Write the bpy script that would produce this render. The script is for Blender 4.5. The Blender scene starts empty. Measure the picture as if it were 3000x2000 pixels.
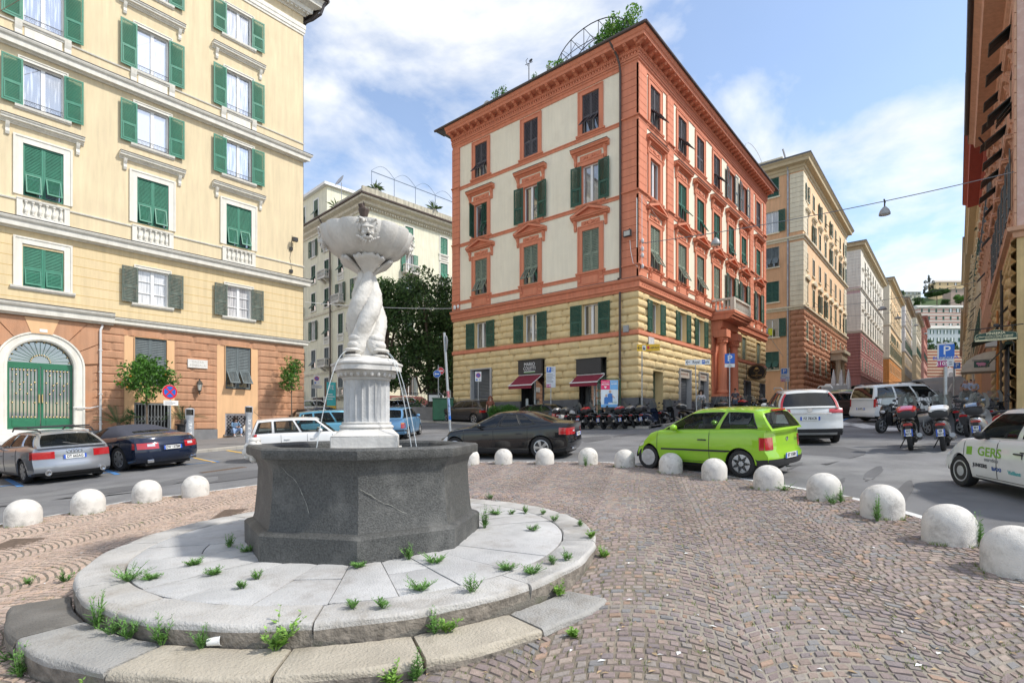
import bpy, bmesh, math, random
import numpy as np
from mathutils import Matrix, Vector
R_=math.radians; PI=math.pi
random.seed(7); RNG=np.random.default_rng(7)
SC=bpy.context.scene; COL=SC.collection
# ---------------------------------------------------------------- camera, sky, sun, exposure
# world axes: X runs up the street (parallel to the facades), Y across it, camera at the origin
F_=1550.; V0=1235.; cA,sA=.6441,.7650
cd=bpy.data.cameras.new('camera'); cam=bpy.data.objects.new('camera',cd); COL.objects.link(cam)
cam.rotation_euler=(PI/2,0,-math.atan2(sA,cA)); cd.sensor_width=36; cd.lens=F_/3000*36
cd.shift_y=(V0-1000)/3000; cd.clip_start=.1; cd.clip_end=4000; SC.camera=cam
SUN=Vector((.30,-.60,.74)).normalized()
sl=bpy.data.lights.new('sun','SUN'); sl.energy=2.4; sl.angle=R_(4); sl.color=(1,.955,.88)
so=bpy.data.objects.new('sun',sl); COL.objects.link(so); so.rotation_euler=SUN.to_track_quat('Z','Y').to_euler()
W=bpy.data.worlds.new("World"); SC.world=W; W.use_nodes=True
wn,wl=W.node_tree.nodes,W.node_tree.links; wn.clear()
def N(nt,t,**k):
 n=nt.nodes.new(t)
 for a,b in k.items():
  if a.startswith('i_'): n.inputs[int(a[2:])].default_value=b
  else: setattr(n,a,b)
 return n
nt=W.node_tree
sky=N(nt,'ShaderNodeTexSky',sky_type='NISHITA',sun_disc=False,sun_elevation=math.asin(SUN.z),sun_rotation=math.atan2(SUN.x,SUN.y),dust_density=.6,ozone_density=1.6)
tc=N(nt,'ShaderNodeTexCoord'); sp=N(nt,'ShaderNodeSeparateXYZ'); wl.new(tc.outputs['Generated'],sp.inputs[0])
zp=N(nt,'ShaderNodeMath',operation='MAXIMUM',i_1=.0); wl.new(sp.outputs[2],zp.inputs[0])
za=N(nt,'ShaderNodeMath',operation='ADD',i_1=.22); wl.new(zp.outputs[0],za.inputs[0])
dx=N(nt,'ShaderNodeMath',operation='DIVIDE'); wl.new(sp.outputs[0],dx.inputs[0]); wl.new(za.outputs[0],dx.inputs[1])
dy=N(nt,'ShaderNodeMath',operation='DIVIDE'); wl.new(sp.outputs[1],dy.inputs[0]); wl.new(za.outputs[0],dy.inputs[1])
cb=N(nt,'ShaderNodeCombineXYZ',i_2=15.9); wl.new(dx.outputs[0],cb.inputs[0]); wl.new(dy.outputs[0],cb.inputs[1])
n1=N(nt,'ShaderNodeTexNoise'); n1.inputs['Scale'].default_value=2.0; n1.inputs['Detail'].default_value=10; n1.inputs['Roughness'].default_value=.56; n1.inputs['Distortion'].default_value=.25
wl.new(cb.outputs[0],n1.inputs['Vector'])
cr=N(nt,'ShaderNodeValToRGB'); cr.color_ramp.elements[0].position=.44; cr.color_ramp.elements[0].color=(.10,.10,.10,1); cr.color_ramp.elements[1].position=.62; wl.new(n1.outputs['Fac'],cr.inputs[0])
n2=N(nt,'ShaderNodeTexNoise'); n2.inputs['Scale'].default_value=6; n2.inputs['Detail'].default_value=6; wl.new(cb.outputs[0],n2.inputs['Vector'])
mr=N(nt,'ShaderNodeMapRange'); mr.inputs['To Min'].default_value=.56; mr.inputs['To Max'].default_value=.76; wl.new(n2.outputs['Fac'],mr.inputs['Value'])
hz=N(nt,'ShaderNodeMapRange'); hz.inputs['From Min'].default_value=.0; hz.inputs['From Max'].default_value=.26; hz.inputs['To Min'].default_value=.30; hz.inputs['To Max'].default_value=0; wl.new(sp.outputs[2],hz.inputs['Value'])
mx=N(nt,'ShaderNodeMath',operation='MAXIMUM'); wl.new(cr.outputs[0],mx.inputs[0]); wl.new(hz.outputs[0],mx.inputs[1])
b1=N(nt,'ShaderNodeBackground'); b1.inputs['Strength'].default_value=.15; wl.new(sky.outputs[0],b1.inputs[0])
b2=N(nt,'ShaderNodeBackground'); b2.inputs[0].default_value=(.97,.985,1,1); wl.new(mr.outputs[0],b2.inputs['Strength'])
ms=N(nt,'ShaderNodeMixShader'); wl.new(mx.outputs[0],ms.inputs[0]); wl.new(b1.outputs[0],ms.inputs[1]); wl.new(b2.outputs[0],ms.inputs[2])
wo=N(nt,'ShaderNodeOutputWorld'); wl.new(ms.outputs[0],wo.inputs[0])
SC.view_settings.view_transform='Standard'; SC.view_settings.look='None'; SC.view_settings.gamma=1; SC.view_settings.exposure=.8
SC.render.resolution_x=1024; SC.render.resolution_y=682
try:
 SC.cycles.max_bounces=6; SC.cycles.diffuse_bounces=3; SC.cycles.glossy_bounces=3; SC.cycles.transparent_max_bounces=10; SC.cycles.use_denoising=True
except Exception: pass
# ---------------------------------------------------------------- materials
MATS={}
def mat(name,col,rough=.8,var=.08,scale=3.,bump=0.,bscale=40.,metal=0.,coat=0.,spec=.5,streak=0.,dirt=None,dirtamt=0.,dscale=1.2,trans=0.,attr=None):
 if name in MATS: return MATS[name]
 m=bpy.data.materials.new(name); m.use_nodes=True; nt=m.node_tree; l=nt.links
 p=nt.nodes['Principled BSDF']; p.inputs['Roughness'].default_value=rough; p.inputs['Metallic'].default_value=metal
 p.inputs['Specular IOR Level'].default_value=spec; p.inputs['Coat Weight'].default_value=coat; p.inputs['Coat Roughness'].default_value=.04
 tc=N(nt,'ShaderNodeTexCoord'); c=(*col[:3],1)
 out=None
 if attr:
  at=N(nt,'ShaderNodeAttribute',attribute_name=attr); out=at.outputs['Color']
 if var>0:
  no=N(nt,'ShaderNodeTexNoise'); no.inputs['Scale'].default_value=scale; no.inputs['Detail'].default_value=5; l.new(tc.outputs['Object'],no.inputs['Vector'])
  mr=N(nt,'ShaderNodeMapRange'); mr.inputs['From Min'].default_value=.3; mr.inputs['From Max'].default_value=.7; mr.inputs['To Min'].default_value=1-var; mr.inputs['To Max'].default_value=1+var; l.new(no.outputs['Fac'],mr.inputs['Value'])
  mm=N(nt,'ShaderNodeMix',data_type='RGBA',blend_type='MULTIPLY'); mm.inputs[0].default_value=1
  if out: l.new(out,mm.inputs[6])
  else: mm.inputs[6].default_value=c
  l.new(mr.outputs[0],mm.inputs[7]); out=mm.outputs[2]
 if streak>0:
  mp=N(nt,'ShaderNodeMapping'); mp.inputs['Scale'].default_value=(2.2,2.2,.18); l.new(tc.outputs['Object'],mp.inputs[0])
  no=N(nt,'ShaderNodeTexNoise'); no.inputs['Scale'].default_value=2.; no.inputs['Detail'].default_value=7; no.inputs['Roughness'].default_value=.65; l.new(mp.outputs[0],no.inputs['Vector'])
  mr=N(nt,'ShaderNodeMapRange'); mr.inputs['From Min'].default_value=.38; mr.inputs['From Max'].default_value=.62; mr.inputs['To Min'].default_value=1-streak; mr.inputs['To Max'].default_value=1+streak*.4; l.new(no.outputs['Fac'],mr.inputs['Value'])
  mm=N(nt,'ShaderNodeMix',data_type='RGBA',blend_type='MULTIPLY'); mm.inputs[0].default_value=1
  if out: l.new(out,mm.inputs[6])
  else: mm.inputs[6].default_value=c
  l.new(mr.outputs[0],mm.inputs[7]); out=mm.outputs[2]
 if dirt:
  no=N(nt,'ShaderNodeTexNoise'); no.inputs['Scale'].default_value=dscale; no.inputs['Detail'].default_value=8; no.inputs['Roughness'].default_value=.7; l.new(tc.outputs['Object'],no.inputs['Vector'])
  mr=N(nt,'ShaderNodeMapRange'); mr.inputs['From Min'].default_value=.5; mr.inputs['From Max'].default_value=.68; mr.inputs['To Min'].default_value=0; mr.inputs['To Max'].default_value=dirtamt; l.new(no.outputs['Fac'],mr.inputs['Value'])
  mm=N(nt,'ShaderNodeMix',data_type='RGBA'); l.new(mr.outputs[0],mm.inputs[0])
  if out: l.new(out,mm.inputs[6])
  else: mm.inputs[6].default_value=c
  mm.inputs[7].default_value=(*dirt,1); out=mm.outputs[2]
 if out: l.new(out,p.inputs['Base Color'])
 else: p.inputs['Base Color'].default_value=c
 if bump>0:
  no=N(nt,'ShaderNodeTexNoise'); no.inputs['Scale'].default_value=bscale; no.inputs['Detail'].default_value=4; l.new(tc.outputs['Object'],no.inputs['Vector'])
  bp=N(nt,'ShaderNodeBump'); bp.inputs['Strength'].default_value=min(1,bump); bp.inputs['Distance'].default_value=.02; l.new(no.outputs['Fac'],bp.inputs['Height']); l.new(bp.outputs[0],p.inputs['Normal'])
 if trans>0:
  o=nt.nodes['Material Output']; t=N(nt,'ShaderNodeBsdfTransparent'); t.inputs[0].default_value=(.82,.88,.86,1)
  x=N(nt,'ShaderNodeMixShader'); fr=N(nt,'ShaderNodeFresnel'); fr.inputs[0].default_value=1.5
  mth=N(nt,'ShaderNodeMath',operation='ADD',i_1=1-trans); l.new(fr.outputs[0],mth.inputs[0]); mth.use_clamp=True
  l.new(mth.outputs[0],x.inputs[0]); l.new(t.outputs[0],x.inputs[1]); l.new(p.outputs[0],x.inputs[2]); l.new(x.outputs[0],o.inputs[0])
 MATS[name]=m; return m
def window_glass(name,dark,light,mixr=.32,sc=7.,curtain=.5):
 if name in MATS: return MATS[name]
 m=bpy.data.materials.new(name); m.use_nodes=True; nt=m.node_tree; l=nt.links; p=nt.nodes['Principled BSDF']; o=nt.nodes['Material Output']
 tc=N(nt,'ShaderNodeTexCoord'); mp=N(nt,'ShaderNodeMapping'); mp.inputs['Scale'].default_value=(sc,sc,.5); l.new(tc.outputs['Object'],mp.inputs[0])
 no=N(nt,'ShaderNodeTexNoise'); no.inputs['Scale'].default_value=2; no.inputs['Detail'].default_value=3; l.new(mp.outputs[0],no.inputs['Vector'])
 oi=N(nt,'ShaderNodeObjectInfo'); ad=N(nt,'ShaderNodeMath',operation='MULTIPLY_ADD',i_1=.55,i_2=-.27+ (curtain-.5)); l.new(oi.outputs['Random'],ad.inputs[0])
 a2=N(nt,'ShaderNodeMath',operation='ADD'); l.new(no.outputs['Fac'],a2.inputs[0]); l.new(ad.outputs[0],a2.inputs[1])
 cr=N(nt,'ShaderNodeValToRGB'); cr.color_ramp.elements[0].position=.4; cr.color_ramp.elements[0].color=(*dark,1); cr.color_ramp.elements[1].position=.62; cr.color_ramp.elements[1].color=(*light,1); l.new(a2.outputs[0],cr.inputs[0])
 l.new(cr.outputs[0],p.inputs['Base Color']); p.inputs['Roughness'].default_value=.6
 g=N(nt,'ShaderNodeBsdfGlossy'); g.inputs['Roughness'].default_value=.015; g.inputs[0].default_value=(1,1,1,1)
 lw=N(nt,'ShaderNodeLayerWeight'); lw.inputs[0].default_value=.35; mr=N(nt,'ShaderNodeMapRange'); mr.inputs['To Min'].default_value=mixr; mr.inputs['To Max'].default_value=.9; l.new(lw.outputs['Fresnel'],mr.inputs['Value'])
 x=N(nt,'ShaderNodeMixShader'); l.new(mr.outputs[0],x.inputs[0]); l.new(p.outputs[0],x.inputs[1]); l.new(g.outputs[0],x.inputs[2]); l.new(x.outputs[0],o.inputs[0])
 MATS[name]=m; return m
# ---------------------------------------------------------------- mesh builder
class MB:
 def __init__(s): s.v=[]; s.f=[]; s.m=[]; s.M=None; s.cols=None
 def p(s,q):
  if s.M is not None: q=s.M@Vector(q)
  s.v.append((q[0],q[1],q[2])); return len(s.v)-1
 def face(s,pts,m=0): s.f.append([s.p(q) for q in pts]); s.m.append(m)
 def box(s,x0,x1,y0,y1,z0,z1,m=0):
  i=[s.p(q) for q in ((x0,y0,z0),(x1,y0,z0),(x1,y1,z0),(x0,y1,z0),(x0,y0,z1),(x1,y0,z1),(x1,y1,z1),(x0,y1,z1))]
  for q in ((0,3,2,1),(4,5,6,7),(0,1,5,4),(1,2,6,5),(2,3,7,6),(3,0,4,7)): s.f.append([i[k] for k in q]); s.m.append(m)
 def bbox(s,x0,x1,y0,y1,z0,z1,b=.02,m=0):
  # box with chamfered edges
  X,Y,Z=(x0,x1),(y0,y1),(z0,z1); idx={}
  for i in (0,1):
   for j in (0,1):
    for k in (0,1):
     sx,sy,sz=1-2*i,1-2*j,1-2*k
     idx[i,j,k,0]=s.p((X[i],Y[j]+sy*b,Z[k]+sz*b)); idx[i,j,k,1]=s.p((X[i]+sx*b,Y[j],Z[k]+sz*b)); idx[i,j,k,2]=s.p((X[i]+sx*b,Y[j]+sy*b,Z[k]))
  def q(l,flip):
   s.f.append(l[::-1] if flip else l); s.m.append(m)
  for i in (0,1): q([idx[i,0,0,0],idx[i,1,0,0],idx[i,1,1,0],idx[i,0,1,0]],i==0)
  for j in (0,1): q([idx[0,j,0,1],idx[1,j,0,1],idx[1,j,1,1],idx[0,j,1,1]],j==1)
  for k in (0,1): q([idx[0,0,k,2],idx[1,0,k,2],idx[1,1,k,2],idx[0,1,k,2]],k==0)
  for i in (0,1):
   for j in (0,1): q([idx[i,j,0,0],idx[i,j,1,0],idx[i,j,1,1],idx[i,j,0,1]],False)
  for i in (0,1):
   for k in (0,1): q([idx[i,0,k,0],idx[i,1,k,0],idx[i,1,k,2],idx[i,0,k,2]],False)
  for j in (0,1):
   for k in (0,1): q([idx[0,j,k,1],idx[1,j,k,1],idx[1,j,k,2],idx[0,j,k,2]],False)
  for i in (0,1):
   for j in (0,1):
    for k in (0,1): q([idx[i,j,k,0],idx[i,j,k,1],idx[i,j,k,2]],False)
 def grid(s,rows,m=0,cu=False,cv=False):
  I=[[s.p(q) for q in r] for r in rows]; nr=len(I); nc=len(I[0])
  for i in range(nr if cu else nr-1):
   for j in range(nc if cv else nc-1):
    s.f.append([I[i][j],I[i][(j+1)%nc],I[(i+1)%nr][(j+1)%nc],I[(i+1)%nr][j]]); s.m.append(m)
  return I
 def lathe(s,prof,n=24,m=0,c=(0,0),fr=None,cap=True):
  rows=[]
  for r,z in prof:
   row=[]
   for k in range(n):
    a=2*PI*k/n; rr=r*(fr(a,z) if fr else 1); row.append((c[0]+rr*math.cos(a),c[1]+rr*math.sin(a),z))
   rows.append(row)
  I=s.grid(rows,m,cv=True)
  if cap:
   if prof[0][0]>1e-4: s.f.append(I[0][::-1]); s.m.append(m)
   if prof[-1][0]>1e-4: s.f.append(I[-1]); s.m.append(m)
 def tube(s,pts,r,n=8,m=0,cap=True):
  pts=[Vector(p) for p in pts]; rs=r if isinstance(r,(list,tuple)) else [r]*len(pts); rows=[]; u=None
  for i,p in enumerate(pts):
   t=(pts[min(i+1,len(pts)-1)]-pts[max(i-1,0)])
   if t.length<1e-9: t=Vector((0,0,1))
   t.normalize()
   if u is None: u=t.orthogonal().normalized()
   else:
    u=u-t*u.dot(t)
    u=u.normalized() if u.length>1e-6 else t.orthogonal().normalized()
   w=t.cross(u); rows.append([p+(u*math.cos(2*PI*k/n)+w*math.sin(2*PI*k/n))*rs[i] for k in range(n)])
  I=s.grid(rows,m,cv=True)
  if cap: s.f.append(I[0][::-1]); s.m.append(m); s.f.append(I[-1]); s.m.append(m)
 def prism(s,poly,z0,z1,m=0,axis='z'):
  # polygon (ccw) extruded; axis y: poly in (x,z) extruded along y
  mk=(lambda a,b,t:(a,b,t)) if axis=='z' else ((lambda a,b,t:(a,t,b)) if axis=='y' else (lambda a,b,t:(t,a,b)))
  A=[s.p(mk(a,b,z0)) for a,b in poly]; B=[s.p(mk(a,b,z1)) for a,b in poly]; n=len(poly)
  s.f.append(A[::-1]); s.m.append(m); s.f.append(B); s.m.append(m)
  for i in range(n): s.f.append([A[i],A[(i+1)%n],B[(i+1)%n],B[i]]); s.m.append(m)
 def ell(s,c,r,nu=10,nv=14,m=0):
  rows=[]
  for i in range(nu+1):
   t=PI*i/nu-PI/2; rows.append([(c[0]+r[0]*math.cos(t)*math.cos(2*PI*k/nv),c[1]+r[1]*math.cos(t)*math.sin(2*PI*k/nv),c[2]+r[2]*math.sin(t)) for k in range(nv)])
  s.grid(rows,m,cv=True)
 def sheet(s,pts,m=0): s.face(pts,m)
 def mesh(s,name,mats,smooth=None,fix=True):
  me=bpy.data.meshes.new(name); me.from_pydata(s.v,[],s.f)
  for x in (mats if isinstance(mats,(list,tuple)) else [mats]): me.materials.append(x)
  if max(s.m,default=0)>0: me.polygons.foreach_set('material_index',s.m)
  if fix:
   b=bmesh.new(); b.from_mesh(me); bmesh.ops.remove_doubles(b,verts=b.verts,dist=1e-5); bmesh.ops.recalc_face_normals(b,faces=b.faces); b.to_mesh(me); b.free()
  if smooth is not None:
   me.polygons.foreach_set('use_smooth',[True]*len(me.polygons))
   try: me.set_sharp_from_angle(angle=R_(smooth))
   except Exception: pass
  me.update(); return me
 def build(s,name,mats,parent=None,loc=(0,0,0),rz=0,smooth=None,fix=True):
  return place(name,s.mesh(name,mats,smooth,fix),parent,loc,rz)
def place(name,me,parent=None,loc=(0,0,0),rz=0):
 o=bpy.data.objects.new(name,me); COL.objects.link(o); o.location=loc
 if isinstance(rz,(tuple,list)): o.rotation_euler=rz
 else: o.rotation_euler=(0,0,rz)
 if parent: o.parent=parent
 return o
def tag(o,label,cat,group=None,kind=None):
 if label: o['label']=label
 if cat: o['category']=cat
 if group: o['group']=group
 if kind: o['kind']=kind
 return o
def thing(name,label,cat,loc=(0,0,0),rz=0,group=None):
 return tag(place(name,None,None,loc,rz),label,cat,group)
def struct(o): o['kind']='structure'; return o
def clone(o,parent=None):
 c=o.copy(); COL.objects.link(c); c.parent=parent
 for ch in o.children: clone(ch,c)
 return c
_tx={}
def text_geo(s,size=1.,extr=0.,bold=0.):
 k=(s,size,bold)
 if k in _tx: return _tx[k]
 cu=bpy.data.curves.new('t','FONT'); cu.body=s; cu.size=size; cu.align_x='CENTER'; cu.align_y='CENTER'; cu.resolution_u=3; cu.offset=bold
 o=bpy.data.objects.new('t',cu); COL.objects.link(o); bpy.context.view_layer.update()
 me=bpy.data.meshes.new_from_object(o.evaluated_get(bpy.context.evaluated_depsgraph_get()))
 r=([tuple(v.co) for v in me.vertices],[list(p.vertices) for p in me.polygons])
 bpy.data.objects.remove(o); bpy.data.curves.remove(cu); bpy.data.meshes.remove(me); _tx[k]=r; return r
def add_text(mb,s,size,x,y,z,m=0,sx=1.,bold=0.,plane='xz'):
 # upright text in the local x-z plane facing -y (plane xz), centre at x,z
 v,f=text_geo(s,size,0,bold); b=len(mb.v)
 for q in v:
  mb.p((x+q[0]*sx,y,z+q[1]) if plane=='xz' else (x+q[0]*sx,y+q[1],z))
 for q in f: mb.f.append([b+k for k in q]); mb.m.append(m)
# ---------------------------------------------------------------- ground
def sst(a,b,x):
 t=min(1,max(0,(x-a)/(b-a))); return t*t*(3-2*t)
PC=(3.83,5.56)       # centre of the stone platform
def H(S,T):
 z=-1.85+.06*S if S<60 else 1.75+.06*(S-60)+.0122*max(0,S-60)
 z+=.035*min(40,max(0,T-20))*sst(12,24,S)
 r=math.hypot(S-PC[0],T-PC[1])
 z+=.11*(1-sst(2.9,4.4,r))*sst(0,2.4,S-PC[0])
 return z
def proj_dir(u,v):
 a=(u-1500)/F_; return cA*a+sA, cA-sA*a, (V0-v)/F_
def at(u,v,dz=0):
 ex,ey,ez=proj_dir(u,v); d=1.; st=.25
 while d<420:
  if ez*d<=H(ex*d,ey*d)+dz:
   lo,hi=d-st,d
   for _ in range(24):
    mid=(lo+hi)/2
    if ez*mid<=H(ex*mid,ey*mid)+dz: hi=mid
    else: lo=mid
   d=hi; break
  d+=st
 return ex*d,ey*d,ez*d
def atd(u,v,d):
 ex,ey,ez=proj_dir(u,v); return ex*d,ey*d,ez*d
# ---------------------------------------------------------------- materials used in many places
asph=mat('asphalt',(.165,.165,.168),.9,.22,.9,.5,160,dirt=(.26,.26,.255),dirtamt=.8,dscale=.4)
pavm=mat('pavement_asphalt',(.20,.19,.185),.9,.1,1.,.4,120,dirt=(.12,.115,.11),dirtamt=.5,dscale=.6)
granite=mat('kerb_granite',(.42,.39,.34),.8,.15,6,.5,60,dirt=(.2,.18,.15),dirtamt=.6,dscale=3)
white_line=mat('road_paint_white',(.62,.62,.60),.8,.12,8,.2,90,dirt=(.25,.25,.25),dirtamt=.8,dscale=2.5)
blue_line=mat('road_paint_blue',(.06,.22,.52),.8,.15,8,.2,90,dirt=(.2,.22,.25),dirtamt=.7,dscale=2)
yellow_line=mat('road_paint_yellow',(.70,.42,.05),.8,.15,8,.2,90,dirt=(.25,.22,.15),dirtamt=.6,dscale=2)
concrete=mat('bollard_concrete',(.67,.64,.59),.88,.10,7,.6,90,dirt=(.30,.28,.25),dirtamt=.7,dscale=5)
metal=mat('galvanised_steel',(.42,.44,.45),.45,.1,8,metal=.6)
black=mat('black_rubber',(.018,.018,.019),.7,.1,20)
dark=mat('black_metal',(.025,.026,.028),.45,.1,10)
whitep=mat('white_paint',(.78,.78,.76),.5,.03,5)
# ---------------------------------------------------------------- the road: one sheet to the horizon
def road():
 xs=sorted(set([-60,-45,-30,-20,-12]+[x*1. for x in range(-8,64)]+list(range(64,420,6))+[450,520]))
 ys=sorted(set([-90,-60,-40,-25,-15]+[y*1. for y in range(-10,42)]+[45,50,58,70,90,120]))
 m=MB(); m.grid([[(x,y,H(x,y)) for y in ys] for x in xs])
 struct(m.build('road',asph,smooth=60))
road()
def strip(pts,w,dz=.006,mtl=white_line,name='road_marking',jag=0.):
 # painted line along ground points (S,T)
 m=MB(); rows=[]
 P=[]
 for (a,b) in zip(pts[:-1],pts[1:]):
  n=max(1,int(math.hypot(b[0]-a[0],b[1]-a[1])/.5))
  for k in range(n): P.append((a[0]+(b[0]-a[0])*k/n,a[1]+(b[1]-a[1])*k/n))
 P.append(pts[-1])
 for i,p in enumerate(P):
  q0,q1=P[max(0,i-1)],P[min(len(P)-1,i+1)]; dx_,dy_=q1[0]-q0[0],q1[1]-q0[1]; L=math.hypot(dx_,dy_); nx,ny=-dy_/L*w/2,dx_/L*w/2
  j=1+random.uniform(-jag,jag)
  rows.append([(p[0]+nx*j,p[1]+ny*j,H(p[0]+nx,p[1]+ny)+dz),(p[0]-nx*j,p[1]-ny*j,H(p[0]-nx,p[1]-ny)+dz)])
 m.grid(rows); return struct(m.build(name,mtl))
# ---------------------------------------------------------------- plaza island
BOL=[(68.7,1544.6),(259,1509.8),(431,1475),(573,1459),(1378,1364),(1475,1363),(1596,1363.4),(1723,1364),(1830,1372),(1965,1390),(2092.6,1410.7),(2251,1440),(2414,1473),(2584,1527),(2780,1607),(2975,1702)]
BP=[]
for u,v in BOL:
 S,T,_=at(u,v); L=math.hypot(S,T); k=1+.255/L; BP.append((S*k,T*k))
def catmull(P,n=8):
 Q=[]
 for i in range(len(P)-1):
  p0,p1,p2,p3=P[max(0,i-1)],P[i],P[i+1],P[min(len(P)-1,i+2)]
  for k in range(n):
   t=k/n; Q.append(tuple(.5*((2*p1[j])+(-p0[j]+p2[j])*t+(2*p0[j]-5*p1[j]+4*p2[j]-p3[j])*t*t+(-p0[j]+3*p1[j]-3*p2[j]+p3[j])*t**3) for j in (0,1)))
 Q.append(P[-1]); return Q
edge0=[(BP[0][0]-6.2,BP[0][1]-.2),(BP[0][0]-2.5,BP[0][1]-.1)]+BP[:4]+[(7.6,12.0),(9.6,11.5)]+BP[4:]+[(BP[-1][0]-1.6,BP[-1][1]-1.9),(BP[-1][0]-3.6,BP[-1][1]-3.6)]
cen=(3.8,5.)
def offset(P,d):
 O=[]
 for i,p in enumerate(P):
  a,b=P[max(0,i-1)],P[min(len(P)-1,i+1)]; tx,ty=b[0]-a[0],b[1]-a[1]; L=math.hypot(tx,ty) or 1; nx,ny=-ty/L,tx/L
  if (p[0]-cen[0])*nx+(p[1]-cen[1])*ny<0: nx,ny=-nx,-ny
  O.append((p[0]+nx*d,p[1]+ny*d))
 return O
EDGE=offset(catmull(edge0),.36)
PLAZA=EDGE+[(-4.2,-4.),(-8,-1)]
strip(offset(catmull(edge0),.47),.13,.012,white_line,'road_marking',.12)
def inpoly(P,x,y):
 c=np.zeros(np.shape(x),bool); n=len(P)
 for i in range(n):
  x0,y0=P[i]; x1,y1=P[i-1]
  if y0==y1: continue
  c^=((y0>y)!=(y1>y))&(x<(x1-x0)*(y-y0)/(y1-y0)+x0)
 return c
Hv=np.vectorize(H)
def cobbles():
 # fans of small porphyry setts: arched rows in parallel strips
 fw=np.array((sA,cA)); rt=np.array((cA,-sA)); w=1.42; R=1.02; rh=.087; lo=math.asin(w/2/R)
 ang=R_(14); f=fw*math.cos(ang)+rt*math.sin(ang); r=np.array((f[1],-f[0]))
 Q=[];C=[]
 base=np.array([(.345,.265,.225),(.30,.235,.215),(.265,.22,.215),(.31,.27,.24),(.38,.26,.19),(.25,.24,.235),(.37,.30,.25),(.28,.22,.205)])
 for k in range(-9,12):
  for j in range(-75,210):
   y0=j*rh; sg=.052 if (j+k)%2 else -.052; nst=int(2*lo*R/.098); cuts=np.linspace(-lo-sg,lo+sg,nst+1)
   cuts[1:-1]+=(RNG.random(nst-1)-.5)*.045; off=(RNG.random()-.5)*.05
   if j%2: cuts[1:-1]+=.02
   for a0,a1 in zip(cuts[:-1],cuts[1:]):
    if a1-a0<.03: continue
    xc=k*w+R*math.sin((a0+a1)/2); yc=y0+R*math.cos((a0+a1)/2)-R
    c=r*xc+f*yc
    Q.append((k*w,y0,a0,a1,c[0],c[1]))
 Q=np.array(Q); keep=inpoly(PLAZA,Q[:,4],Q[:,5])&(np.hypot(Q[:,4]-PC[0],Q[:,5]-PC[1])>2.72)
 dd=Q[:,4]*sA+Q[:,5]*cA; keep&=(dd>2.0)|(np.abs(Q[:,4]*cA-Q[:,5]*sA)<0)
 Q=Q[keep]; n=len(Q); g=.0045
 gx=np.clip(g+RNG.random(n)*.005,0,.02)
 V=np.zeros((n,8,3)); ht=RNG.random(n)*.007
 for ring,(ins,dz) in enumerate(((0,-.018),(.008,.006))):
  for ci,(sa,sy) in enumerate(((0,0),(1,0),(1,1),(0,1))):
   a=np.where(sa,Q[:,3],Q[:,2])+(-1 if sa else 1)*((gx+ins)/R)
   y=Q[:,1]+(rh-gx-ins if sy else gx+ins)
   X=Q[:,0]+R*np.sin(a)+ (RNG.random(n)-.5)*.007; Y=y+R*np.cos(a)-R+(RNG.random(n)-.5)*.008
   V[:,ring*4+ci,0]=r[0]*X+f[0]*Y; V[:,ring*4+ci,1]=r[1]*X+f[1]*Y; V[:,ring*4+ci,2]=dz+(ht+(RNG.random(n)-.5)*.004 if ring else 0)
 hc=Hv(Q[:,4],Q[:,5]); V[:,:,2]+=hc[:,None]+.012+(V[:,:,0]-Q[:,4,None])*.06
 Fq=np.array([(4,5,6,7),(0,1,5,4),(1,2,6,5),(2,3,7,6),(3,0,4,7)])
 F=(np.arange(n)[:,None,None]*8+Fq[None])[:,:,::-1].reshape(-1,4)
 me=bpy.data.meshes.new('cobbles'); me.from_pydata(V.reshape(-1,3).tolist(),[],F.tolist())
 pat=.5+.5*np.sin(Q[:,4]*1.3+1.7*np.sin(Q[:,5]*.8))
 ix=RNG.choice(8,n,p=[.24,.22,.16,.12,.05,.07,.08,.06]); col=base[ix]*.84*(.86+.28*RNG.random(n))[:,None]*(1.02+.12*pat)[:,None]
 # the setts by the left kerb are a paler, pinker batch
 lf=np.clip((-(Q[:,4]*cA-Q[:,5]*sA)-1.5)/3,0,1)[:,None]; col=col*(1-.55*lf)+np.array((.46,.34,.26))*(.8+.4*RNG.random(n))[:,None]*.55*lf*1.3
 at_=me.color_attributes.new('Col','FLOAT_COLOR','POINT'); cc=np.ones((n,8,4)); cc[:,:,:3]=col[:,None,:]; at_.data.foreach_set('color',cc.reshape(-1))
 me.materials.append(mat('porphyry_setts',(.3,.2,.17),.72,.16,45,.5,140,attr='Col'))
 struct(place('plaza_cobbles',me))
 # sandy bed between the stones
 m=MB(); gx_=np.arange(-9,14.6,.3); gy_=np.arange(-5,15.5,.3)
 for x in gx_:
  for y in gy_:
   if inpoly(PLAZA,np.array([x+.15]),np.array([y+.15]))[0]:
    m.face([(a,b,H(a,b)+.0135) for a,b in ((x,y),(x+.3,y),(x+.3,y+.3),(x,y+.3))])
 struct(m.build('plaza_bed',mat('joint_sand',(.20,.17,.13),.95,.25,12,.6,80,dirt=(.44,.40,.34),dirtamt=.8,dscale=.45)))
cobbles()
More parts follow.
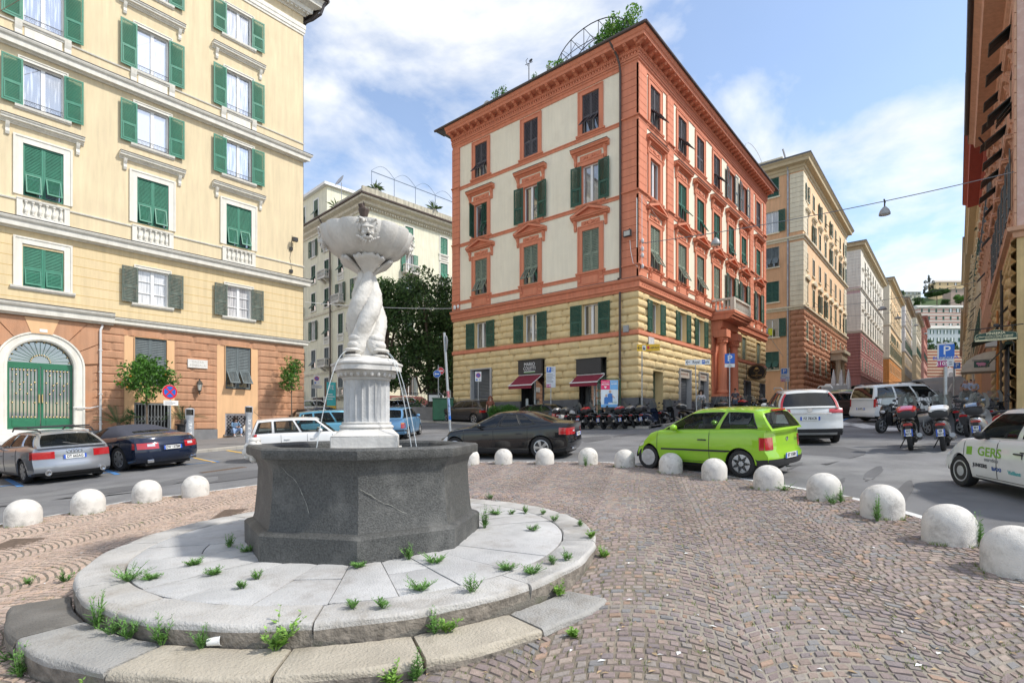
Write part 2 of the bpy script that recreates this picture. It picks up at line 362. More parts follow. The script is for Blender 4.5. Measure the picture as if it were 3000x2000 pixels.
# ---------------------------------------------------------------- bollards
def bollard_mesh():
 m=MB(); pr=[(.245,-.06),(.252,0),(.255,.06),(.255,.20)]
 for k in range(1,11):
  a=PI/2*k/10; pr.append((.255*math.cos(a)**.92 if k<10 else 0,.20+.245*math.sin(a)))
 m.lathe(pr,40); return m.mesh('bollard',concrete,50)
BM=bollard_mesh()
BL=['pale dome bollard at the far left of the plaza, grass at its right foot','pale concrete dome bollard in front of the dark blue convertible','pale concrete dome bollard with dry grass at its left foot, before the left building','pale concrete dome bollard closest to the left corner of the fountain basin','sliver of a concrete dome bollard showing beside the right edge of the basin','first whole concrete bollard right of the basin, by the black saloon front door','concrete dome bollard in front of the rear wheel of the black saloon','concrete dome bollard with a feathery weed in front, behind the tail of the black saloon','concrete dome bollard in the gap between the black saloon and the green hatchback','concrete dome bollard against the front door of the green hatchback','concrete dome bollard just ahead of the rear wheel of the green hatchback','concrete dome bollard by the rear bumper of the green hatchback, moss at its foot','concrete dome bollard with a bushy weed at its right foot','concrete dome bollard with a tall single weed growing up its face','large clean concrete dome bollard with a thin flowering weed on its right side','weather-stained concrete bollard cut by the right edge of the picture']
for (S,T),lab in zip(BP,BL):
 k=random.uniform(.97,1.02); o=tag(place('bollard',BM,None,(S,T,H(S,T)+.005),random.uniform(0,6)),lab,'bollard','dome bollards round the plaza'); o.scale=(k,k,k)
# ---------------------------------------------------------------- round stone platform and step
slab_m=mat('platform_stone',(.47,.465,.455),.8,.16,3.2,.6,60,dirt=(.27,.25,.23),dirtamt=.85,dscale=1.6)
curb_m=mat('curb_stone',(.45,.435,.41),.82,.14,3,.7,55,dirt=(.29,.26,.22),dirtamt=.8,dscale=2)
step_m=[mat('step_stone_grey',(.33,.32,.30),.85,.18,2.5,.8,50,dirt=(.2,.18,.15),dirtamt=.7,dscale=2.5),mat('step_stone_tan',(.42,.375,.30),.85,.16,2.5,.8,50,dirt=(.25,.22,.17),dirtamt=.7,dscale=2.5),mat('step_stone_dark',(.14,.13,.115),.85,.2,3,.8,50,dirt=(.25,.24,.22),dirtamt=.5,dscale=2)]
rough_m=mat('rough_stone_side',(.20,.175,.145),.95,.4,9,1.,26)
def ZP(S): return -1.42+.024*(S-2.1)
plat=thing('stone_platform','round grey stone platform of radial slabs and a rounded curb under the fountain','platform',(PC[0],PC[1],0))
def arc_block(name,r0,r1,a0,a1,ztop,hgt,bev,mats,parent,gap=.008,sag=0.,n=None):
 # a stone cut on a curve: rounded outer nose, rough lower face
 n=n or max(4,int((a1-a0)*r1/.12)); ga=gap/((r0+r1)/2)
 prof=[(r0+gap*.6,-hgt,1),(r0+gap*.6,-.012,0),(r0+gap*.6+.012,0,0)]
 for k in range(0,7):
  t=PI/2*k/6; prof.append((r1-bev*(1-math.sin(t)),-bev*(1-math.cos(t))*1.0,0))
 prof+=[(r1+.004,-bev*1.0-.02,0),(r1-.012,-hgt*.62,1),(r1,-hgt,1)]
 rows=[]; ph=random.uniform(0,9)
 for i in range(n+1):
  a=a0+ga+(a1-a0-2*ga)*i/n; row=[]
  e=min(i,n-i); sh=.006 if e==0 else 0
  for (r,z,q) in prof:
   j=.010*math.sin(a*23+ph+z*30)*(1 if r>r1-.1 else 0)+random.uniform(-.004,.004)*(1.6 if q else .6)
   rr=r+j-(sh if r>r0+.1 else -sh); S,T=PC[0]+rr*math.cos(a),PC[1]+rr*math.sin(a)
   row.append((rr*math.cos(a),rr*math.sin(a),ztop(S)+z+ (random.uniform(-.003,.003) if not q else 0)-sh+sag))
  rows.append(row)
 m=MB(); I=m.grid(rows)
 for k in range(len(prof)-1): pass
 ncol=len(prof)
 for fi in range(len(m.f)):
  if (fi%(ncol-1))>=ncol-3: m.m[fi]=1
 for row,fl in ((I[0],0),(I[-1],1)):
  m.f.append(row if fl else row[::-1]); m.m.append(0)
 return m.build(name,mats,parent,smooth=42)
a=-2.9; k=0; ang=[]
while a<-2.9+2*PI-.3:
 w_=random.uniform(.46,.66); ang.append((a,min(a+w_,-2.9+2*PI))); a+=w_
ang[-1]=(ang[-1][0],-2.9+2*PI)
for a0,a1 in ang: arc_block('curb_stone',2.40,2.78,a0,a1,ZP,.30,.032,[curb_m,rough_m],plat,.007)
ns=26; a=-2.8; cuts=[]
for k in range(ns): cuts.append(-2.8+2*PI*(k+random.uniform(-.18,.18))/ns)
cuts.append(cuts[0]+2*PI)
for a0,a1 in zip(cuts[:-1],cuts[1:]):
 m=MB(); rm=random.choice([1.2,1.2,1.75,1.55]);
 for r0,r1 in ((.9,2.395),) if rm==1.2 else ((.9,rm),(rm+.008,2.395)):
  n=5; rows=[]; dz=random.uniform(-.006,.004)
  def pt(r,a,z): S=PC[0]+r*math.cos(a); return (r*math.cos(a),r*math.sin(a),ZP(S)+z)
  g0,g1=.005/r0,.005/r1
  top=[[pt(r,(a0+(.005/r))+(a1-a0-.01/r)*i/n,dz+(-.008 if (i in (0,n) or q in (0,5)) else 0)+random.uniform(-.002,.002)) for i in range(n+1)] for q,r in enumerate([r0,r0+.015,r0+(r1-r0)*.35,r0+(r1-r0)*.7,r1-.02,r1-.004])]
  m.grid(top)
  lp=top[0]+[x[-1] for x in top[1:]]+top[-1][-2::-1]+[x[0] for x in top[-2:0:-1]]
  for q in range(len(lp)):
   A,B=lp[q],lp[(q+1)%len(lp)]; m.face([A,B,(B[0],B[1],B[2]-.09),(A[0],A[1],A[2]-.09)])
 m.build('paving_slab',slab_m,plat,smooth=40)
m=MB(); m.lathe([(2.77,-.25),(2.77,-.09),(0,-.09)],64)
for q in range(len(m.v)): x,y,z=m.v[q]; m.v[q]=(x,y,z+ZP(PC[0]+x))
m.build('core',mat('mortar_bed',(.17,.155,.13),.95,.2,9,.6,60,dirt=(.1,.12,.05),dirtamt=.6,dscale=4),plat)
# lower step: big curved stones, following the falling ground on the left and the front
def ZS(S): return -1.585+.012*(S-2.)
step=thing('stone_step','broad curved lower step of worn grey and tan stones along the front of the platform','step',(PC[0],PC[1],0))
def adir(u,v,z):
 S,T,_=atd(u,v,1.);
 d=z/((V0-v)/F_); S,T,_=atd(u,v,d); return math.atan2(T-PC[1],S-PC[0])
jt=[adir(*p,-1.62) for p in ((1777,1769),(1605,1867),(1263,1983),(799,1987),(364,1947),(107,1860),(22,1778))]
jt=[x if x<0 else x-2*PI for x in jt]
mi=[0,1,1,1,0,2]
for q in range(6):
 a0,a1=sorted((jt[q],jt[q+1])); arc_block('step_stone',2.785,3.22,a0,a1,ZS,.32,.035,[step_m[mi[q]],rough_m],step,.012,n=14)
# ================================================================ BUILDINGS
green=mat('shutter_green',(.035,.20,.125),.5,.12,4,.1,60,streak=.12)
dgreen=mat('shutter_dark_green',(.022,.085,.055),.5,.12,4,.1,60,streak=.12)
ogreen=mat('shutter_faded_green',(.20,.25,.19),.7,.15,6,.15,60,streak=.25,dirt=(.30,.28,.22),dirtamt=.4,dscale=6)
oldsh=mat('shutter_weathered',(.115,.145,.12),.85,.2,9,.3,60,streak=.35,dirt=(.22,.15,.11),dirtamt=.6,dscale=9)
slate=mat('shutter_slate',(.13,.155,.16),.7,.12,6,.1,60,streak=.2)
plum=mat('shutter_plum_grey',(.085,.078,.088),.7,.12,6,.1,60,streak=.2)
blacksh=mat('shutter_blackish',(.02,.028,.024),.6,.1,6)
wstone=mat('white_stucco_trim',(.74,.71,.63),.75,.05,3,.15,60,streak=.10)
sash=mat('white_sash',(.80,.80,.79),.4,.03,5)
voidm=mat('dark_interior',(.012,.012,.013),.9,.0)
pane_l=window_glass('pane_sky_curtain',(.10,.12,.16),(.55,.57,.60),.42)
pane_d=window_glass('pane_dark',(.012,.014,.018),(.25,.25,.24),.22,5,.36)
pane_w=window_glass('pane_white_curtain',(.30,.31,.33),(.62,.62,.62),.12,9,.7)
leadm=mat('lead_flashing',(.10,.10,.105),.6,.15,5)
iron=mat('iron_rail',(.03,.03,.032),.5,.1,8)
_mc={}
def cached(key,fn):
 if key not in _mc: _mc[key]=fn()
 return _mc[key]
class Fac:
 # a facade: local x to the right seen from outside, y inward, z up
 def __init__(s,par,ox,oy,rz): s.par=par; s.o=(ox-par.location.x,oy-par.location.y); s.rz=rz; s.c,s.s=math.cos(rz),math.sin(rz)
 def loc(s,x,y,z): return (s.o[0]+x*s.c-y*s.s, s.o[1]+x*s.s+y*s.c, z)
 def put(s,name,me,x=0,y=0,z=0): return place(name,me,s.par,s.loc(x,y,z),s.rz)
def slats(m,x0,x1,z0,z1,pitch,y=-.02,d=.034,q=0):
 n=max(1,int((z1-z0)/pitch)); p=(z1-z0)/n; t=.007
 for k in range(n):
  za=z0+k*p+p*.08; zb=za+p*.86
  m.face([(x0,y-d/2,za),(x1,y-d/2,za),(x1,y+d/2,zb),(x0,y+d/2,zb)],q)
  m.face([(x0,y-d/2,za),(x0,y-d/2,za-t),(x1,y-d/2,za-t),(x1,y-d/2,za)],q)
  m.face([(x0,y-d/2,za-t),(x0,y+d/2,zb-t),(x1,y+d/2,zb-t),(x1,y-d/2,za-t)],q)
def leaf(w,h,flap,pitch,M):
 def f():
  m=MB(); t=.042; st=.07; lz=h*.42
  m.box(0,st,-t,0,0,h); m.box(w-st,w,-t,0,0,h); m.box(st,w-st,-t+.003,-.003,h-.08,h); m.box(st,w-st,-t+.003,-.003,lz,lz+.08); m.box(st,w-st,-t+.003,-.003,0,.09)
  slats(m,st,w-st,lz+.085,h-.085,pitch)
  a,b=st+.01,w-st-.01
  if flap: m.M=Matrix.Translation((0,-.03,lz))@Matrix.Rotation(-R_(flap),4,'X')@Matrix.Translation((0,.03,-lz))
  m.box(a,a+.05,-t-.012,-.01,.1,lz); m.box(b-.05,b,-t-.012,-.01,.1,lz); m.box(a+.05,b-.05,-t-.010,-.012,lz-.05,lz); m.box(a+.05,b-.05,-t-.010,-.012,.1,.16)
  slats(m,a+.05,b-.05,.165,lz-.055,pitch,-.032)
  return m.mesh('shutter',M)
 return cached(('leaf',round(w,2),round(h,2),flap,pitch,M.name),f)
def casement(w,h,nx=2,nz=1,M=sash,r=.055):
 def f():
  m=MB(); m.box(-w/2,-w/2+r,-.05,0,0,h); m.box(w/2-r,w/2,-.05,0,0,h); m.box(-w/2+r,w/2-r,-.048,0,h-r,h); m.box(-w/2+r,w/2-r,-.048,0,0,r*1.3)
  for k in range(1,nx):
   x=-w/2+w*k/nx; q=.075 if (nx==2 or k==nx//2) else .03; m.box(x-q,x+q,-.056,0,r*1.3,h-r)
  for k in range(1,nz): z=h*k/nz; m.box(-w/2+r,w/2-r,-.044,-.004,z-.018,z+.018)
  return m.mesh('sash',M)
 return cached(('sash',round(w,2),round(h,2),nx,nz,M.name,r),f)
def panemesh(w,h,M):
 return cached(('pane',round(w,2),round(h,2),M.name),lambda:(lambda m:(m.box(-w/2+.03,w/2-.03,-.018,-.008,.03,h-.03),m.mesh('pane',M))[1])(MB()))
def mould(m,x0,x1,prof,q=0,l=0,r=0):
 # moulding along x; prof list of (out,z); l/r = 1 mitres round an outer corner
 A=[(x0-o*l,-o,z) for o,z in prof]; B=[(x1+o*r,-o,z) for o,z in prof]
 for i in range(len(prof)-1): m.face([A[i],B[i],B[i+1],A[i+1]],q)
 if not l: m.face([(x0,0,prof[0][1])]+A+[(x0,0,prof[-1][1])],q)
 if not r: m.face(([(x1,0,prof[0][1])]+B+[(x1,0,prof[-1][1])])[::-1],q)
def console(m,x,w,z0,z1,o,q=0):
 pts=[(0,z0),(o*.35,z0+.02),(o*.55,z0+(z1-z0)*.25),(o*.45,z0+(z1-z0)*.5),(o*.8,z0+(z1-z0)*.75),(o,z1-.02),(o,z1),(0,z1)]
 A=[(x-w/2,-a,b) for a,b in pts]; B=[(x+w/2,-a,b) for a,b in pts]; n=len(pts)
 m.face(A,q); m.face(B[::-1],q)
 for i in range(n): m.face([A[i],A[(i+1)%n],B[(i+1)%n],B[i]],q)
LINT=[(0,0),(.05,0),(.06,.05),(.12,.07),(.14,.13),(.26,.15),(.27,.22),(.31,.25),(.33,.30),(0,.33)]
def surround(w,h,fw,M,sill=True,dep=.22,kind='plain',stop=None,sillw=.12):
 """architrave, reveal and sill of one opening; local origin bottom centre of the opening"""
 def f():
  m=MB(); o=.05
  for sx in (-1,1):
   x0,x1=sorted((sx*w/2,sx*(w/2+fw))); m.box(x0,x1,-o,.01,-.0 if not sill else .0,h+fw)
   xa,xb=sorted((sx*(w/2+fw*.78),sx*(w/2+fw+.012))); m.box(xa,xb,-o-.03,-o+.004,0,h+fw+.012)
   m.face([(sx*w/2,-o,0),(sx*w/2,dep,0),(sx*w/2,dep,h),(sx*w/2,-o,h)])
  m.box(-w/2,w/2,-o,.01,h,h+fw); m.box(-w/2-fw*.78,w/2+fw*.78,-o-.03,-o+.004,h+fw*.78,h+fw+.012)
  m.face([(-w/2,-o,h),(w/2,-o,h),(w/2,dep,h),(-w/2,dep,h)]); m.face([(-w/2,-o,0),(w/2,-o,0),(w/2,dep,0),(-w/2,dep,0)])
  if sill: mould(m,-w/2-fw-sillw,w/2+fw+sillw,[(0,-.17),(.05,-.17),(.06,-.12),(.12,-.10),(.14,-.02),(.14,0),(0,.012)])
  return m.mesh('window',M)
 return cached(('sur',round(w,2),round(h,2),round(fw,2),M.name,sill,dep,sillw),f)
def lintel(w,M,z,o=.33,cons=.55,cw=.14,flash=True):
 def f():
  m=MB(); k=o/.33; mould(m,-w/2,w/2,[(a*k,b) for a,b in LINT])
  for sx in (-1,1): console(m,sx*(w/2-.24),cw,-cons,0,.17*k+.05)
  if flash: m.box(-w/2-.01,w/2+.01,-o-.01,0,.325,.342,1)
  return m.mesh('cornice',[M,leadm])
 return cached(('lint',round(w,2),M.name,o,cons),f)
def balusters(w,h,M,n,M2=None,ped=.2):
 def bal(m,x,y,z0,hh,r=.085,q=0):
  pr=[(.75,0),(.75,.08),(.45,.10),(.55,.16),(1.,.30),(.9,.42),(.5,.60),(.42,.74),(.55,.78),(.40,.80),(.6,.90),(.75,.92),(.75,1.)]
  m.lathe([(r*a,z0+hh*b) for a,b in pr],10,q,(x,y),cap=False)
 def f():
  m=MB(); m.box(-w/2-ped,w/2+ped,-.10,.0,0,.14); mould(m,-w/2-ped,w/2+ped,[(0,h-.10),(.10,h-.10),(.13,h-.06),(.13,h),(0,h+.005)])
  for sx in (-1,1):
   a,b=sorted((sx*w/2,sx*(w/2+ped))); m.box(a,b,-.10,.0,.14,h-.10)
  for k in range(n): bal(m,-w/2+w*(k+.5)/n,-.055,.14,h-.24)
  m.box(-w/2,w/2,-.006,.0,.14,h-.10,1)
  return m.mesh('balustrade',[M,M2 or M],40)
 return cached(('bal',round(w,2),round(h,2),n,M.name),f)
def railing(w,h,flat=True):
 def f():
  m=MB(); y=-.05
  for z in (0,h): m.box(-w/2,w/2,y-.012,y+.012,z-.012,z+.012)
  n=int(w/.16)
  for k in range(n):
   x=-w/2+w*(k+.5)/n; P=[]
   for q in range(11):
    t=q/10*1.6*PI; r=h*.42*(1-q/13); P.append((x+r*.8*math.cos(t)*.8,y,h/2+r*math.sin(t)))
   m.tube(P,.007,4,cap=False); m.box(x-.08,x-.07,y-.006,y+.006,0,h)
  return m.mesh('railing',iron)
 return cached(('rail',round(w,2),round(h,2)),f)
def window(F,x,z,w,h,fw=.2,M=wstone,sill=True,shut='closed',SM=green,pane=None,nx=2,nz=1,flap=(0,0),pitch=.065,lint=None,ped=None,bal=None,rail=0,lw=None,dep=.22,inset=.06,sillw=.12,ang=4,sashM=sash,label=None):
 o=F.put('window',surround(w,h,fw,M,sill,dep,sillw=sillw),x,0,z)
 if label: o['label']=label
 place('pane',panemesh(w,h,pane or pane_d),o,(0,dep-.02,0));
 if shut!='closed' or any(flap): place('sash',casement(w,h,nx,nz,sashM),o,(0,dep-.05,0))
 L=lw or w/2
 if shut=='closed':
  for sx,fl in ((-1,flap[0]),(1,flap[1])): place('shutter',leaf(w/2-.004,h-.01,fl,pitch,SM),o,(-w/2+.002 if sx<0 else .002,inset,.005))
 elif shut=='open':
  yo=-.085
  place('shutter',leaf(L,h,0,pitch,SM),o,(-w/2-L*math.cos(R_(ang))-.01,yo-L*math.sin(R_(ang)),0),R_(ang)); place('shutter',leaf(L,h,0,pitch,SM),o,(w/2+.01,yo,0),-R_(ang))
 elif shut=='half':
  place('shutter',leaf(w/2-.004,h-.01,flap[1],pitch,SM),o,(.002,inset,.005)); place('shutter',leaf(w/2,h,0,pitch,SM),o,(-w/2-.02,-.09,0),-R_(78))
 if lint: place('cornice',lint[0],o,(0,0,h+lint[1]))
 if ped: place('pediment',ped[0],o,(0,0,h+ped[1]))
 if bal: place('balustrade',bal[0],o,(0,0,bal[1]))
 if rail: place('railing',railing(w-.04,rail),o,(0,0,.06))
 return o
def wallmesh(m,x0,x1,z0,z1,holes,q=0,y=0.):
 X=sorted(set([x0,x1]+[c for h in holes for c in h[:2] if x0<c<x1])); Z=sorted(set([z0,z1]+[c for h in holes for c in h[2:4] if z0<c<z1]))
 for i in range(len(X)-1):
  for j in range(len(Z)-1):
   cx,cz=(X[i]+X[i+1])/2,(Z[j]+Z[j+1])/2
   if any(h[0]<cx<h[1] and h[2]<cz<h[3] for h in holes): continue
   m.face([(X[i],y,Z[j]),(X[i+1],y,Z[j]),(X[i+1],y,Z[j+1]),(X[i],y,Z[j+1])],q)
def blocks(m,x0,x1,z0,z1,n,holes,out=.12,lens=(1.,1.7),q=0,ex=(2.6,7.),gap=.012,l=0,r=0,nx=6,nz=5,seed=1):
 """rusticated courses: pillow-faced blocks, cut round the openings; l/r wrap an outer corner"""
 rnd=random.Random(seed); hh=(z1-z0)/n
 for c in range(n):
  a,b=z0+c*hh,z0+(c+1)*hh; segs=[(x0,x1)]
  for h in holes:
   if h[2]<b-.06 and h[3]>a+.06:
    ns=[]
    for s0,s1 in segs:
     if h[1]<=s0 or h[0]>=s1: ns.append((s0,s1)); continue
     if h[0]>s0+.05: ns.append((s0,h[0]))
     if h[1]<s1-.05: ns.append((h[1],s1))
    segs=ns
  for s0,s1 in segs:
   cuts=[s0]; x=s0+(rnd.uniform(*lens) if c%2 else rnd.uniform(*lens)*.55)
   while x<s1-.35: cuts.append(x); x+=rnd.uniform(*lens)
   cuts.append(s1)
   for u0,u1 in zip(cuts[:-1],cuts[1:]):
    L=(l and abs(u0-x0)<1e-6); Rr=(r and abs(u1-x1)<1e-6); w=u1-u0; e=min(.16,w*.3); rows=[]
    for i in range(nx+1):
     t=i/nx
     xx=u0+gap+(e*t*nx if i<=1 else 0) if i<=1 else (u1-gap-(e if i==nx-1 else 0) if i>=nx-1 else u0+e+(w-2*e)*(i-1)/(nx-2))
     if i==1: xx=u0+e
     fx=1. if (0<i<nx or (i==0 and L) or (i==nx and Rr)) else 0.
     row=[]
     ZF=(0,.06,.15,.5,.85,.94,1.) if ex[0]>5 else [j/nz for j in range(nz+1)]
     for zf in ZF:
      s_=2*zf-1; fz=(1-abs(s_)**ex[0]); o=out*max(0,fz)**(.6 if ex[0]<5 else 1.)*fx
      xo=xx-(o+gap if (i==0 and L) else 0)+(o+gap if (i==nx and Rr) else 0)
      row.append((xo,-o,a+gap*.5+(hh-gap)*zf))
     rows.append(row)
    m.grid(rows,q)
def ground_at(F,x):
 lx,ly,_=F.loc(x,0,0); return H(lx+F.par.location.x,ly+F.par.location.y)
# ---------------------------------------------------------------- left: the yellow building
def yellow_building():
 T=33.1; X1=17.87; X0=-14.
 ye=mat('yellow_stucco',(.71,.59,.385),.88,.04,.6,.25,70,streak=.10,dirt=(.66,.53,.36),dirtamt=.45,dscale=.8)
 ye2=mat('yellow_stucco_lower',(.71,.565,.335),.88,.04,.6,.25,70,streak=.10,dirt=(.64,.50,.32),dirtamt=.4,dscale=.8)
 brown=mat('terracotta_render',(.50,.275,.165),.95,.10,1.2,.9,34,streak=.12,dirt=(.60,.25,.11),dirtamt=.35,dscale=.5)
 panel=mat('apricot_panel',(.74,.46,.25),.88,.04,.8,.2,60,streak=.08)
 plinth=mat('grey_plinth',(.19,.19,.195),.8,.1,2,.3,50,dirt=(.3,.3,.29),dirtamt=.4,dscale=2)
 B=thing('apartment_building','tall yellow building with white cornices and a terracotta ground floor on the left','building',(X1,T,0))
 F=Fac(B,0,T,0)   # local x = world x
 F.o=(-X1,0)
 cols=[4.88,9.33,13.78]; w=1.45
 holes=[]
 rows=dict(A=(6.24,1.9),B=(10.48,2.42),C=(14.58,2.12),D=(18.50,2.36),E=(22.85,1.82))
 for k,(z,h) in rows.items():
  for x in cols: holes.append((x-w/2,x+w/2,z,z+h))
 gh=[(8.50,9.95,1.9,4.46),(13.0,14.46,1.95,4.48),(8.48,10.13,-1.3,1.02),(13.0,14.45,-.75,.50)]
 dx0,dx1,dsp,dtop=3.62,6.0,2.62,None; dcx=(dx0+dx1)/2; dr=(dx1-dx0)/2
 m=MB()
 wallmesh(m,X0,X1,5.2,9.2,holes,1); wallmesh(m,X0,X1,9.2,27.2,holes,0)
 bh=gh+[(8.05,10.35,-1.3,4.50),(12.55,14.9,-1.3,4.50),(dcx-1.9,dcx+1.9,-2.5,4.3)]
 wallmesh(m,X0,X1,-2.6,5.2,bh,2)
 # plain panels, set flush behind the blocks
 for x0,x1 in ((8.05,10.35),(12.55,14.9)): wallmesh(m,x0,x1,-1.3,4.50,gh,3,y=-.005)
 # wall round the arch (tympanum), stepped to the curve
 n=28; xa,xb=dcx-1.9,dcx+1.9
 for k in range(n):
  x=xa+(xb-xa)*k/n; x2=xa+(xb-xa)*(k+1)/n; xm=(x+x2)/2-dcx
  zz=[]
  for q in (x,x2):
   d=abs(q-dcx); zz.append(dsp-.05+math.sqrt(max(0,1.45**2-d*d)) if d<1.45 else -2.5)
  if zz[0]==-2.5 and zz[1]==-2.5: zz=[-2.5,-2.5]
  m.face([(x,0,zz[0]),(x2,0,zz[1]),(x2,0,4.3),(x,0,4.3)],2)
 # sides, back, roof
 D=15.
 m.face([(X1,0,-2),(X1,D,-2),(X1,D,27.2),(X1,0,27.2)],0); m.face([(X0,0,-2),(X0,D,-2),(X0,D,27.2),(X0,0,27.2)],0); m.face([(X0,D,-2),(X1,D,-2),(X1,D,27.2),(X0,D,27.2)],0); m.face([(X0,0,27.2),(X1,0,27.2),(X1,D,27.2),(X0,D,27.2)],4)
 # shadow-joint grooves of the lower storey: thin fillets
 for k in range(7):
  z=5.75+k*.47
  segs=[(X0,X1)]
  for h in [(x-w/2-.34,x+w/2+.34,6.0,8.55) for x in cols]:
   if h[2]<z<h[3]: segs=[s for a,b in segs for s in ((a,min(b,h[0])),(max(a,h[1]),b)) if s[1]-s[0]>.05]
  for a,b in segs: m.box(a,b,-.004,.02,z-.011,z+.011,5)
 F.put('wall',m.mesh('wall',[ye,ye2,brown,panel,leadm,mat('groove_ochre',(.55,.36,.12),.9)]))
 # rusticated base
 m=MB(); bhole=bh+[(dcx-1.62,dcx+1.62,-3,4.16)]
 blocks(m,X0,X1,-.42,4.86,13,bhole,.05,(1.3,2.2),0,(9.,9.),.016,0,1,nx=4,nz=4,seed=3)
 F.put('rusticated_base',m.mesh('rusticated_base',brown))
 m=MB(); wallmesh(m,X0,dcx-1.62,-2.6,-.43,[],0,-.09); wallmesh(m,dcx+1.62,8.05,-2.6,-.43,[],0,-.09); wallmesh(m,10.35,12.55,-2.6,-.43,[],0,-.09); wallmesh(m,14.9,X1+.09,-2.6,-.43,[],0,-.09)
 for x in (dcx-1.62,dcx+1.62,8.05,10.35,12.55,14.9): m.face([(x,-.09,-2.6),(x,0,-2.6),(x,0,-.43),(x,-.09,-.43)])
 F.put('plinth',m.mesh('plinth',plinth))
 # cornices and string courses
 m=MB(); C=[(0,0),(.12,0),(.14,.05),(.32,.08),(.34,.30),(.42,.36),(.46,.44),(.46,.47),(0,.50)]
 def belt(z,k=1.,fl=True,x0=X0,x1=X1,r=1):
  mould(m,x0,x1,[(a*k,z+b*k) for a,b in C],0,0,r)
  if fl: m.box(x0,x1+.47*k*r,-.475*k,0,z+.495*k,z+.52*k,1)
 belt(8.86); belt(17.12); belt(4.98,.7,True,7.56); belt(4.92,1.1,True,X0,7.56,0)
 for z in (10.2,18.3): mould(m,X0,X1,[(0,z),(.05,z),(.07,z+.06),(0,z+.09)],0,0,1)
 m.box(X0,X1+.04,-.04,.01,9.36,9.5,0); m.box(X0,X1+.04,-.04,.01,17.62,17.74,0)
 # top frieze and the big eaves cornice with dentils
 mould(m,X0,X1,[(0,25.5),(.05,25.5),(.06,25.62),(.10,25.66),(.10,25.85),(.13,25.9),(.13,26.15),(0,26.2)],0,0,1)
 mould(m,X0,X1,[(0,26.75),(.10,26.75),(.14,26.85),(.42,26.95),(.46,27.2),(.9,27.35),(.95,27.6),(1.08,27.8),(0,28.0)],0,0,1)
 x=X1+.2
 while x>8: m.box(x-.14,x,-.36,-.1,26.84,27.04,0); x-=.27
 F.put('cornice',m.mesh('cornice',[wstone,leadm]))
 m=MB(); m.tube([(X0,-1.16,27.9),(X1+1.15,-1.16,27.9)],.11,8); m.tube([(X1+1.16,-1.16,27.9),(X1+1.16,8,27.9)],.11,8); m.tube([(X1+1.0,-1.0,27.8),(X1+.8,-.8,27.0),(X1+.5,-.3,26.7),(X1+.12,.25,26.5)],.09,8)
 m.box(X0,X1+1.1,-1.1,12,28.0,28.1); m.tube([(X1+.12,.3,26.5),(X1+.12,.3,-1)],.06,6)
 F.put('gutter',m.mesh('gutter',mat('dark_gutter',(.05,.042,.042),.5,.1,4)))
 # windows
 lB=lintel(3.0,wstone,0); lD=lintel(3.0,wstone,0)
 fl=[(14,24),(10,14),(10,20)]
 for i,x in enumerate(cols):
  window(F,x,10.48,w,2.42,.33,wstone,False,'closed',green,flap=fl[i],lint=(lB,.72),bal=(balusters(1.5,.88,wstone,6),-1.02),sillw=.02)
  window(F,x,14.58,w,2.12,.17,wstone,True,'open',green,pane_l,lw=.74,rail=.24)
  o=window(F,x,18.50,w,2.36,.17,wstone,True,'open',green,pane_l,lw=.74,rail=.24,lint=(lD,.85))
  mm=MB();
  for sx in (-1,1): console(mm,sx*(w/2+.16),.26,-.75,-.14,.16)
  mm.box(-w/2+.05,w/2-.05,-.03,.01,-.66,-.22); place('apron',cached('yapron',lambda:mm.mesh('apron',wstone)),o)
  window(F,x,22.85,w,1.82,.15,wstone,True,'open',green,pane_l,lw=.74)
 window(F,cols[0],6.27,1.5,1.98,.30,wstone,True,'closed',green,flap=(7,7))
 for x in cols[1:]: window(F,x,6.24,1.38,1.85,.16,wstone,True,'open',oldsh,pane_w,nx=2,nz=3,lw=.72,pitch=.075)
 # ground-floor louvred windows in plain apricot panels
 window(F,9.23,1.95,1.45,2.5,.02,panel,False,'closed',slate,pitch=.085,inset=.05)
 window(F,13.73,1.98,1.45,2.5,.02,panel,False,'closed',slate,flap=(38,38),pitch=.085,inset=.05)
 # lattice gate and the cellar opening
 def lattice(w,h,dia,dx):
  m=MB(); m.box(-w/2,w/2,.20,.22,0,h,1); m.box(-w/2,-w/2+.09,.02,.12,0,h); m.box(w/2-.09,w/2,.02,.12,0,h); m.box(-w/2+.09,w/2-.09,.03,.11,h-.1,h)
  if not dia:
   k=-w/2+.2
   while k<w/2-.1: m.box(k-.018,k+.018,.05,.08,0,h-.1); k+=dx
   for z in (h*.35,h*.62):
    k=-w/2+.1
    while k<w/2-.2: m.tube([(k,.05,z-.15),(k+dx,.05,z+.15)],.012,4,cap=False); m.tube([(k,.045,z+.15),(k+dx,.045,z-.15)],.012,4,cap=False); k+=dx
  else:
   k=-w/2-h
   while k<w/2:
    for s_ in (1,-1):
     P=[]
     for q in range(13):
      xx=k+h*q/12; zz=h*q/12 if s_>0 else h-h*q/12
      if -w/2<=xx<=w/2: P.append((xx,.07,zz))
     if len(P)>1: m.tube(P,.016,4,cap=False)
    k+=dx
  return m
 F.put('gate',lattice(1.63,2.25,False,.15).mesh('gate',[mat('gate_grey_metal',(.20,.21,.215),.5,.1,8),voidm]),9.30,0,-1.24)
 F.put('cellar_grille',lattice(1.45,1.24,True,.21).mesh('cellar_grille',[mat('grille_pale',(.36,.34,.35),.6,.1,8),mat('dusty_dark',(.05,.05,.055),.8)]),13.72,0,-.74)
 m=MB(); m.box(12.9,14.6,-.12,.02,-.84,-.75); F.put('sill',m.mesh('sill',plinth))
 # arched doorway
 D_=thing_child('entrance_door',B,F.loc(dcx,0,0),0)
 m=MB(); rin,rout=dr,dr+.42
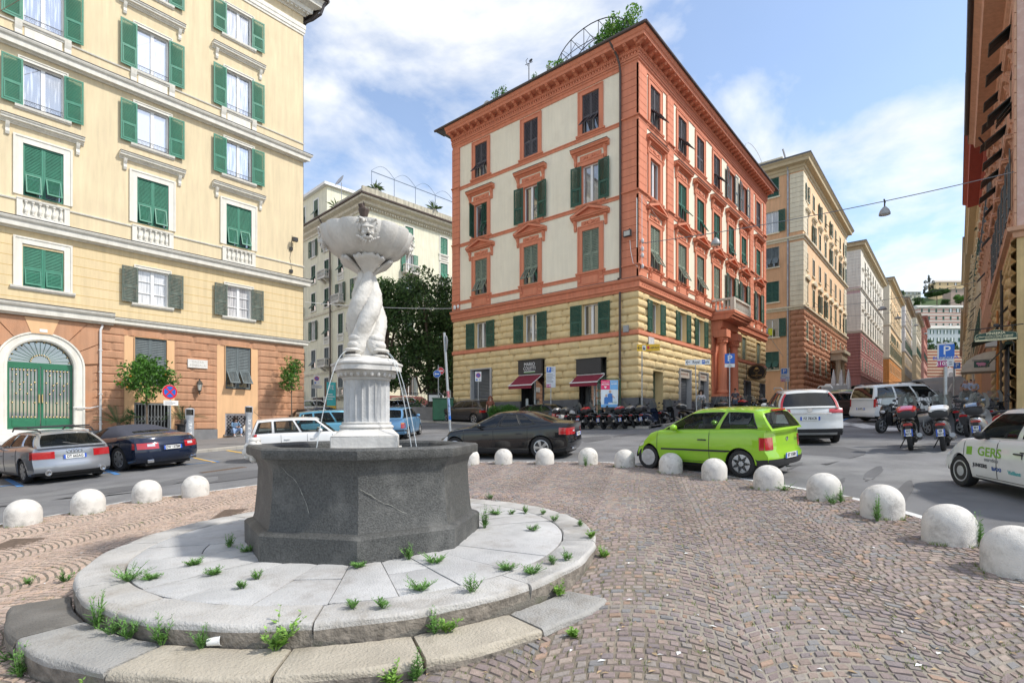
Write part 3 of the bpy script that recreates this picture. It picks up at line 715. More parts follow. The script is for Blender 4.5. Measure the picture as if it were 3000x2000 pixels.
 prof=[(rin-.0,.35),(rin,-.02),(rin+.06,-.07),(rin+.10,-.07),(rin+.12,-.05),(rout-.10,-.05),(rout-.07,-.10),(rout,-.10),(rout,.02)]
 path=[(-1,z) for z in (-2.0,0.,2.58)]+[('a',k) for k in range(0,25)]+[(1,z) for z in (2.58,0.,-2.0)]
 rows=[]
 for a,b in path:
  row=[]
  for rr,y in prof:
   if a=='a': t=PI-PI*b/24; row.append((rr*math.cos(t),y,dsp+rr*math.sin(t)))
   else: row.append((a*rr,y,b))
  rows.append(row)
 m.grid(rows); place('door_surround',m.mesh('door_surround',wstone,40),D_)
 dg=mat('door_green',(.02,.15,.075),.35,.08,4); brass=mat('brass_knobs',(.75,.58,.28),.3,.05,5,metal=.9)
 for sx in (-1,1):
  m=MB(); x0,x1=(-dr,0) if sx<0 else (0,dr)
  m.box(x0+.02,x0+.10,.24,.32,-.34,2.62); m.box(x1-.10,x1-.02,.24,.32,-.34,2.62); m.box(x0+.1,x1-.1,.245,.315,2.5,2.62); m.box(x0+.1,x1-.1,.245,.315,-.34,.18)
  m.bbox(x0+.18,x1-.18,.22,.26,-.24,.1,.02)
  n=7
  for k in range(n):
   x=x0+.14+(x1-x0-.28)*(k+.5)/n; m.tube([(x,.27,.18),(x,.27,2.5)],.012,5,cap=False)
  dl=place('door_leaf',m.mesh('door_leaf',dg),D_)
  m=MB()
  for k in range(n):
   x=x0+.14+(x1-x0-.28)*(k+.5)/n
   for z in (.22,2.42,.9+.42*(k%3),1.5+.35*((k+1)%3)): m.ell((x,.25,z),(.038,.03,.038),5,8)
  m.tube([(x0+.06 if sx>0 else x1-.06,.18,.9),(x0+.06 if sx>0 else x1-.06,.18,1.3)],.03,6); place('brass_studs',m.mesh('brass_studs',brass,60),dl)
 m=MB(); m.box(-dr,dr,.245,.315,2.62,2.78)
 for k in range(1,16):
  t=PI*k/16; m.tube([(.35*math.cos(t),.28,2.8+.35*math.sin(t)),((dr-.06)*math.cos(t),.28,2.74+(dr-.1)*math.sin(t))],.008,4,cap=False)
 place('fanlight_frame',m.mesh('fanlight_frame',dg),D_)
 m=MB()
 for k in range(12):
  t=PI*(k+.5)/12; m.ell((.36*math.cos(t),.25,2.8+.36*math.sin(t)),(.035,.03,.035),5,8); m.ell(((dr-.12)*math.cos(t),.25,2.74+(dr-.16)*math.sin(t)),(.035,.03,.035),5,8)
 place('brass_studs',m.mesh('brass_studs',brass,60),D_)
 m=MB(); m.prism([(-dr,-.4),(dr,-.4),(dr,2.6)]+[(dr*math.cos(PI*k/20),2.6+dr*math.sin(PI*k/20)) for k in range(1,20)]+[(-dr,2.6)],.34,.38,axis='y'); place('door_glass',m.mesh('door_glass',pane_d),D_)
 # voussoirs over the arch
 m=MB()
 for k,(a0,a1) in enumerate(((8,30),(31,52),(53,80),(100,127),(128,149),(150,172))):
  A=[R_(a) for a in (a0,a1)]; ro=1.62; pts=[]
  zt=lambda a: min(4.86,dsp+math.tan(a)*99)
  def outer(a):
   c_,s_=math.cos(a),math.sin(a); r=min(2.3/abs(c_) if abs(c_)>.01 else 9,(4.84-dsp)/s_); return (r*c_,dsp+r*s_)
  P=[outer(A[0]),outer((A[0]+A[1])/2),outer(A[1]),(ro*math.cos(A[1]),dsp+ro*math.sin(A[1])),(ro*math.cos((A[0]+A[1])/2),dsp+ro*math.sin((A[0]+A[1])/2)),(ro*math.cos(A[0]),dsp+ro*math.sin(A[0]))]
  m.prism(P,-.085,.0,axis='y')
 place('voussoir_ring',m.mesh('voussoir_ring',brown),D_)
 m=MB(); m.prism([(-.62,4.86),(-.38,4.14),(.38,4.14),(.62,4.86)],-.11,0,axis='y'); place('keystone',m.mesh('keystone',panel),D_)
 m=MB()
 for k in range(4): m.box(-1.75-.1*k,1.75+.1*k,-.30*k-.12,.3,-.34-.17*(k+1),-.34-.17*k)
 place('door_steps',m.mesh('door_steps',mat('white_marble_steps',(.62,.61,.58),.6,.08,3,.2,40,dirt=(.4,.39,.36),dirtamt=.4,dscale=3)),D_)
 # pipe, small wall things
 m=MB(); xp=7.02; m.tube([(xp,-.16,-2.),(xp,-.16,4.6),(xp+.1,-.12,4.85)],.055,8);
 for z in (-.1,.65,1.4,2.5,3.6): m.box(xp-.075,xp+.075,-.22,-.08,z-.02,z+.02)
 m.tube([(5.95,-.13,.70),(6.6,-.13,.68),(6.95,-.16,.78)],.03,6); F.put('drainpipe',m.mesh('drainpipe',mat('white_pipe',(.66,.64,.62),.5,.06,4)))
 m=MB(); m.box(10.98,12.0,-.12,-.05,3.05,3.52);
 add_text(m,'PIAZZA',.17,11.49,-.123,3.38,1,1.1); add_text(m,'MARSALA',.17,11.49,-.123,3.19,1,1.1)
 F.put('street_name_plaque',m.mesh('street_name_plaque',[mat('plaque_marble',(.70,.68,.64),.5,.08,4,dirt=(.5,.48,.44),dirtamt=.5,dscale=5),mat('plaque_letters',(.45,.42,.38),.6)]))
 m=MB(); m.box(4.72,5.0,-.125,-.1,4.22,4.36); F.put('house_number',m.mesh('house_number',whitep))
 # lantern on a bracket
 o=F.put('wall_lantern',None,11.52,-.28,1.55); m=MB(); lm=mat('lantern_bronze',(.09,.08,.065),.4,.1,6,metal=.5)
 m.tube([(0,.22,.45),(0,.1,.12),(0,0,.05),(0,0,.2)],.02,6); m.lathe([(.03,0),(.06,.06),(.03,.12),(.1,.2),(.12,.22)],8); m.lathe([(.19,.58),(.17,.62),(.12,.72),(.05,.78),(.04,.84),(0,.88)],8)
 for k in range(4): a=PI/2*k+.4; m.tube([(.11*math.cos(a),.11*math.sin(a),.22),(.17*math.cos(a),.17*math.sin(a),.58)],.01,4)
 place('lantern_frame',m.mesh('lantern_frame',lm),o); m=MB(); m.lathe([(.09,.23),(.155,.57)],8); place('lantern_glass',m.mesh('lantern_glass',mat('frosted_glass',(.55,.55,.5),.3)),o)
 # floodlight and junction boxes near the right edge
 m=MB(); m.box(17.0,17.3,-.42,-.22,9.15+2.5,9.4+2.5); m.tube([(17.15,0,12.0),(17.15,-.3,11.8)],.03,5); m.tube([(17.1,-.03,12.1),(17.05,-.03,11.3),(16.95,-.03,10.6),(17.1,-.03,9.7)],.01,4)
 for z in (11.2,9.75): m.lathe([(.1,-.05),(.1,.05)],8,0,(17.0,-.06)) if False else m.box(16.92,17.12,-.1,0,z-.1,z+.1)
 F.put('floodlight',m.mesh('floodlight',dark))
def thing_child(name,par,loc,rz): return place(name,None,par,loc,rz)
yellow_building()
# ---------------------------------------------------------------- the red and cream corner building
def red_building():
 SX,TY=26.62,13.41; XE=51.7; YE=28.0
 red=mat('red_trim',(.68,.245,.14),.82,.06,1.5,.2,70,streak=.10,dirt=(.52,.18,.10),dirtamt=.35,dscale=1.5)
 cream=mat('cream_stucco',(.86,.79,.63),.88,.03,.8,.2,70,streak=.05,dirt=(.66,.58,.44),dirtamt=.25,dscale=.9)
 yel=mat('ochre_rustication',(.74,.57,.30),.92,.07,1.5,.9,30,streak=.07,dirt=(.56,.42,.24),dirtamt=.45,dscale=1.6)
 basalt=mat('dark_stone_plinth',(.13,.13,.135),.8,.15,3,.4,40)
 B=thing('apartment_building','red and cream corner building with an ochre rusticated base at the street corner','building',(SX,TY,0))
 LW=YE-TY; RW=XE-SX
 FL=Fac(B,SX,YE,-PI/2)      # left facade: local x = YE - T
 FR=Fac(B,SX,TY,0)          # street facade: local x = S - SX
 lc=[YE-25.2,YE-20.83,YE-16.4]; rc=[28.78-SX,32.7-SX,35.8-SX,39.0-SX,42.2-SX,45.35-SX,49.45-SX]
 facs=((FL,LW,lc,1.14,False),(FR,RW,rc,1.14,True))
 pil={0:[(0,.72),(LW-.95,LW)],1:[(0,.95),(4.2-.5,4.2+.4),(20.3,21.25),(RW-.75,RW)]}
 ldoors=[(YE-26.1,YE-24.2,-.5,3.68),(YE-21.63,YE-19.77,-.5,3.9),(YE-17.2,YE-15.35,-.6,3.66)]
 rdoors=[(28.5-SX,29.9-SX,-.3,2.95),(32.15-SX,33.95-SX,-.1,3.38),(35.4-SX,37.05-SX,.2,3.4),(42.35-SX,43.6-SX,.5,3.4),(45.25-SX,46.95-SX,.7,3.4),(49.75-SX,51.2-SX,1.,3.4)]
 portal=(38.0-SX,41.4-SX)
 lintM=cached('rlm',lambda:lintel(2.5,red,0,.36,.62,.16));
 def pediment():
  m=MB(); w=2.55; k=1.; mould(m,-w/2,w/2,[(0,0),(.05,0),(.07,.05),(.2,.07),(.22,.14),(.30,.17),(.30,.21),(0,.22)])
  for sx in (-1,1):
   P=[(sx*w/2,.21),(0,.66)]; L=math.hypot(w/2,.45);
   pts=[(sx*w/2,.20),(sx*w/2,.28),(0,.72),(0,.58),(sx*(w/2-.22),.21)]
   m.prism(pts,-.30,.0,axis='y')
  m.prism([(-w/2+.2,.2),(w/2-.2,.2),(0,.6)],-.10,0,axis='y')
  for sx in (-1,1): console(m,sx*(w/2-.24),.16,-.60,0,.2)
  m.box(-.62,.62,-.05,.0,-.42,-.10); m.ell((0,-.06,-.22),(.16,.07,.15),6,8);
  for sx in (-1,1):
   m.tube([(sx*.16,-.06,-.25),(sx*.3,-.06,-.18),(sx*.42,-.06,-.32),(sx*.55,-.06,-.24)],[.05,.04,.035,.02],5)
  for sx in (-1,1): m.face([(sx*w/2,-.31,.285),(0,-.31,.73),(0,0,.73),(sx*w/2,0,.285)],1)
  return m.mesh('pediment',[red,leadm])
 def flathead():
  m=MB(); w=2.5; mould(m,-w/2,w/2,[(a*1.05,b) for a,b in LINT])
  for sx in (-1,1): console(m,sx*(w/2-.24),.16,-.62,0,.22)
  m.box(-w/2-.01,w/2+.01,-.36,0,.325,.342,1); m.box(-.72,.72,-.045,.0,-.50,-.10); m.ell((0,-.06,-.28),(.17,.07,.16),6,8)
  for sx in (-1,1): m.tube([(sx*.18,-.05,-.3),(sx*.34,-.06,-.2),(sx*.48,-.05,-.38),(sx*.66,-.05,-.26)],[.05,.04,.035,.02],5)
  return m.mesh('cornice',[red,leadm])
 def apron(w):
  m=MB(); m.box(-w/2-.25,w/2+.25,-.05,.01,-.84,-.16); m.box(-w/2+.12,w/2-.12,-.08,-.04,-.72,-.30)
  for sx in (-1,1): console(m,sx*(w/2+.10),.2,-.62,-.16,.2)
  return m.mesh('apron',red)
 pedM=pediment(); flatM=flathead(); apM=apron(1.3)
 def brackets():
  m=MB()
  for sx in (-1,1): console(m,sx*.62,.18,-.50,-.16,.18)
  return m.mesh('sill_brackets',red)
 brM=brackets()
 for fi,(F,Wd,cs,w,right) in enumerate(facs):
  w_=1.3 if right else 1.14; fw=.30
  zs=dict(Z=(5.1,1.78),B=(8.78,2.45),M=(12.78,2.28),T=(16.92,2.32))
  holes=[]
  for x in cs:
   for k,(z,h) in zs.items():
    if k=='Z' and right and x>portal[0]-.6 and x<portal[1]+.6: continue
    ww=1.1 if k=='Z' else w_
    holes.append((x-ww/2,x+ww/2,z,z+h))
  doors=rdoors if right else ldoors
  m=MB(); wallmesh(m,0,Wd,7.2,20.3,holes,0);
  bh=[h for h in holes if h[2]<7]+doors+([(portal[0],portal[1],-.5,6.9)] if right else [])
  wallmesh(m,0,Wd,-1.5,7.2,bh,1)
  F.put('wall',m.mesh('wall',[cream,yel]))
  # rustication: two fields split by the mezzanine belt
  bh2=[(a-.0 if d[3]<7 and d in doors else a-.22,b+(.0 if d in doors else .22),c,e) for d in bh for (a,b,c,e) in (d,)]
  m=MB(); blocks(m,0,Wd,5.08,7.2,5,bh2,.11,(1.0,1.7),l=int(right),r=int(not right),seed=4+fi,ex=(3.2,7.),nz=6); blocks(m,0,Wd,1.35,4.80,8,bh2,.11,(1.0,1.8),l=int(right),r=int(not right),seed=14+fi,ex=(3.2,7.),nz=6)
  F.put('rusticated_base',m.mesh('rusticated_base',yel,60))
  m=MB()
  segs=[(0,Wd)]
  for d in sorted(doors+([(portal[0],portal[1],0,0)] if right else [])): segs=[s for a,b in segs for s in ((a,min(b,d[0])),(max(a,d[1]),b)) if s[1]-s[0]>.05]
  for a,b in segs: m.box(a-(.15 if (right and a<.01) else 0),b+(.15 if not right and b>Wd-.01 else 0),-.15,.02,-1.5,1.33)
  F.put('plinth',m.mesh('plinth',basalt))
  # belts
  m=MB(); l,r=(1,0) if right else (0,1)
  L0=0
  mould(m,0,Wd,[(0,7.2),(.10,7.2),(.14,7.32),(.22,7.36),(.22,7.66),(.30,7.70),(.36,7.80),(.36,7.86),(0,7.90)],0,l,r); m.box(-.36 if right else 0,Wd+(0 if right else .36),-.375,0,7.865,7.885,1)
  xs_=.12
  while xs_<Wd: m.tube([(xs_+.075*math.cos(t*.7)*(1-t/11),-.232,7.51+.075*math.sin(t*.7)*(1-t/11)) for t in range(9)],.014,4,cap=False); xs_+=.26
  z0,z1=4.80,5.06
  ps=[(0,Wd)] if not right else [(0,portal[0]),(portal[1],Wd)]
  for a,b in ps: mould(m,a,b,[(0,z0),(.09,z0),(.12,z0+.05),(.12,z1-.03),(.05,z1),(0,z1)],0,l if a==0 else 0,r if b==Wd else 0)
  for z in (8.55,12.62,16.7):
   mould(m,0,Wd,[(0,z-.15),(.04,z-.15),(.05,z),(.09,z+.02),(.09,z+.06),(0,z+.07)],0,l,r)
  for z0,z1 in ((19.55,19.9),): mould(m,0,Wd,[(0,19.62),(.05,19.62),(.06,19.8),(.12,19.84),(.14,19.92),(0,19.95)],0,l,r)
  # quoin pilasters with fine joints
  for a,b in pil[1 if right else 0]:
   for z0,z1 in ((7.9,8.42),(8.66,12.48),(12.73,16.56),(16.8,19.62)):
    n=max(1,round((z1-z0)/.42)); hh=(z1-z0)/n
    a2,b2=a-(.10 if (right and a==0) else 0),b+(.10 if (not right and b>Wd-.01) else 0)
    for k in range(n): m.box(a2,b2,-.10,.01,z0+k*hh+.012,z0+(k+1)*hh-.012,0)
    m.box(a2+.012,b2-.012,-.085,.01,z0,z1,2)
   for z in (8.55,12.62,16.7): mould(m,a,b,[(0,z-.17),(.11,z-.17),(.13,z),(.22,z+.03),(.22,z+.09),(0,z+.10)],0,1 if (right and a==0) else 0,1 if (not right and b>Wd-.01) else 0);
  # crowning cornice: frieze, dentils, egg band, modillions, corona
  mould(m,0,Wd,[(0,19.95),(.16,19.95),(.18,20.05),(.2,20.1)],0,l,r)
  zc=lambda z:19.95+(z-19.95)*.60
  mould(m,0,Wd,[(o*.75,zc(z)) for o,z in ((0,20.1),(.17,20.1),(.17,20.36),(.30,20.40),(.34,20.62),(.22,20.66),(.24,20.95),(.95,20.97),(.98,21.2),(1.06,21.28),(1.16,21.5),(1.2,21.6),(1.2,21.64),(0,21.66))],0,l,r)
  x=-.2 if right else 0.05
  while x<Wd+(.0 if right else .2): m.box(x,x+.10,-.215,-.12,zc(20.12),zc(20.35)); x+=.19
  x=-.24 if right else .04
  while x<Wd+(.0 if right else .24): m.ell((x,-.245,zc(20.51)),(.04,.045,.06),4,6); x+=.14
  x=-.5 if right else .15
  while x<Wd+(.0 if right else .5):
   m.prism([(-o*.75,zc(z)) for o,z in ((.24,20.62),(.42,20.62),(.62,20.76),(.82,20.82),(.9,20.90),(.9,20.965),(.24,20.965))],x,x+.2,axis='x'); m.ell((x+.10,-.60,zc(20.82)),(.08,.06,.045),4,6); x+=.66
  F.put('cornice',m.mesh('cornice',[red,leadm,mat('red_joint',(.28,.08,.04),.9)]))
  # windows, storey by storey
  if not right:
   spec=dict(Z=[('open',(0,0))]*3,B=[('closed',(30,30)),('closed',(36,36)),('closed',(0,0))],M=[('half',(0,26)),('open',(0,0)),('open',(0,0))],T=[('closed',(42,42)),('closed',(0,0)),('closed',(42,42))])
  else:
   spec=dict(Z=[('open',(0,0))]*3+[None]+[('closed',(0,0))]*3,B=[('closed',(28,28)),('closed',(28,28)),('closed',(28,28)),('closed',(0,0)),('open',(0,0)),('open',(0,0)),('open',(0,0))],M=[('none',(0,0)),('closed',(36,40)),('closed',(0,30)),('closed',(0,0)),('closed',(18,18)),('closed',(12,12)),('closed',(0,0))],T=[('closed',(48,48)),('closed',(48,48)),('closed',(0,0)),('closed',(48,48)),('open',(0,0)),('open',(0,0)),('closed',(0,0))])
  for i,x in enumerate(cs):
   for k,(z,h) in zs.items():
    sp_=spec[k][i]
    if sp_ is None: continue
    SM=dict(Z=dgreen if i<3 else ogreen,B=ogreen if sp_[0]=='closed' else dgreen,M=dgreen if not right else mat('shutter_mid_green',(.045,.17,.12),.55,.12,4,.1,60,streak=.15),T=plum if sp_[0]=='closed' else slate)[k]
    if k=='Z': window(F,x,z,1.1,h,.02,yel,False,sp_[0],SM,pane_d,flap=sp_[1],lw=.78 if not right else .62,dep=.3,pitch=.07,ang=3)
    elif k=='B':
     o=window(F,x,z,w_,h,fw,red,True,sp_[0],SM,pane_d,flap=sp_[1],ped=(pedM,.66),lw=.70,pitch=.09); place('apron',apM,o)
    elif k=='M':
     o=window(F,x,z,w_,h,fw,red,True,sp_[0],SM,pane_d,flap=sp_[1],lint=(flatM,.70),lw=.72); place('sill_brackets',brM,o)
    else: window(F,x,z,w_,h,fw-.02,red,True,sp_[0],SM,pane_d,flap=sp_[1],lw=.66,pitch=.08)
 # remaining sides, roof, gutter
 m=MB(); w2,l2=RW,LW
 m.face([(w2,0,-1),(w2,l2,-1),(w2,l2,20.9),(w2,0,20.9)]); m.face([(0,l2,-1),(w2,l2,-1),(w2,l2,20.9),(0,l2,20.9)]); m.face([(-.8,-.8,20.95),(w2+.8,-.8,20.95),(w2+.8,l2+.8,20.95),(-.8,l2+.8,20.95)],1)
 # overhang returns past the far ends
 place('rear_wall',m.mesh('rear_wall',[cream,leadm]),B)
 m=MB(); x1,y1=RW+.75,LW+.95; g_=.93
 m.tube([(-g_,y1,20.99),(-g_,-g_,20.99)],.085,8); m.tube([(-g_,-g_,20.99),(x1,-g_,20.99)],.085,8); m.box(-.9,0,-.9,y1,20.98,21.05); m.box(0,x1,-.9,0,20.98,21.05)
 px=.95
 m.tube([(-.88,px+.3,20.95),(-.75,px+.22,20.7),(-.42,px+.1,20.3),(-.28,px,19.8),(-.2,px,19.4),(-.2,px,8.0),(-.42,px,7.9)],.065,8); m.tube([(-.25,px,7.2),(-.25,px,-.5)],.07,8)
 place('gutter',m.mesh('gutter',mat('brown_gutter',(.075,.05,.042),.45,.12,5)),B)
 m=MB(); m.box(-.05,.12,-.0,LW-.9,21.0,21.75); m.box(.12,6,-.0,.12,21.0,21.75)
 place('roof_parapet',m.mesh('roof_parapet',mat('parapet_cream',(.72,.68,.58),.85,.06,2,.2,50,streak=.1)),B)
 # doors and shops
 rol=mat('roller_shutter',(.16,.17,.18),.5,.1,4,metal=.3); frame_m=mat('marble_frame',(.42,.41,.40),.6,.08,3)
 def roller(F,d,sign=None,lab='shop_shutter',fm=frame_m,dark_top=False):
  a,b,z0,z1=d; m=MB(); zt=z1-(.55 if sign else .0)
  z=max(z0,-1);
  while z<zt: m.face([(a,.18,z),(b,.18,z),(b,.15,z+.05),(a,.15,z+.05)]); m.face([(a,.15,z+.05),(b,.15,z+.05),(b,.18,z+.10),(a,.18,z+.10)]); z+=.10
  m.box(a-.02,a+.07,-.15,.2,z0,z1,1); m.box(b-.07,b+.02,-.15,.2,z0,z1,1); m.box(a+.07,b-.07,-.13,.2,z1-.08,z1,1)
  if sign:
   m.box(a+.07,b-.07,-.04,.1,z1-.58,z1-.08,2); add_text(m,sign,.24,(a+b)/2,-.045,z1-.33,3,.7)
  F.put(lab,m.mesh(lab,[rol,fm,mat('shop_fascia_beige',(.55,.48,.40),.7),mat('shop_letters_rust',(.30,.10,.05),.6)]))
 roller(FL,ldoors[0]); roller(FR,rdoors[1],'ebrezzen in caff\u00e8'); roller(FR,rdoors[2],'il Bersagliere');
 for d in rdoors[3:]: roller(FR,d,None,fm=basalt)
 m=MB(); a,b,z0,z1=rdoors[0]; m.box(a,b,.5,.54,z0,z1,1); m.box(a+.1,a+.85,.44,.5,z0,z1-.35,1); m.face([(a,0,z0),(a,.5,z0),(a,.5,z1),(a,0,z1)],2); m.face([(b,0,z0),(b,.5,z0),(b,.5,z1),(b,0,z1)],2); m.face([(a,0,z1),(b,0,z1),(b,.5,z1),(a,.5,z1)],2)
 for k in range(3): m.box(a+.3,a+.62,.425,.438,.7+k*.5,1.05+k*.5,3)
 FR.put('glazed_door',m.mesh('glazed_door',[yel,mat('olive_glass',(.10,.12,.08),.15,.05,3),yel,whitep]))
 # hairdresser front and estate-agent front with burgundy awnings
 char=mat('charcoal_fascia',(.035,.035,.037),.5,.05,5); burg=mat('burgundy_canvas',(.20,.016,.035),.8,.08,3,.2,90); wl_=mat('sign_white',(.8,.8,.8),.5); gstripe=mat('sign_green_stripe',(.12,.30,.08),.5)
 for d,txt,aw in ((ldoors[1],1,(.0,.9,2.4,3.15)),(ldoors[2],0,(.15,1.05,2.25,2.9))):
  a,b,z0,z1=d; m=MB(); m.box(a,b,.7,.74,z0,z1,0); m.face([(a,0,z0),(a,.7,z0),(a,.7,z1),(a,0,z1)],1); m.face([(b,0,z0),(b,.7,z0),(b,.7,z1),(b,0,z1)],1); m.face([(a,0,z1),(b,0,z1),(b,.7,z1),(a,.7,z1)],1)
  m.box(a,a+.1,.2,.3,z0,z1,1); m.box(b-.1,b,.2,.3,z0,z1,1); m.box((a+b)/2-.04,(a+b)/2+.04,.2,.3,z0,2.6,2)
  for k in range(3 if txt else 9):
   xx=(a+b)/2+.15+.24*(k%3) if not txt else a+.2; zz=1.9-.45*(k//3) if not txt else .6+.3*k
   m.box(xx,xx+.19,.22,.25,zz,zz+.3,2)
  FL.put('shop_front',m.mesh('shop_front',[pane_d,voidm,mat('window_cards',(.6,.66,.68),.5,.2,9)]))
  m=MB(); m.box(a-.02,b+(-.0 if txt else -.2),-.30,-.13,z1-.86,z1-.01,0); m.box(a-.1,b+.03,-.34,0,z1,z1+.03,0)
  if txt:
   cx=(a+b)/2-.02
   add_text(m,'MARIO',.30,cx,-.304,z1-.27,1,.95); add_text(m,'COLETTI',.30,cx,-.304,z1-.53,1,.82); m.box(cx-.45,cx+.45,-.304,-.30,z1-.74,z1-.70,1); m.box(cx-.45,cx+.45,-.304,-.30,z1-.80,z1-.75,2)
  FL.put('shop_sign',m.mesh('shop_sign',[char,wl_,gstripe]))
  m=MB(); zt=z1-.92; zb=zt-.72 if txt else zt-.5; o=1.25 if txt else .95; x0,x1=a-.02,b-.05
  m.face([(x0,-.16,zt),(x1,-.16,zt),(x1,-o,zb),(x0,-o,zb)],0); m.face([(x0,-.16,zt-.02),(x1,-.16,zt-.02),(x1,-o,zb-.02),(x0,-o,zb-.02)],0)
  n=12
  for k in range(n): xa,xb=x0+(x1-x0)*k/n,x0+(x1-x0)*(k+1)/n; m.face([(xa,-o,zb-.02),(xb,-o,zb-.02),(xb,-o-.01,zb-.22),(xa,-o-.01,zb-.22)],0)
  m.tube([(x0-.03,-o-.01,zb),(x1+.03,-o-.01,zb)],.035,6,1); m.tube([(x0,-.16,zt),(x1,-.16,zt)],.05,6,1); m.tube([(x1,-.16,zt-.05),(x1-.02,-o,zb)],.025,6,1); m.tube([(x0,-.16,zt-.05),(x0+.02,-o,zb)],.025,6,1)
  FL.put('awning',m.mesh('awning',[burg,whitep]))
 # portal: paired columns, arched door, entablature and balcony
 P=place('entrance_portal',None,B,FR.loc((portal[0]+portal[1])/2,0,0),0)
 m=MB(); hw=(portal[1]-portal[0])/2
 m.box(-hw,hw,-.12,.02,1.2,7.2); m.box(-hw+.2,hw-.2,-.35,0,6.05,6.5); mould(m,-hw-.05,hw+.05,[(0,6.5),(.62,6.5),(.66,6.62),(.75,6.66),(.78,7.15),(0,7.15)],0,0,0)
 place('entablature',m.mesh('entablature',red),P)
 for sx in (-1,1):
  m=MB(); cx=sx*(hw-.42); m.lathe([(.34,1.95),(.34,2.02),(.40,2.06),(.40,2.16),(.33,2.22),(.30,2.3),(.30,3.6),(.255,5.45),(.28,5.47),(.28,5.52),(.25,5.54),(.30,5.75),(.38,5.95),(.42,6.05)],18,0,(cx,-.62),cap=True)
  m.box(cx-.44,cx+.44,-1.06,-.18,5.98,6.07); m.box(cx-.42,cx+.42,-1.04,-.2,1.2,1.95) if False else m.box(cx-.45,cx+.45,-1.07,-.13,1.78,1.95)
  for k in range(14):
   a=2*PI*k/14;
   for zz in (5.58,5.75): m.ell((cx+.31*math.cos(a+zz),-.62+.31*math.sin(a+zz),zz+.08),(.07,.07,.1),4,6)
  col=place('column',m.mesh('column',red,50),P)
  m=MB(); m.box(cx-.5,cx+.5,-1.1,0,-.2,1.775); place('pedestal',m.mesh('pedestal',basalt),col)
  m=MB(); m.box(cx-.44,cx+.44,-1.05,0,6.07,6.5); place('impost',m.mesh('impost',red),col)
 m=MB(); pts=[(-.78,.4),(.78,.4),(.78,4.5)]+[(.78*math.cos(PI*k/14),4.5+.78*math.sin(PI*k/14)) for k in range(1,14)]+[(-.78,4.5)]
 m.prism(pts,-.14,-.13,axis='y'); place('portal_door',m.mesh('portal_door',mat('portal_door_red',(.30,.07,.035),.7,.1,4)),P)
 m=MB()
 for r0,r1,y in ((.78,.98,-.22),(.5,.56,-.17)):
  rows=[]
  for k in range(-1,16):
   t=PI*k/14; t=min(PI,max(0,t)); z=4.5 if 0<=k<=14 else 1.9; q=[]
   for rr,yy in ((r0,-.13),(r0,y),(r1,y),(r1,-.13)): q.append((rr*math.cos(t),yy,z+rr*math.sin(t)*(1 if 0<=k<=14 else 0)))
   rows.append(q)
  m.grid(rows,0 if r0>.6 else 1)
 m.box(-.82,.82,-.2,-.13,3.9,4.05,0);
 for sx in (-1,1): m.box(sx*.38-.28,sx*.38+.28,-.16,-.13,2.1,3.6,1); m.box(sx*.38-.22,sx*.38+.22,-.17,-.13,2.16,3.54,2)
 place('door_moulding',m.mesh('door_moulding',[red,cream,mat('portal_door_red',(.3,.07,.035))]),P)
 m=MB(); m.box(-hw-.35,hw+.35,-1.7,0,7.55,7.72); mould(m,-hw-.3,hw+.3,[(0,7.16),(1.3,7.16),(1.45,7.35),(1.62,7.4),(1.66,7.55),(0,7.55)],0,0,0)
 x=-hw-.2
 while x<hw+.2: m.box(x,x+.14,-1.52,-.3,7.2,7.34); x+=.28
 place('balcony_slab',m.mesh('balcony_slab',red),P)
 m=MB(); y=-1.5
 def brow(x0,x1,y0,y1,n):
  for k in range(n):
   t=(k+.5)/n; m.lathe([(.06,7.86),(.045,7.92),(.085,8.1),(.05,8.3),(.04,8.4),(.06,8.5)],8,0,(x0+(x1-x0)*t,y0+(y1-y0)*t),cap=False)
 brow(-hw+.1,hw-.1,y,y,13)
 for sx in (-1,1): brow(sx*(hw+.05),sx*(hw+.05),y+.2,-.2,4)
 for z0,z1,o in ((7.72,7.86,.12),(8.5,8.64,.13)):
  m.box(-hw-.2,hw+.2,y-o,y+o,z0,z1)
  for sx in (-1,1): a,b=sorted((sx*(hw+.05-.11),sx*(hw+.05+.11))); m.box(a,b,y+o,0,z0,z1)
 for sx in (-1,1): a,b=sorted((sx*(hw-.08),sx*(hw+.2))); m.box(a,b,y-.14,y+.14,7.86,8.5)
 place('balustrade',m.mesh('balustrade',mat('balcony_stone',(.62,.58,.50),.85,.1,4,.3,50,streak=.2),40),P)
 # hanging oval sign on the street side, plaques and boxes
 o=FR.put('hanging_sign',None,44.9-SX,-1.15,3.95); m=MB(); blk=mat('sign_black',(.012,.011,.01),.35); gold=mat('sign_gold',(.55,.36,.12),.4,.05,5,metal=.4)
 def oval(rx,rz,y0,y1,q): m.prism([(rx*math.cos(2*PI*k/32),rz*math.sin(2*PI*k/32)) for k in range(32)],y0,y1,q,axis='y')
 m.M=Matrix.Rotation(-PI/2,4,'Z')
 oval(.72,.62,-.05,.05,0)
 for yy in (-.052,.052):
  P_=[(.66*math.cos(2*PI*k/40),yy,.56*math.sin(2*PI*k/40)) for k in range(41)]; m.tube(P_,.012,4,1,cap=False)
 add_text(m,'LE',.15,0,-.056,-.10,1); add_text(m,'VALENTINE',.17,0,-.056,-.26,1,.9); add_text(m,'1952',.09,0,-.056,-.41,1)
 for sx in (-1,1): m.tube([(0,-.056,.0),(sx*.22,-.056,.12),(sx*.12,-.056,.3),(0,-.056,.38)],.016,4,1);
 m.ell((0,-.056,.3),(.13,.012,.1),5,10,1)
 m.M=None
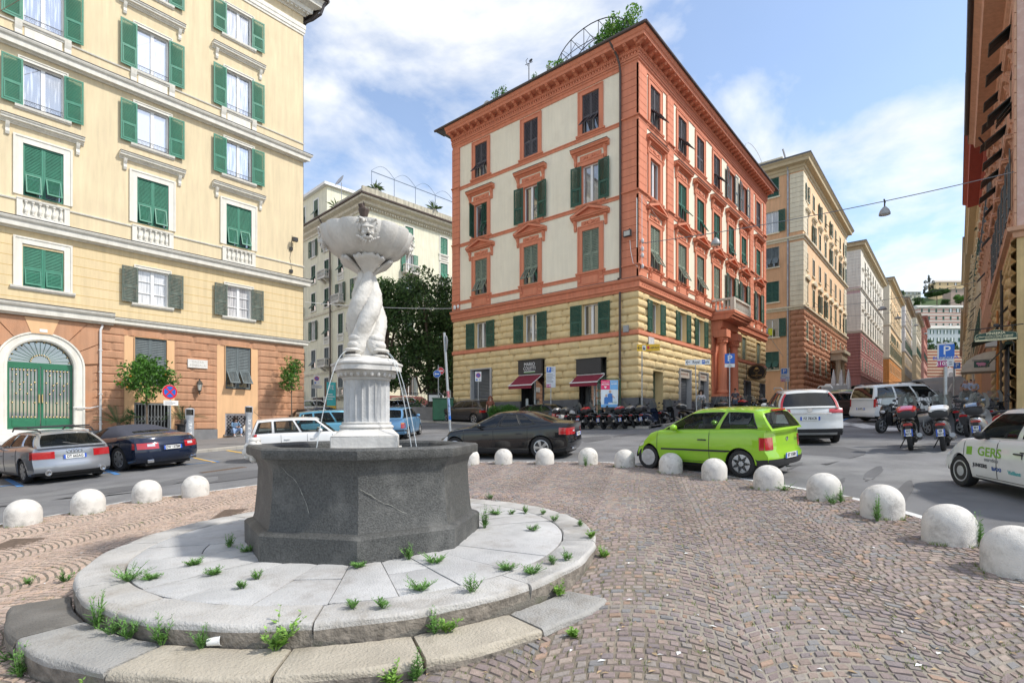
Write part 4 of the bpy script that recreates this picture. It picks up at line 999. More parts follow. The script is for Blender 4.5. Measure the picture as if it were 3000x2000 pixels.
 place('sign_board',m.mesh('sign_board',[blk,gold]),o); m=MB(); m.tube([(0,.78,.66),(0,-.5,.66)],.02,5); m.tube([(0,.78,-.5),(0,.78,.66)],.02,5); m.tube([(0,1.15,.55),(0,.78,.55)],.02,5); m.tube([(0,1.15,-.45),(0,.78,-.45)],.02,5); place('sign_bracket',m.mesh('sign_bracket',dark),o)
 m=MB(); m.box(1.05,1.75,-.16,-.12,4.15,4.78); FR.put('street_name_plaque',m.mesh('street_name_plaque',[mat('plaque_grey_marble',(.55,.54,.53),.6,.15,9,dirt=(.3,.3,.3),dirtamt=.4,dscale=12)]))
 m=MB(); m.box(LW-.75,LW-.45,-.25,-.13,4.95,5.32); FL.put('cable_box',m.mesh('cable_box',mat('cable_box_grey',(.33,.34,.34),.6,.1,5)))
 o=FL.put('floodlight',None,LW-.42,-.25,10.3); m=MB(); m.box(-.22,.22,-.2,-.05,-.17,.17); m.tube([(0,.15,.35),(0,-.1,.1)],.03,5); place('lamp_housing',m.mesh('lamp_housing',dark),o); m=MB(); m.face([(-.18,-.205,-.13),(.18,-.205,-.13),(.18,-.205,.13),(-.18,-.205,.13)]); place('lamp_lens',m.mesh('lamp_lens',mat('lamp_lens',(.45,.45,.42),.15)),o)
 m=MB();
 m.tube([(LW-.4,-.13,10.0),(LW-.35,-.13,9.4),(LW-.2,-.14,8.7),(LW+.08,-.14,8.45)],.018,5); m.tube([(LW+.03,-.16,12.2),(LW+.03,-.16,9.5)],.02,5)
 FL.put('facade_cable',m.mesh('facade_cable',whitep))
 m=MB();
 for z in (9.9,9.45,9.1,8.5): m.ell((.12,-.22,z),(.09,.1,.14),6,8)
 m.tube([(.1,-.2,12.4),(.12,-.2,10),(.12,-.2,8.4)],.018,5); m.tube([(.12,-.2,12.35),(.5,-.2,12.2),(2.2,-.2,11.7)],.014,5)
 FR.put('cable_insulators',m.mesh('cable_insulators',mat('porcelain_grey',(.6,.6,.6),.3,.05,6)))
 o=FL.put('security_siren',None,.35,-.12,8.2); m=MB(); m.ell((0,-.06,0),(.13,.08,.17),7,10); m.ell((.32,-.04,.03),(.12,.06,.14),6,8); place('siren_case',m.mesh('siren_case',whitep,60),o)
 return B
RB=red_building()
# ---------------------------------------------------------------- simpler facades further off
def far_window(par_style,w,h,shut,SM,M,head=None,pitch=.12,flap=0,fw=.14,bal=None,pn=None):
 key=('fw',round(w,2),round(h,2),shut,SM.name,M.name,head,flap,fw,bal)
 def f():
  P={}
  m=MB()
  for sx in (-1,1): a,b=sorted((sx*w/2,sx*(w/2+fw))); m.box(a,b,-.06,.01,0,h+fw)
  m.box(-w/2,w/2,-.06,.01,h,h+fw); m.box(-w/2-fw-.1,w/2+fw+.1,-.14,.01,-.15,0)
  m.face([(-w/2,.16,0),(w/2,.16,0),(w/2,.16,h),(-w/2,.16,h)],1)
  for sx in (-1,1): m.face([(sx*w/2,-.06,0),(sx*w/2,.16,0),(sx*w/2,.16,h),(sx*w/2,-.06,h)])
  m.face([(-w/2,-.06,h),(w/2,-.06,h),(w/2,.16,h),(-w/2,.16,h)])
  if shut!='closed': m.box(-.05,.05,.11,.15,0,h,2); m.box(-w/2,-w/2+.07,.11,.15,0,h,2); m.box(w/2-.07,w/2,.11,.15,0,h,2); m.box(-w/2,w/2,.11,.15,h-.07,h,2)
  if head=='flat': mould(m,-w/2-.42,w/2+.42,[(a,b+h+.5) for a,b in LINT]); [console(m,sx*(w/2+.18),.16,h+.05,h+.5,.2) for sx in (-1,1)]
  if head=='ped':
   W2=w/2+.45; z=h+.5; m.box(-W2,W2,-.28,0,z,z+.14)
   m.prism([(-W2-.05,z+.14),(W2+.05,z+.14),(0,z+.62)],-.30,0,axis='y'); [console(m,sx*(w/2+.18),.16,h+.05,z,.2) for sx in (-1,1)]
  if head and fw>.1: m.box(-w/2,w/2,-.05,0,-.6,-.15); [console(m,sx*(w/2+.05),.18,-.6,-.15,.16) for sx in (-1,1)]
  P['window']=m.mesh('window',[M,pn or pane_d,sash])
  return P['window']
 me=cached(key,f); out=[]
 def lf(fl): return leaf_lo(w/2-.01 if shut=='closed' else w*.5,h,fl,SM)
 return me,shut
def leaf_lo(w,h,fl,SM):
 def f():
  m=MB(); m.box(0,.07,-.05,0,0,h); m.box(w-.07,w,-.05,0,0,h); m.box(.07,w-.07,-.047,-.003,h-.1,h); m.box(.07,w-.07,-.047,-.003,0,.1); m.box(.07,w-.07,-.047,-.003,h*.42,h*.42+.1)
  slats(m,.07,w-.07,h*.42+.1,h-.1,.14,-.025,.05)
  if fl: m.M=Matrix.Translation((0,-.03,h*.42))@Matrix.Rotation(-R_(fl),4,'X')@Matrix.Translation((0,.03,-h*.42)); m.box(.07,w-.07,-.06,-.03,.1,h*.42)
  else: slats(m,.07,w-.07,.1,h*.42,.14,-.025,.05)
  return m.mesh('shutter',SM)
 return cached(('lo',round(w,2),round(h,2),fl,SM.name),f)
def fwin(F,x,z,w,h,shut='closed',SM=dgreen,M=wstone,head=None,flap=0,fw=.14,pn=None,bal=None):
 me,_=far_window(None,w,h,shut,SM,M,head,0,0,fw,None,pn); o=F.put('window',me,x,0,z)
 if shut=='closed':
  for sx in (-1,1): place('shutter',leaf_lo(w/2-.01,h,flap,SM),o,(-w/2 if sx<0 else .01,.06,0))
 elif shut=='open':
  L=w*.5; a=R_(5)
  place('shutter',leaf_lo(L,h,0,SM),o,(-w/2-L-.02,-.09-L*.08,0),a); place('shutter',leaf_lo(L,h,0,SM),o,(w/2+.02,-.09,0),-a)
 if bal=='flat': place('balustrade',balusters(w,.85,wstone,6),o,(0,0,-.95))
 if bal=='out':
  def f():
   m=MB(); W2=w/2+.45; m.box(-W2,W2,-.85,0,-.16,0); m.prism([(0,-.7),(-.8,-.16),(0,-.16)],-.6,-.3,axis='x'); m.prism([(0,-.7),(-.8,-.16),(0,-.16)],.3,.6,axis='x')
   for z0,z1 in ((0,.1),(.82,.95)):
    m.box(-W2,W2,-.85,-.72,z0,z1); m.box(-W2,-W2+.13,-.72,0,z0,z1); m.box(W2-.13,W2,-.72,0,z0,z1)
   for sx in (-1,1): a_,b_=sorted((sx*W2,sx*(W2-.14))); m.box(a_,b_,-.85,-.72,.1,.82)
   for k in range(6): m.lathe([(.05,.1),(.08,.35),(.04,.65),(.06,.82)],6,0,(-W2+.3+(2*W2-.6)*k/5,-.78),cap=False)
   for k in range(2):
    for sx in (-1,1): m.lathe([(.05,.1),(.08,.35),(.04,.65),(.06,.82)],6,0,(sx*(W2-.07),-.55+.3*k),cap=False)
   return m.mesh('balcony',mat('balcony_white',(.62,.59,.53),.85,.1,3,streak=.15))
  place('balcony',cached(('outbal',round(w,2)),f),o,(0,0,-.02))
 return o
def block_building(label,SX,TY,XE,YE,z0,z1,M,Ml,belts,trim,rows,ncol,colx=None,lrows=None,eave=1.0,eM=None,faceM=None,face_side=-1,roofM=None,base_rust=None,cat='building',name='apartment_building',equ=None,ebase=None,epil=3.2,wl=1.15,quoin=None,lside=True,pn=None,lcol=None,baseM=None,mansard=None):
 """street block: one facade along the street (normal face_side*y), an end wall facing -x"""
 B=thing(name,label,cat,(SX,TY,0)); Wd=XE-SX; D=abs(YE-TY)
 F=Fac(B,SX,TY,0) if face_side<0 else Fac(B,XE,TY,PI)
 E=Fac(B,SX,YE,-PI/2) if face_side<0 else Fac(B,SX,TY,-PI/2)
 cs=colx or [Wd*(i+.5)/ncol for i in range(ncol)]
 if face_side>0: cs=[Wd-c for c in cs]
 zb=belts[0] if belts else z0
 def walls(G,Wx,cx,rws,Mm):
  holes=[(x-r[2]/2,x+r[2]/2,r[0],r[0]+r[1]) for r in rws for x in cx]; m=MB()
  wallmesh(m,0,Wx,zb,z1,holes,0); wallmesh(m,0,Wx,z0-4,zb,holes,1); G.put('wall',m.mesh('wall',[Mm,(ebase or baseM or Ml) if G.rz==-PI/2 else (baseM or Ml)]))
  return holes
 h1=walls(F,Wd,cs,rows,M)
 ex=lcol or []
 h2=walls(E,D,ex,lrows or [],Ml if lside else M)
 for G,Wx,cx,rws in ((F,Wd,cs,rows),(E,D,ex,lrows or [])):
  rnd=random.Random(int(SX*7)+len(cx))
  for r in rws:
   z,h,w,head,st=r[:5]; SM=r[5] if len(r)>5 else dgreen; bal=r[6] if len(r)>6 else None
   for x in cx:
    s=st if st!='mix' else rnd.choice(['open','closed','closed','open'])
    fwin(G,x,z,w,h,s,SM,faceM or trim,head,rnd.choice([0,0,38]) if s=='closed' else 0,.14 if G is F else .02,pn,bal)
 m=MB()
 if lside:
  if face_side<0: m.face([(Wd,0,z0-4),(Wd,D,z0-4),(Wd,D,z1),(Wd,0,z1)]); m.face([(0,D,z0-4),(Wd,D,z0-4),(Wd,D,z1),(0,D,z1)])
  else: m.face([(Wd,0,z0-4),(Wd,-D,z0-4),(Wd,-D,z1),(Wd,0,z1)]); m.face([(0,-D,z0-4),(Wd,-D,z0-4),(Wd,-D,z1),(0,-D,z1)])
 ys=(0,D) if face_side<0 else (-D,0)
 e=eave+.05
 m.box(-e,Wd+e,ys[0]-e,ys[1]+e,z1+.62,z1+.78,1)
 place('rear_wall',m.mesh('rear_wall',[Ml,roofM or leadm]),B)
 fl,fr=(1,1) if face_side<0 else (1,1)
 for G,Wx in ((F,Wd),(E,D)):
  m=MB(); l_=1; r_=1
  mould(m,0,Wx,[(0,z1-.75),(.06,z1-.75),(.08,z1-.45),(.2,z1-.35),(.24,z1-.1),(eave*.75,z1+.05),(eave*.8,z1+.35),(eave,z1+.55),(eave,z1+.62),(0,z1+.64)],1,l_,r_)
  for z in belts: mould(m,0,Wx,[(0,z-.2),(.1,z-.2),(.14,z),(.3,z+.06),(.32,z+.22),(0,z+.26)],0,l_,r_)
  if quoin and (G is F or lside):
   qs=[(0,quoin),(Wx-quoin,Wx)] if G is F else [(Wx-(equ or quoin*1.3),Wx)]
   for a,b in qs:
    z=zb+.3
    while z<z1-1.0:
     if not any(abs(z+.28-q)<.45 for q in belts): m.box(a-(.06 if a<.01 and G is F and face_side<0 else 0),b+(.06 if G is E else 0),-.07,.01,z+.012,z+.54,0)
     z+=.56
  G.put('cornice',m.mesh('cornice',[trim,eM or trim]))
 if base_rust:
  for G,Wx,hh in ((F,Wd,h1),(E,D,h2)):
   m=MB(); zz0,n,st,o_,ex_=base_rust
   hol=[(a-.14,b+.14,c-.1,d+.14) for a,b,c,d in hh]
   if st=='pillow': blocks(m,0 if G is F else max(0,Wx-epil),Wx,zz0,zb-.2,n,hol,o_,(1.2,1.9),l=int(G is F and face_side<0),r=int(G is E or face_side>0),ex=ex_,nx=4,nz=4,seed=int(SX))
   else: blocks(m,0,Wx,zz0,zb-.2,n,hol,o_,(6,9),ex=(9.,9.),nx=4,nz=4,seed=int(SX))
   G.put('rusticated_base',m.mesh('rusticated_base',baseM or Ml,50))
 if mansard:
  m=MB(); x0,x1,y0,y1,h,MM=mansard; m.box(x0,x1,y0,y1,z1+.78,z1+.78+h,0); m.box(x0-.4,x1+.4,y0-.4,y1+.4,z1+.78+h,z1+.95+h,1); place('attic_storey',m.mesh('attic_storey',[MM,trim]),B)
 return B,F,E
sl_t=mat('cream_trim_far',(.70,.62,.46),.85,.06,2,.2,50,streak=.1)
eaveM=mat('eave_tan',(.50,.40,.25),.85,.08,2)
def stucco(n,c,**k): return mat(n,c,.9,.05,.8,.2,60,streak=.12,dirt=tuple(x*.75 for x in c),dirtamt=.35,dscale=.6)
def street():
 TY=13.41
 # orange building
 orange=stucco('orange_stucco',(.66,.38,.21)); peach=stucco('peach_stucco',(.84,.57,.34)); terr=stucco('terracotta_blocks',(.42,.20,.115));
 rows=[(6.0,1.9,.95,None,'closed',dgreen),(9.6,2.0,.95,None,'closed',dgreen),(13.75,2.2,1.05,'ped','mix',dgreen,None),(17.6,2.0,1.,None,'closed',slate),(21.6,2.1,1.05,'flat','mix',dgreen),(25.5,1.9,1.0,None,'mix',dgreen)]
 B,F,E=block_building('tall orange building with a rusticated terracotta base behind the red one',67.2,TY,97.5,30.,2.4,29.3,peach,orange,[13.0,21.0],sl_t,rows,8,lrows=[(6.1,2.1,1.5,None,'closed',dgreen),(9.9,2.1,1.5,None,'open',dgreen),(14.,2.4,1.5,None,'closed',dgreen),(18.1,2.3,1.5,None,'closed',slate),(22.1,2.5,1.4,None,'open',dgreen),(26.3,2.2,1.5,None,'closed',dgreen)],lcol=[13.35],eave=.95,eM=eaveM,quoin=2.0,equ=1.35,ebase=orange,epil=1.35,base_rust=(3.6,15,'pillow',.16,(2.6,7.)),baseM=terr,mansard=(2.5,26,3.,15,1.5,mat('attic_bluegrey',(.45,.48,.55),.8,.05,2)))
 # portal on its street side
 o=F.put('entrance_portal',None,18.5,0,0); m=MB()
 for sx in (-1,1): m.lathe([(.42,3.0),(.42,3.3),(.36,3.4),(.31,8.0),(.4,8.2),(.45,8.4)],14,0,(sx*1.5,-.9))
 m.box(-2.2,2.2,-1.5,0,8.4,9.3); m.box(-2.5,2.5,-1.8,0,9.3,9.7); place('portal_columns',m.mesh('portal_columns',sl_t,40),o)
 m=MB(); m.box(-1.1,1.1,-.1,.0,2.,7.4); place('portal_door',m.mesh('portal_door',voidm),o)
 m=MB(); xs=14.75; m.tube([(xs,-1.1,31.1),(xs+.3,-.5,29.6),(xs+.3,-.12,29.),(xs+.3,-.12,3)],.1,6); E.put('drainpipe',m.mesh('drainpipe',mat('zinc_pipe',(.36,.36,.37),.5,.25,3,metal=.4)))
 m=MB()
 for k in range(4):
  P=[(3+k*.1,8+3.2*k,31.4)]
 m.tube([(3+4*math.cos(t),6,32.6+1.6*math.sin(t)) for t in [PI*i/12 for i in range(13)]],.04,4,cap=False); m.tube([(3.2+4*math.cos(t),8.5,32.6+1.6*math.sin(t)) for t in [PI*i/12 for i in range(13)]],.04,4,cap=False); place('roof_pergola',m.mesh('roof_pergola',metal),B)
 # pink building
 pink=stucco('pink_stucco',(.60,.42,.42)); wht=stucco('white_stucco_far',(.74,.69,.60)); rose=stucco('rose_base',(.36,.165,.15))
 rows=[(9.4,2.1,1.15,None,'closed',dgreen),(13.1,2.2,1.15,None,'closed',dgreen),(17.0,2.7,1.2,'flat','closed',dgreen),(21.2,2.1,1.1,None,'closed',dgreen),(24.9,2.3,1.1,'flat','closed',dgreen),(28.2,1.9,1.1,None,'closed',dgreen)]
 block_building('tall pink building with white quoins and a rose coloured base, second beyond the red one',113.7,TY,151,32,6.,31.7,wht,pink,[16.3,24.],wht,rows,9,lrows=[(9.3,2.4,1.7,None,'open',blacksh),(13.2,2.4,1.7,None,'open',blacksh),(27.8,2.4,1.8,None,'closed',dgreen)],lcol=[14.6],eave=1.0,eM=eaveM,quoin=3.4,base_rust=(8.2,14,'flat',.09,0),baseM=rose,mansard=(2.5,30,3.5,15,2.6,pink))
 y2=stucco('apricot_far',(.80,.55,.31)); tb=stucco('tan_base',(.48,.36,.22)); R_ow=lambda L,w=1.3:[(z,h,w,hd,st,dgreen) for z,h,hd,st in L]
 block_building('apricot building with an orange ground floor, third beyond the red corner building',166,TY,204,32,10,36.,y2,stucco('pale_tan_far',(.66,.55,.40)),[16.3,24.7],sl_t,R_ow(((13.,2.2,None,'closed'),(17.4,2.6,'flat','open'),(21.3,2.,None,'mix'),(25.6,2.7,'flat','closed'),(29.6,2.,None,'closed'),(32.6,1.9,None,'closed'))),9,eave=1.2,eM=eaveM,quoin=3.2,base_rust=(11.,10,'flat',.09,0),baseM=stucco('deep_orange',(.62,.27,.08)))
 block_building('greyish building with pale quoins, fourth beyond the red corner building',218,TY,255,32,14,40.2,stucco('tan_far',(.66,.52,.33)),stucco('grey_far',(.54,.49,.46)),[23.4,31.7],mat('grey_trim',(.60,.56,.53),.85,.05,2),R_ow(((16.,2.4,None,'closed'),(20.,2.2,None,'closed'),(24.5,2.7,'flat','open'),(28.3,2.,None,'closed'),(32.6,2.6,'flat','closed'),(36.4,2.,None,'closed'))),9,eave=1.4,eM=mat('eave_brown',(.36,.27,.18),.85),quoin=4.,baseM=tb)
 block_building('cream building with brown eaves, fifth beyond the red corner building',283,TY,321,32,17,45.2,stucco('cream_far2',(.72,.62,.48)),stucco('cream_far3',(.66,.57,.47)),[28.4,37.3],sl_t,R_ow(((21.,2.4,None,'closed'),(25.,2.2,None,'closed'),(29.5,2.7,'flat','open'),(33.6,2.,None,'closed'),(38.4,2.6,'flat','closed'),(41.8,2.,None,'closed')),1.4),9,eave=1.5,eM=mat('eave_brown',(.36,.27,.18),.85),quoin=4.,baseM=tb,mansard=(4,30,4,15,3,pink))
 block_building('narrow brick-red building at the top end of the street, last on its left side',348,TY,388,32,21,54.,stucco('red_far',(.48,.20,.15)),stucco('red_far2',(.48,.24,.19)),[32.,44],stucco('red_far3',(.42,.17,.13)),R_ow(((26,2.4,None,'closed'),(33.5,2.8,'flat','open'),(38.5,2.2,None,'closed'),(45.5,2.6,'flat','closed'),(49.5,2.2,None,'closed')),1.4),9,eave=1.6,eM=stucco('red_far3',(.42,.17,.13)),quoin=3.)
street()
def right_side():
 TY=-1.9
 pk=stucco('salmon_stucco',(.68,.39,.28)); tr=stucco('salmon_trim',(.62,.36,.23)); och=mat('ochre_rustication_right',(.64,.47,.23),.92,.1,1.5,.9,30,streak=.1,dirt=(.36,.26,.14),dirtamt=.4,dscale=1.2)
 q=mat('pink_quoin',(.60,.40,.33),.9,.08,2,.4,40,dirt=(.66,.58,.52),dirtamt=.5,dscale=4)
 rows=[(4.6,1.9,1.2,None,'closed',blacksh),(9.3,2.6,1.2,'ped','open',slate),(13.3,2.4,1.2,'flat','closed',blacksh),(16.7,1.9,1.2,None,'closed',blacksh)]
 B,F,E=block_building('salmon building with an ochre rusticated base, nearest on the right',30.6,TY,48.,-20,.2,19.0,pk,q,[7.9],tr,rows,6,colx=[2.2,5.1,8.0,10.9,13.8,16.3],eave=1.3,eM=tr,faceM=tr,face_side=1,quoin=1.0,base_rust=(.9,14,'pillow',.20,(2.4,7.)),baseM=och)
 # outward-tilted shutter flaps seen edge on, and modillions
 m=MB(); x=.2
 while x<17.2: m.prism([(-.2,19.0),(-.5,19.0),(-.95,19.25),(-.95,19.4),(-.2,19.4)],x,x+.3,axis='x'); x+=.7
 F.put('modillions',m.mesh('modillions',tr))
 for z,h in ((14.4,.95),(17.6,.9)):
  for xx in (2.2,5.1,8.0,10.9,13.8):
   m=MB(); m.M=Matrix.Translation((0,-.08,0))@Matrix.Rotation(-R_(52),4,'X')
   m.box(-.58,-.02,-.05,0,-h,0); m.box(.02,.58,-.05,0,-h,0); F.put('shutter_flap',m.mesh('shutter_flap',blacksh),17.4-xx,0,z)
 m=MB(); m.tube([(-.05,-.4,18.6),(1.,-.8,18.9)],.06,6); m.tube([(0.2,-1.42,19.7),(17.6,-1.42,19.7)],.13,8); F.put('gutter',m.mesh('gutter',mat('dark_gutter',(.05,.042,.042))))
 m=MB(); m.tube([(11.8,-.2,7.6),(11.8,-.2,.8)],.07,6); m.tube([(9.2,-.24,6),(9.2,-.24,.8)],.05,6,1); F.put('drainpipe',m.mesh('drainpipe',[mat('dark_pipe',(.06,.055,.05),.5,.1,4),mat('orange_pipe',(.55,.20,.05),.6,.1,4)]))
 # shop awnings: a dark green one and a folded canvas one
 o=F.put('shop_awning',None,16.0,0,0); o['label']='dark green awning with pale stripes'; m=MB()
 x0,x1=-1.2,1.2; m.face([(x0,-.1,3.9),(x1,-.1,3.9),(x1,-1.4,3.5),(x0,-1.4,3.5)],0); m.face([(x0,-1.4,3.5),(x1,-1.4,3.5),(x1,-1.42,3.3),(x0,-1.42,3.3)],0)
 m.face([(x0,-.3,3.3),(x1,-.3,3.3),(x1,-.9,2.5),(x0,-.9,2.5)],1); m.box(x0,x1,-.35,-.05,3.3,3.42,0); place('awning_canvas',m.mesh('awning_canvas',[mat('awning_green',(.02,.05,.035),.7),mat('awning_stripe',(.50,.55,.48),.8,.3,6)]),o)
 m=MB(); m.box(-1.1,1.1,-.25,-.2,.3,3.2); F.put('shop_shutter',m.mesh('shop_shutter',mat('shop_dark_front',(.05,.05,.05),.5,.2,3)),15.9)
 o=F.put('shop_awning',None,6.4,0,0); o['label']='cream half-open canvas awning'; m=MB()
 for k in range(5):
  a0,a1=R_(18*k),R_(18*(k+1)); r=1.5
  m.face([(-1,-.25,2.9),(1,-.25,2.9),(1,-.25-r*math.cos(a0),2.9+r*math.sin(a0)*.75),(-1,-.25-r*math.cos(a0),2.9+r*math.sin(a0)*.75)]) if k==0 else None
  m.face([(-1,-.25-r*math.cos(a0),2.9+r*math.sin(a0)*.75),(1,-.25-r*math.cos(a0),2.9+r*math.sin(a0)*.75),(1,-.25-r*math.cos(a1),2.9+r*math.sin(a1)*.75),(-1,-.25-r*math.cos(a1),2.9+r*math.sin(a1)*.75)])
  for sx in (-1,1): m.face([(sx,-.25,2.9),(sx,-.25-r*math.cos(a0),2.9+r*math.sin(a0)*.75),(sx,-.25-r*math.cos(a1),2.9+r*math.sin(a1)*.75)])
 m.tube([(-1,-.2,2.7),(1,-.2,2.7)],.04,5); place('awning_canvas',m.mesh('awning_canvas',mat('cream_canvas',(.62,.56,.46),.85,.1,4,.2,30)),o)
 m=MB(); m.box(9.4,10.2,-.75,-.3,4.0,4.75); F.put('air_conditioner',m.mesh('air_conditioner',mat('ac_white',(.6,.6,.58),.5,.05,4)))
 # second and further buildings
 rows=[(7.5,2.4,1.2,None,'closed',blacksh),(12.,2.6,1.2,'flat','closed',slate),(16,2.2,1.2,'flat','open',slate),(19.4,1.8,1.2,None,'closed',dgreen)]
 r2=stucco('brickred_stucco',(.40,.16,.10))
 block_building('dark red-eaved building with bay windows, second on the right side',48.2,TY,73,-20,1.3,22.6,stucco('rust_stucco',(.60,.31,.20)),r2,[6.6],tr,rows,8,eave=1.45,eM=mat('eave_red',(.34,.05,.03),.7,.1,3),faceM=tr,face_side=1,baseM=stucco('rust_base',(.42,.21,.11)))
 rows=[(9.5,2.4,1.2,None,'open',dgreen),(14.,2.6,1.2,'flat','closed',slate),(18,2.2,1.2,'flat','open',dgreen),(22,1.8,1.2,None,'closed',dgreen)]
 block_building('beige building with pale striped quoins, third on the right side',73.3,TY,100,-20,3,24.,stucco('beige_far',(.56,.46,.31)),stucco('beige_far_q',(.72,.66,.54)),[8.5],sl_t,rows,8,eave=1.15,eM=eaveM,face_side=1,quoin=2.2,baseM=stucco('orange_base',(.60,.30,.12)))
 block_building('ochre building with wide jutting eaves, fourth on the right side',101,TY,132,-20,5,25.7,stucco('ochre_far',(.55,.42,.25)),stucco('ochre_far2',(.55,.42,.25)),[11],sl_t,[(z,2.3,1.3,h,'closed',dgreen) for z,h in ((11.5,'flat'),(15,'flat'),(18.5,None),(22,'flat'))],9,eave=1.3,eM=eaveM,face_side=1)
 block_building('yellow building with narrow eaves near the top end, fifth on the right side',133,TY,225,-20,8,26.3,stucco('yellow_far',(.62,.45,.20)),stucco('yellow_far2',(.62,.45,.20)),[13],sl_t,[(z,2.2,1.3,h,'closed',dgreen) for z,h in ((13.5,'flat'),(17,'flat'),(20.5,None),(23.5,None))],12,eave=.8,eM=mat('eave_brown',(.36,.27,.18)),face_side=1)
 block_building('tan building with dark eaves, last on the right side of the street',226,TY,385,-20,13,36,stucco('tan_far2',(.50,.36,.22)),stucco('tan_far3',(.5,.36,.22)),[20],sl_t,[(z,2.5,1.3,h,'closed',dgreen) for z,h in ((21,'flat'),(26,'flat'),(31,None))],14,eave=1.,eM=mat('eave_brown',(.36,.27,.18)),face_side=1)
 return F
RF=right_side()
# ---------------------------------------------------------------- cream building behind the trees, pink one behind it
def cream_building():
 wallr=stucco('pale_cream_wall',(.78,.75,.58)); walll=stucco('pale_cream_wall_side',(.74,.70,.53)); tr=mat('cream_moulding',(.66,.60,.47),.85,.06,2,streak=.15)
 ox,oy=36.4,53.1; rz=-R_(4.2)
 B=thing('apartment_building','pale cream building with green shutters, balconies and a roof terrace behind the trees','building',(ox,oy,0),rz)
 class G(Fac):
  def __init__(s,x,y,r): s.par=B; s.o=(x,y); s.rz=r; s.c,s.s=math.cos(r),math.sin(r)
 F=G(0,0,0); E=G(0,30,-PI/2); z1=25.4; z0=-.5
 rc=[6.1,11.6,16.2,20.8,25.4]; ec=[30-2.1,30-5.9,30-9.6,30-13.4,30-17.3,30-21]
 R=[(22.2,2.2),(18.6,2.4),(14.9,2.4),(11.,2.5),(7.2,2.4),(3.3,2.4)]
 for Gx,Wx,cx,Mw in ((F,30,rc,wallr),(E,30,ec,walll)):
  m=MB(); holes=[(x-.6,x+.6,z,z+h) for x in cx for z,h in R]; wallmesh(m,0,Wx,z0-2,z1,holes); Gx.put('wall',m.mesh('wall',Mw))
  rnd=random.Random(5 if Gx is F else 8)
  for k,(z,h) in enumerate(R):
   for i,x in enumerate(cx):
    s=rnd.choice(['open','closed','closed']) ; SM=dgreen if k<4 else slate
    if Gx is F: b='flat' if i>0 and k<5 else ('out' if k==1 else None)
    else: b=None if k in (0,) or i==3 else ('out' if (i+k)%3==0 else ('flat' if i in (1,2) and k%2 else None))
    fwin(Gx,x,z,1.2,h,s,green if k<2 and Gx is F else SM,wstone,None,38 if s=='closed' and rnd.random()<.5 else 0,.16,None,b)
  m=MB(); mould(m,0,Wx,[(0,z1-.5),(.1,z1-.5),(.14,z1-.2),(.5,z1),(.55,z1+.3),(1.1,z1+.5),(1.15,z1+.8),(0,z1+.85)],0,1,1)
  for z in (6.4,14.2): mould(m,0,Wx,[(0,z-.15),(.1,z-.15),(.14,z+.1),(0,z+.14)],0,1,1)
  x=.2
  while x<Wx and Gx is F: m.box(x,x+.18,-.3,-.1,z1-.42,z1-.22); x+=.36
  Gx.put('cornice',m.mesh('cornice',tr))
 m=MB(); m.face([(30,0,-2),(30,30,-2),(30,30,z1),(30,0,z1)]); m.face([(0,30,-2),(30,30,-2),(30,30,z1),(0,30,z1)]); m.face([(-1,-1,z1+.86),(31,-1,z1+.86),(31,31,z1+.86),(-1,31,z1+.86)],1)
 place('rear_wall',m.mesh('rear_wall',[walll,leadm]),B)
 m=MB(); m.box(-.9,30,-.9,-.6,z1+.86,z1+1.75); m.box(-.9,-.6,-.6,6,z1+.86,z1+1.5); place('roof_parapet',m.mesh('roof_parapet',mat('stained_parapet',(.50,.46,.36),.9,.15,2,.3,40,streak=.35)),B)
 m=MB(); m.tube([(-1.2,-1.2,z1+.85),(31,-1.2,z1+.85)],.14,6); m.tube([(-1.2,-1.2,z1+.85),(-1.2,31,z1+.85)],.14,6); m.tube([(-1.1,9.5,z1+.7),(-.9,9.0,z1-.3),(-.25,8.3,z1-.8),(-.2,8.3,0)],.1,6); m.tube([(-.9,-.4,z1-.2),(-.5,-.3,z1-1)],.3,8); m.lathe([(.2,z1-4.6),(.24,z1-2.6),(.36,z1-2.4),(.3,z1-2.0),(.62,z1-.9),(.62,z1-.75),(.5,z1-.75)],10,0,(-.45,-.4)); m.tube([(-.45,-.4,z1-.8),(-.45,-.4,z1+.2)],.08,6); place('gutter',m.mesh('gutter',mat('rusty_gutter',(.085,.06,.05),.6,.25,3)),B)
 # attic storey set back
 m=MB(); zz=z1+.86; m.box(0.,22,9.6,29,zz,zz+4.4,0); m.box(-.5,22.4,9.2,29.5,zz+4.4,zz+4.75,1); at=place('attic_storey',m.mesh('attic_storey',[wallr,whitep]),B)
 for k in range(5):
  y=12.6+3.9*k; me=cached('atwin',lambda:(lambda m:(m.box(-.06,.0,-.6,.6,0,2.2,0),m.box(-.08,-.0,-.75,.75,2.2,2.35,1),m.box(-.08,0,-.75,-.6,0,2.2,1),m.box(-.08,0,.6,.75,0,2.2,1),m.prism([(-.7,.0),(-.06,.95),(-.03,.95)],-.55,.55,axis='y') if False else m.face([(-.06,-.55,.95),(-.06,.55,.95),(-.62,.55,.1),(-.62,-.55,.1)]),m.mesh('window',[dgreen,whitep]))[-1])(MB())); place('window',me,at,(0,y,zz+1.2))
 # roof terrace: hoops, plants, dish
 m=MB()
 for k in range(9):
  x=.5+3.1*k; m.tube([(x,-.5,zz+.8),(x,-.5,zz+3.2)],.035,4,cap=False)
  if k<8: m.tube([(x+3.1*t/8,-.5,zz+3.2+.9*math.sin(PI*t/8)) for t in range(9)],.025,4,cap=False)
 m.tube([(.5,-.5,zz+3.1),(26,-.5,zz+3.1)],.05,4); place('terrace_frame',m.mesh('terrace_frame',mat('blue_grey_steel',(.12,.17,.24),.5)),B)
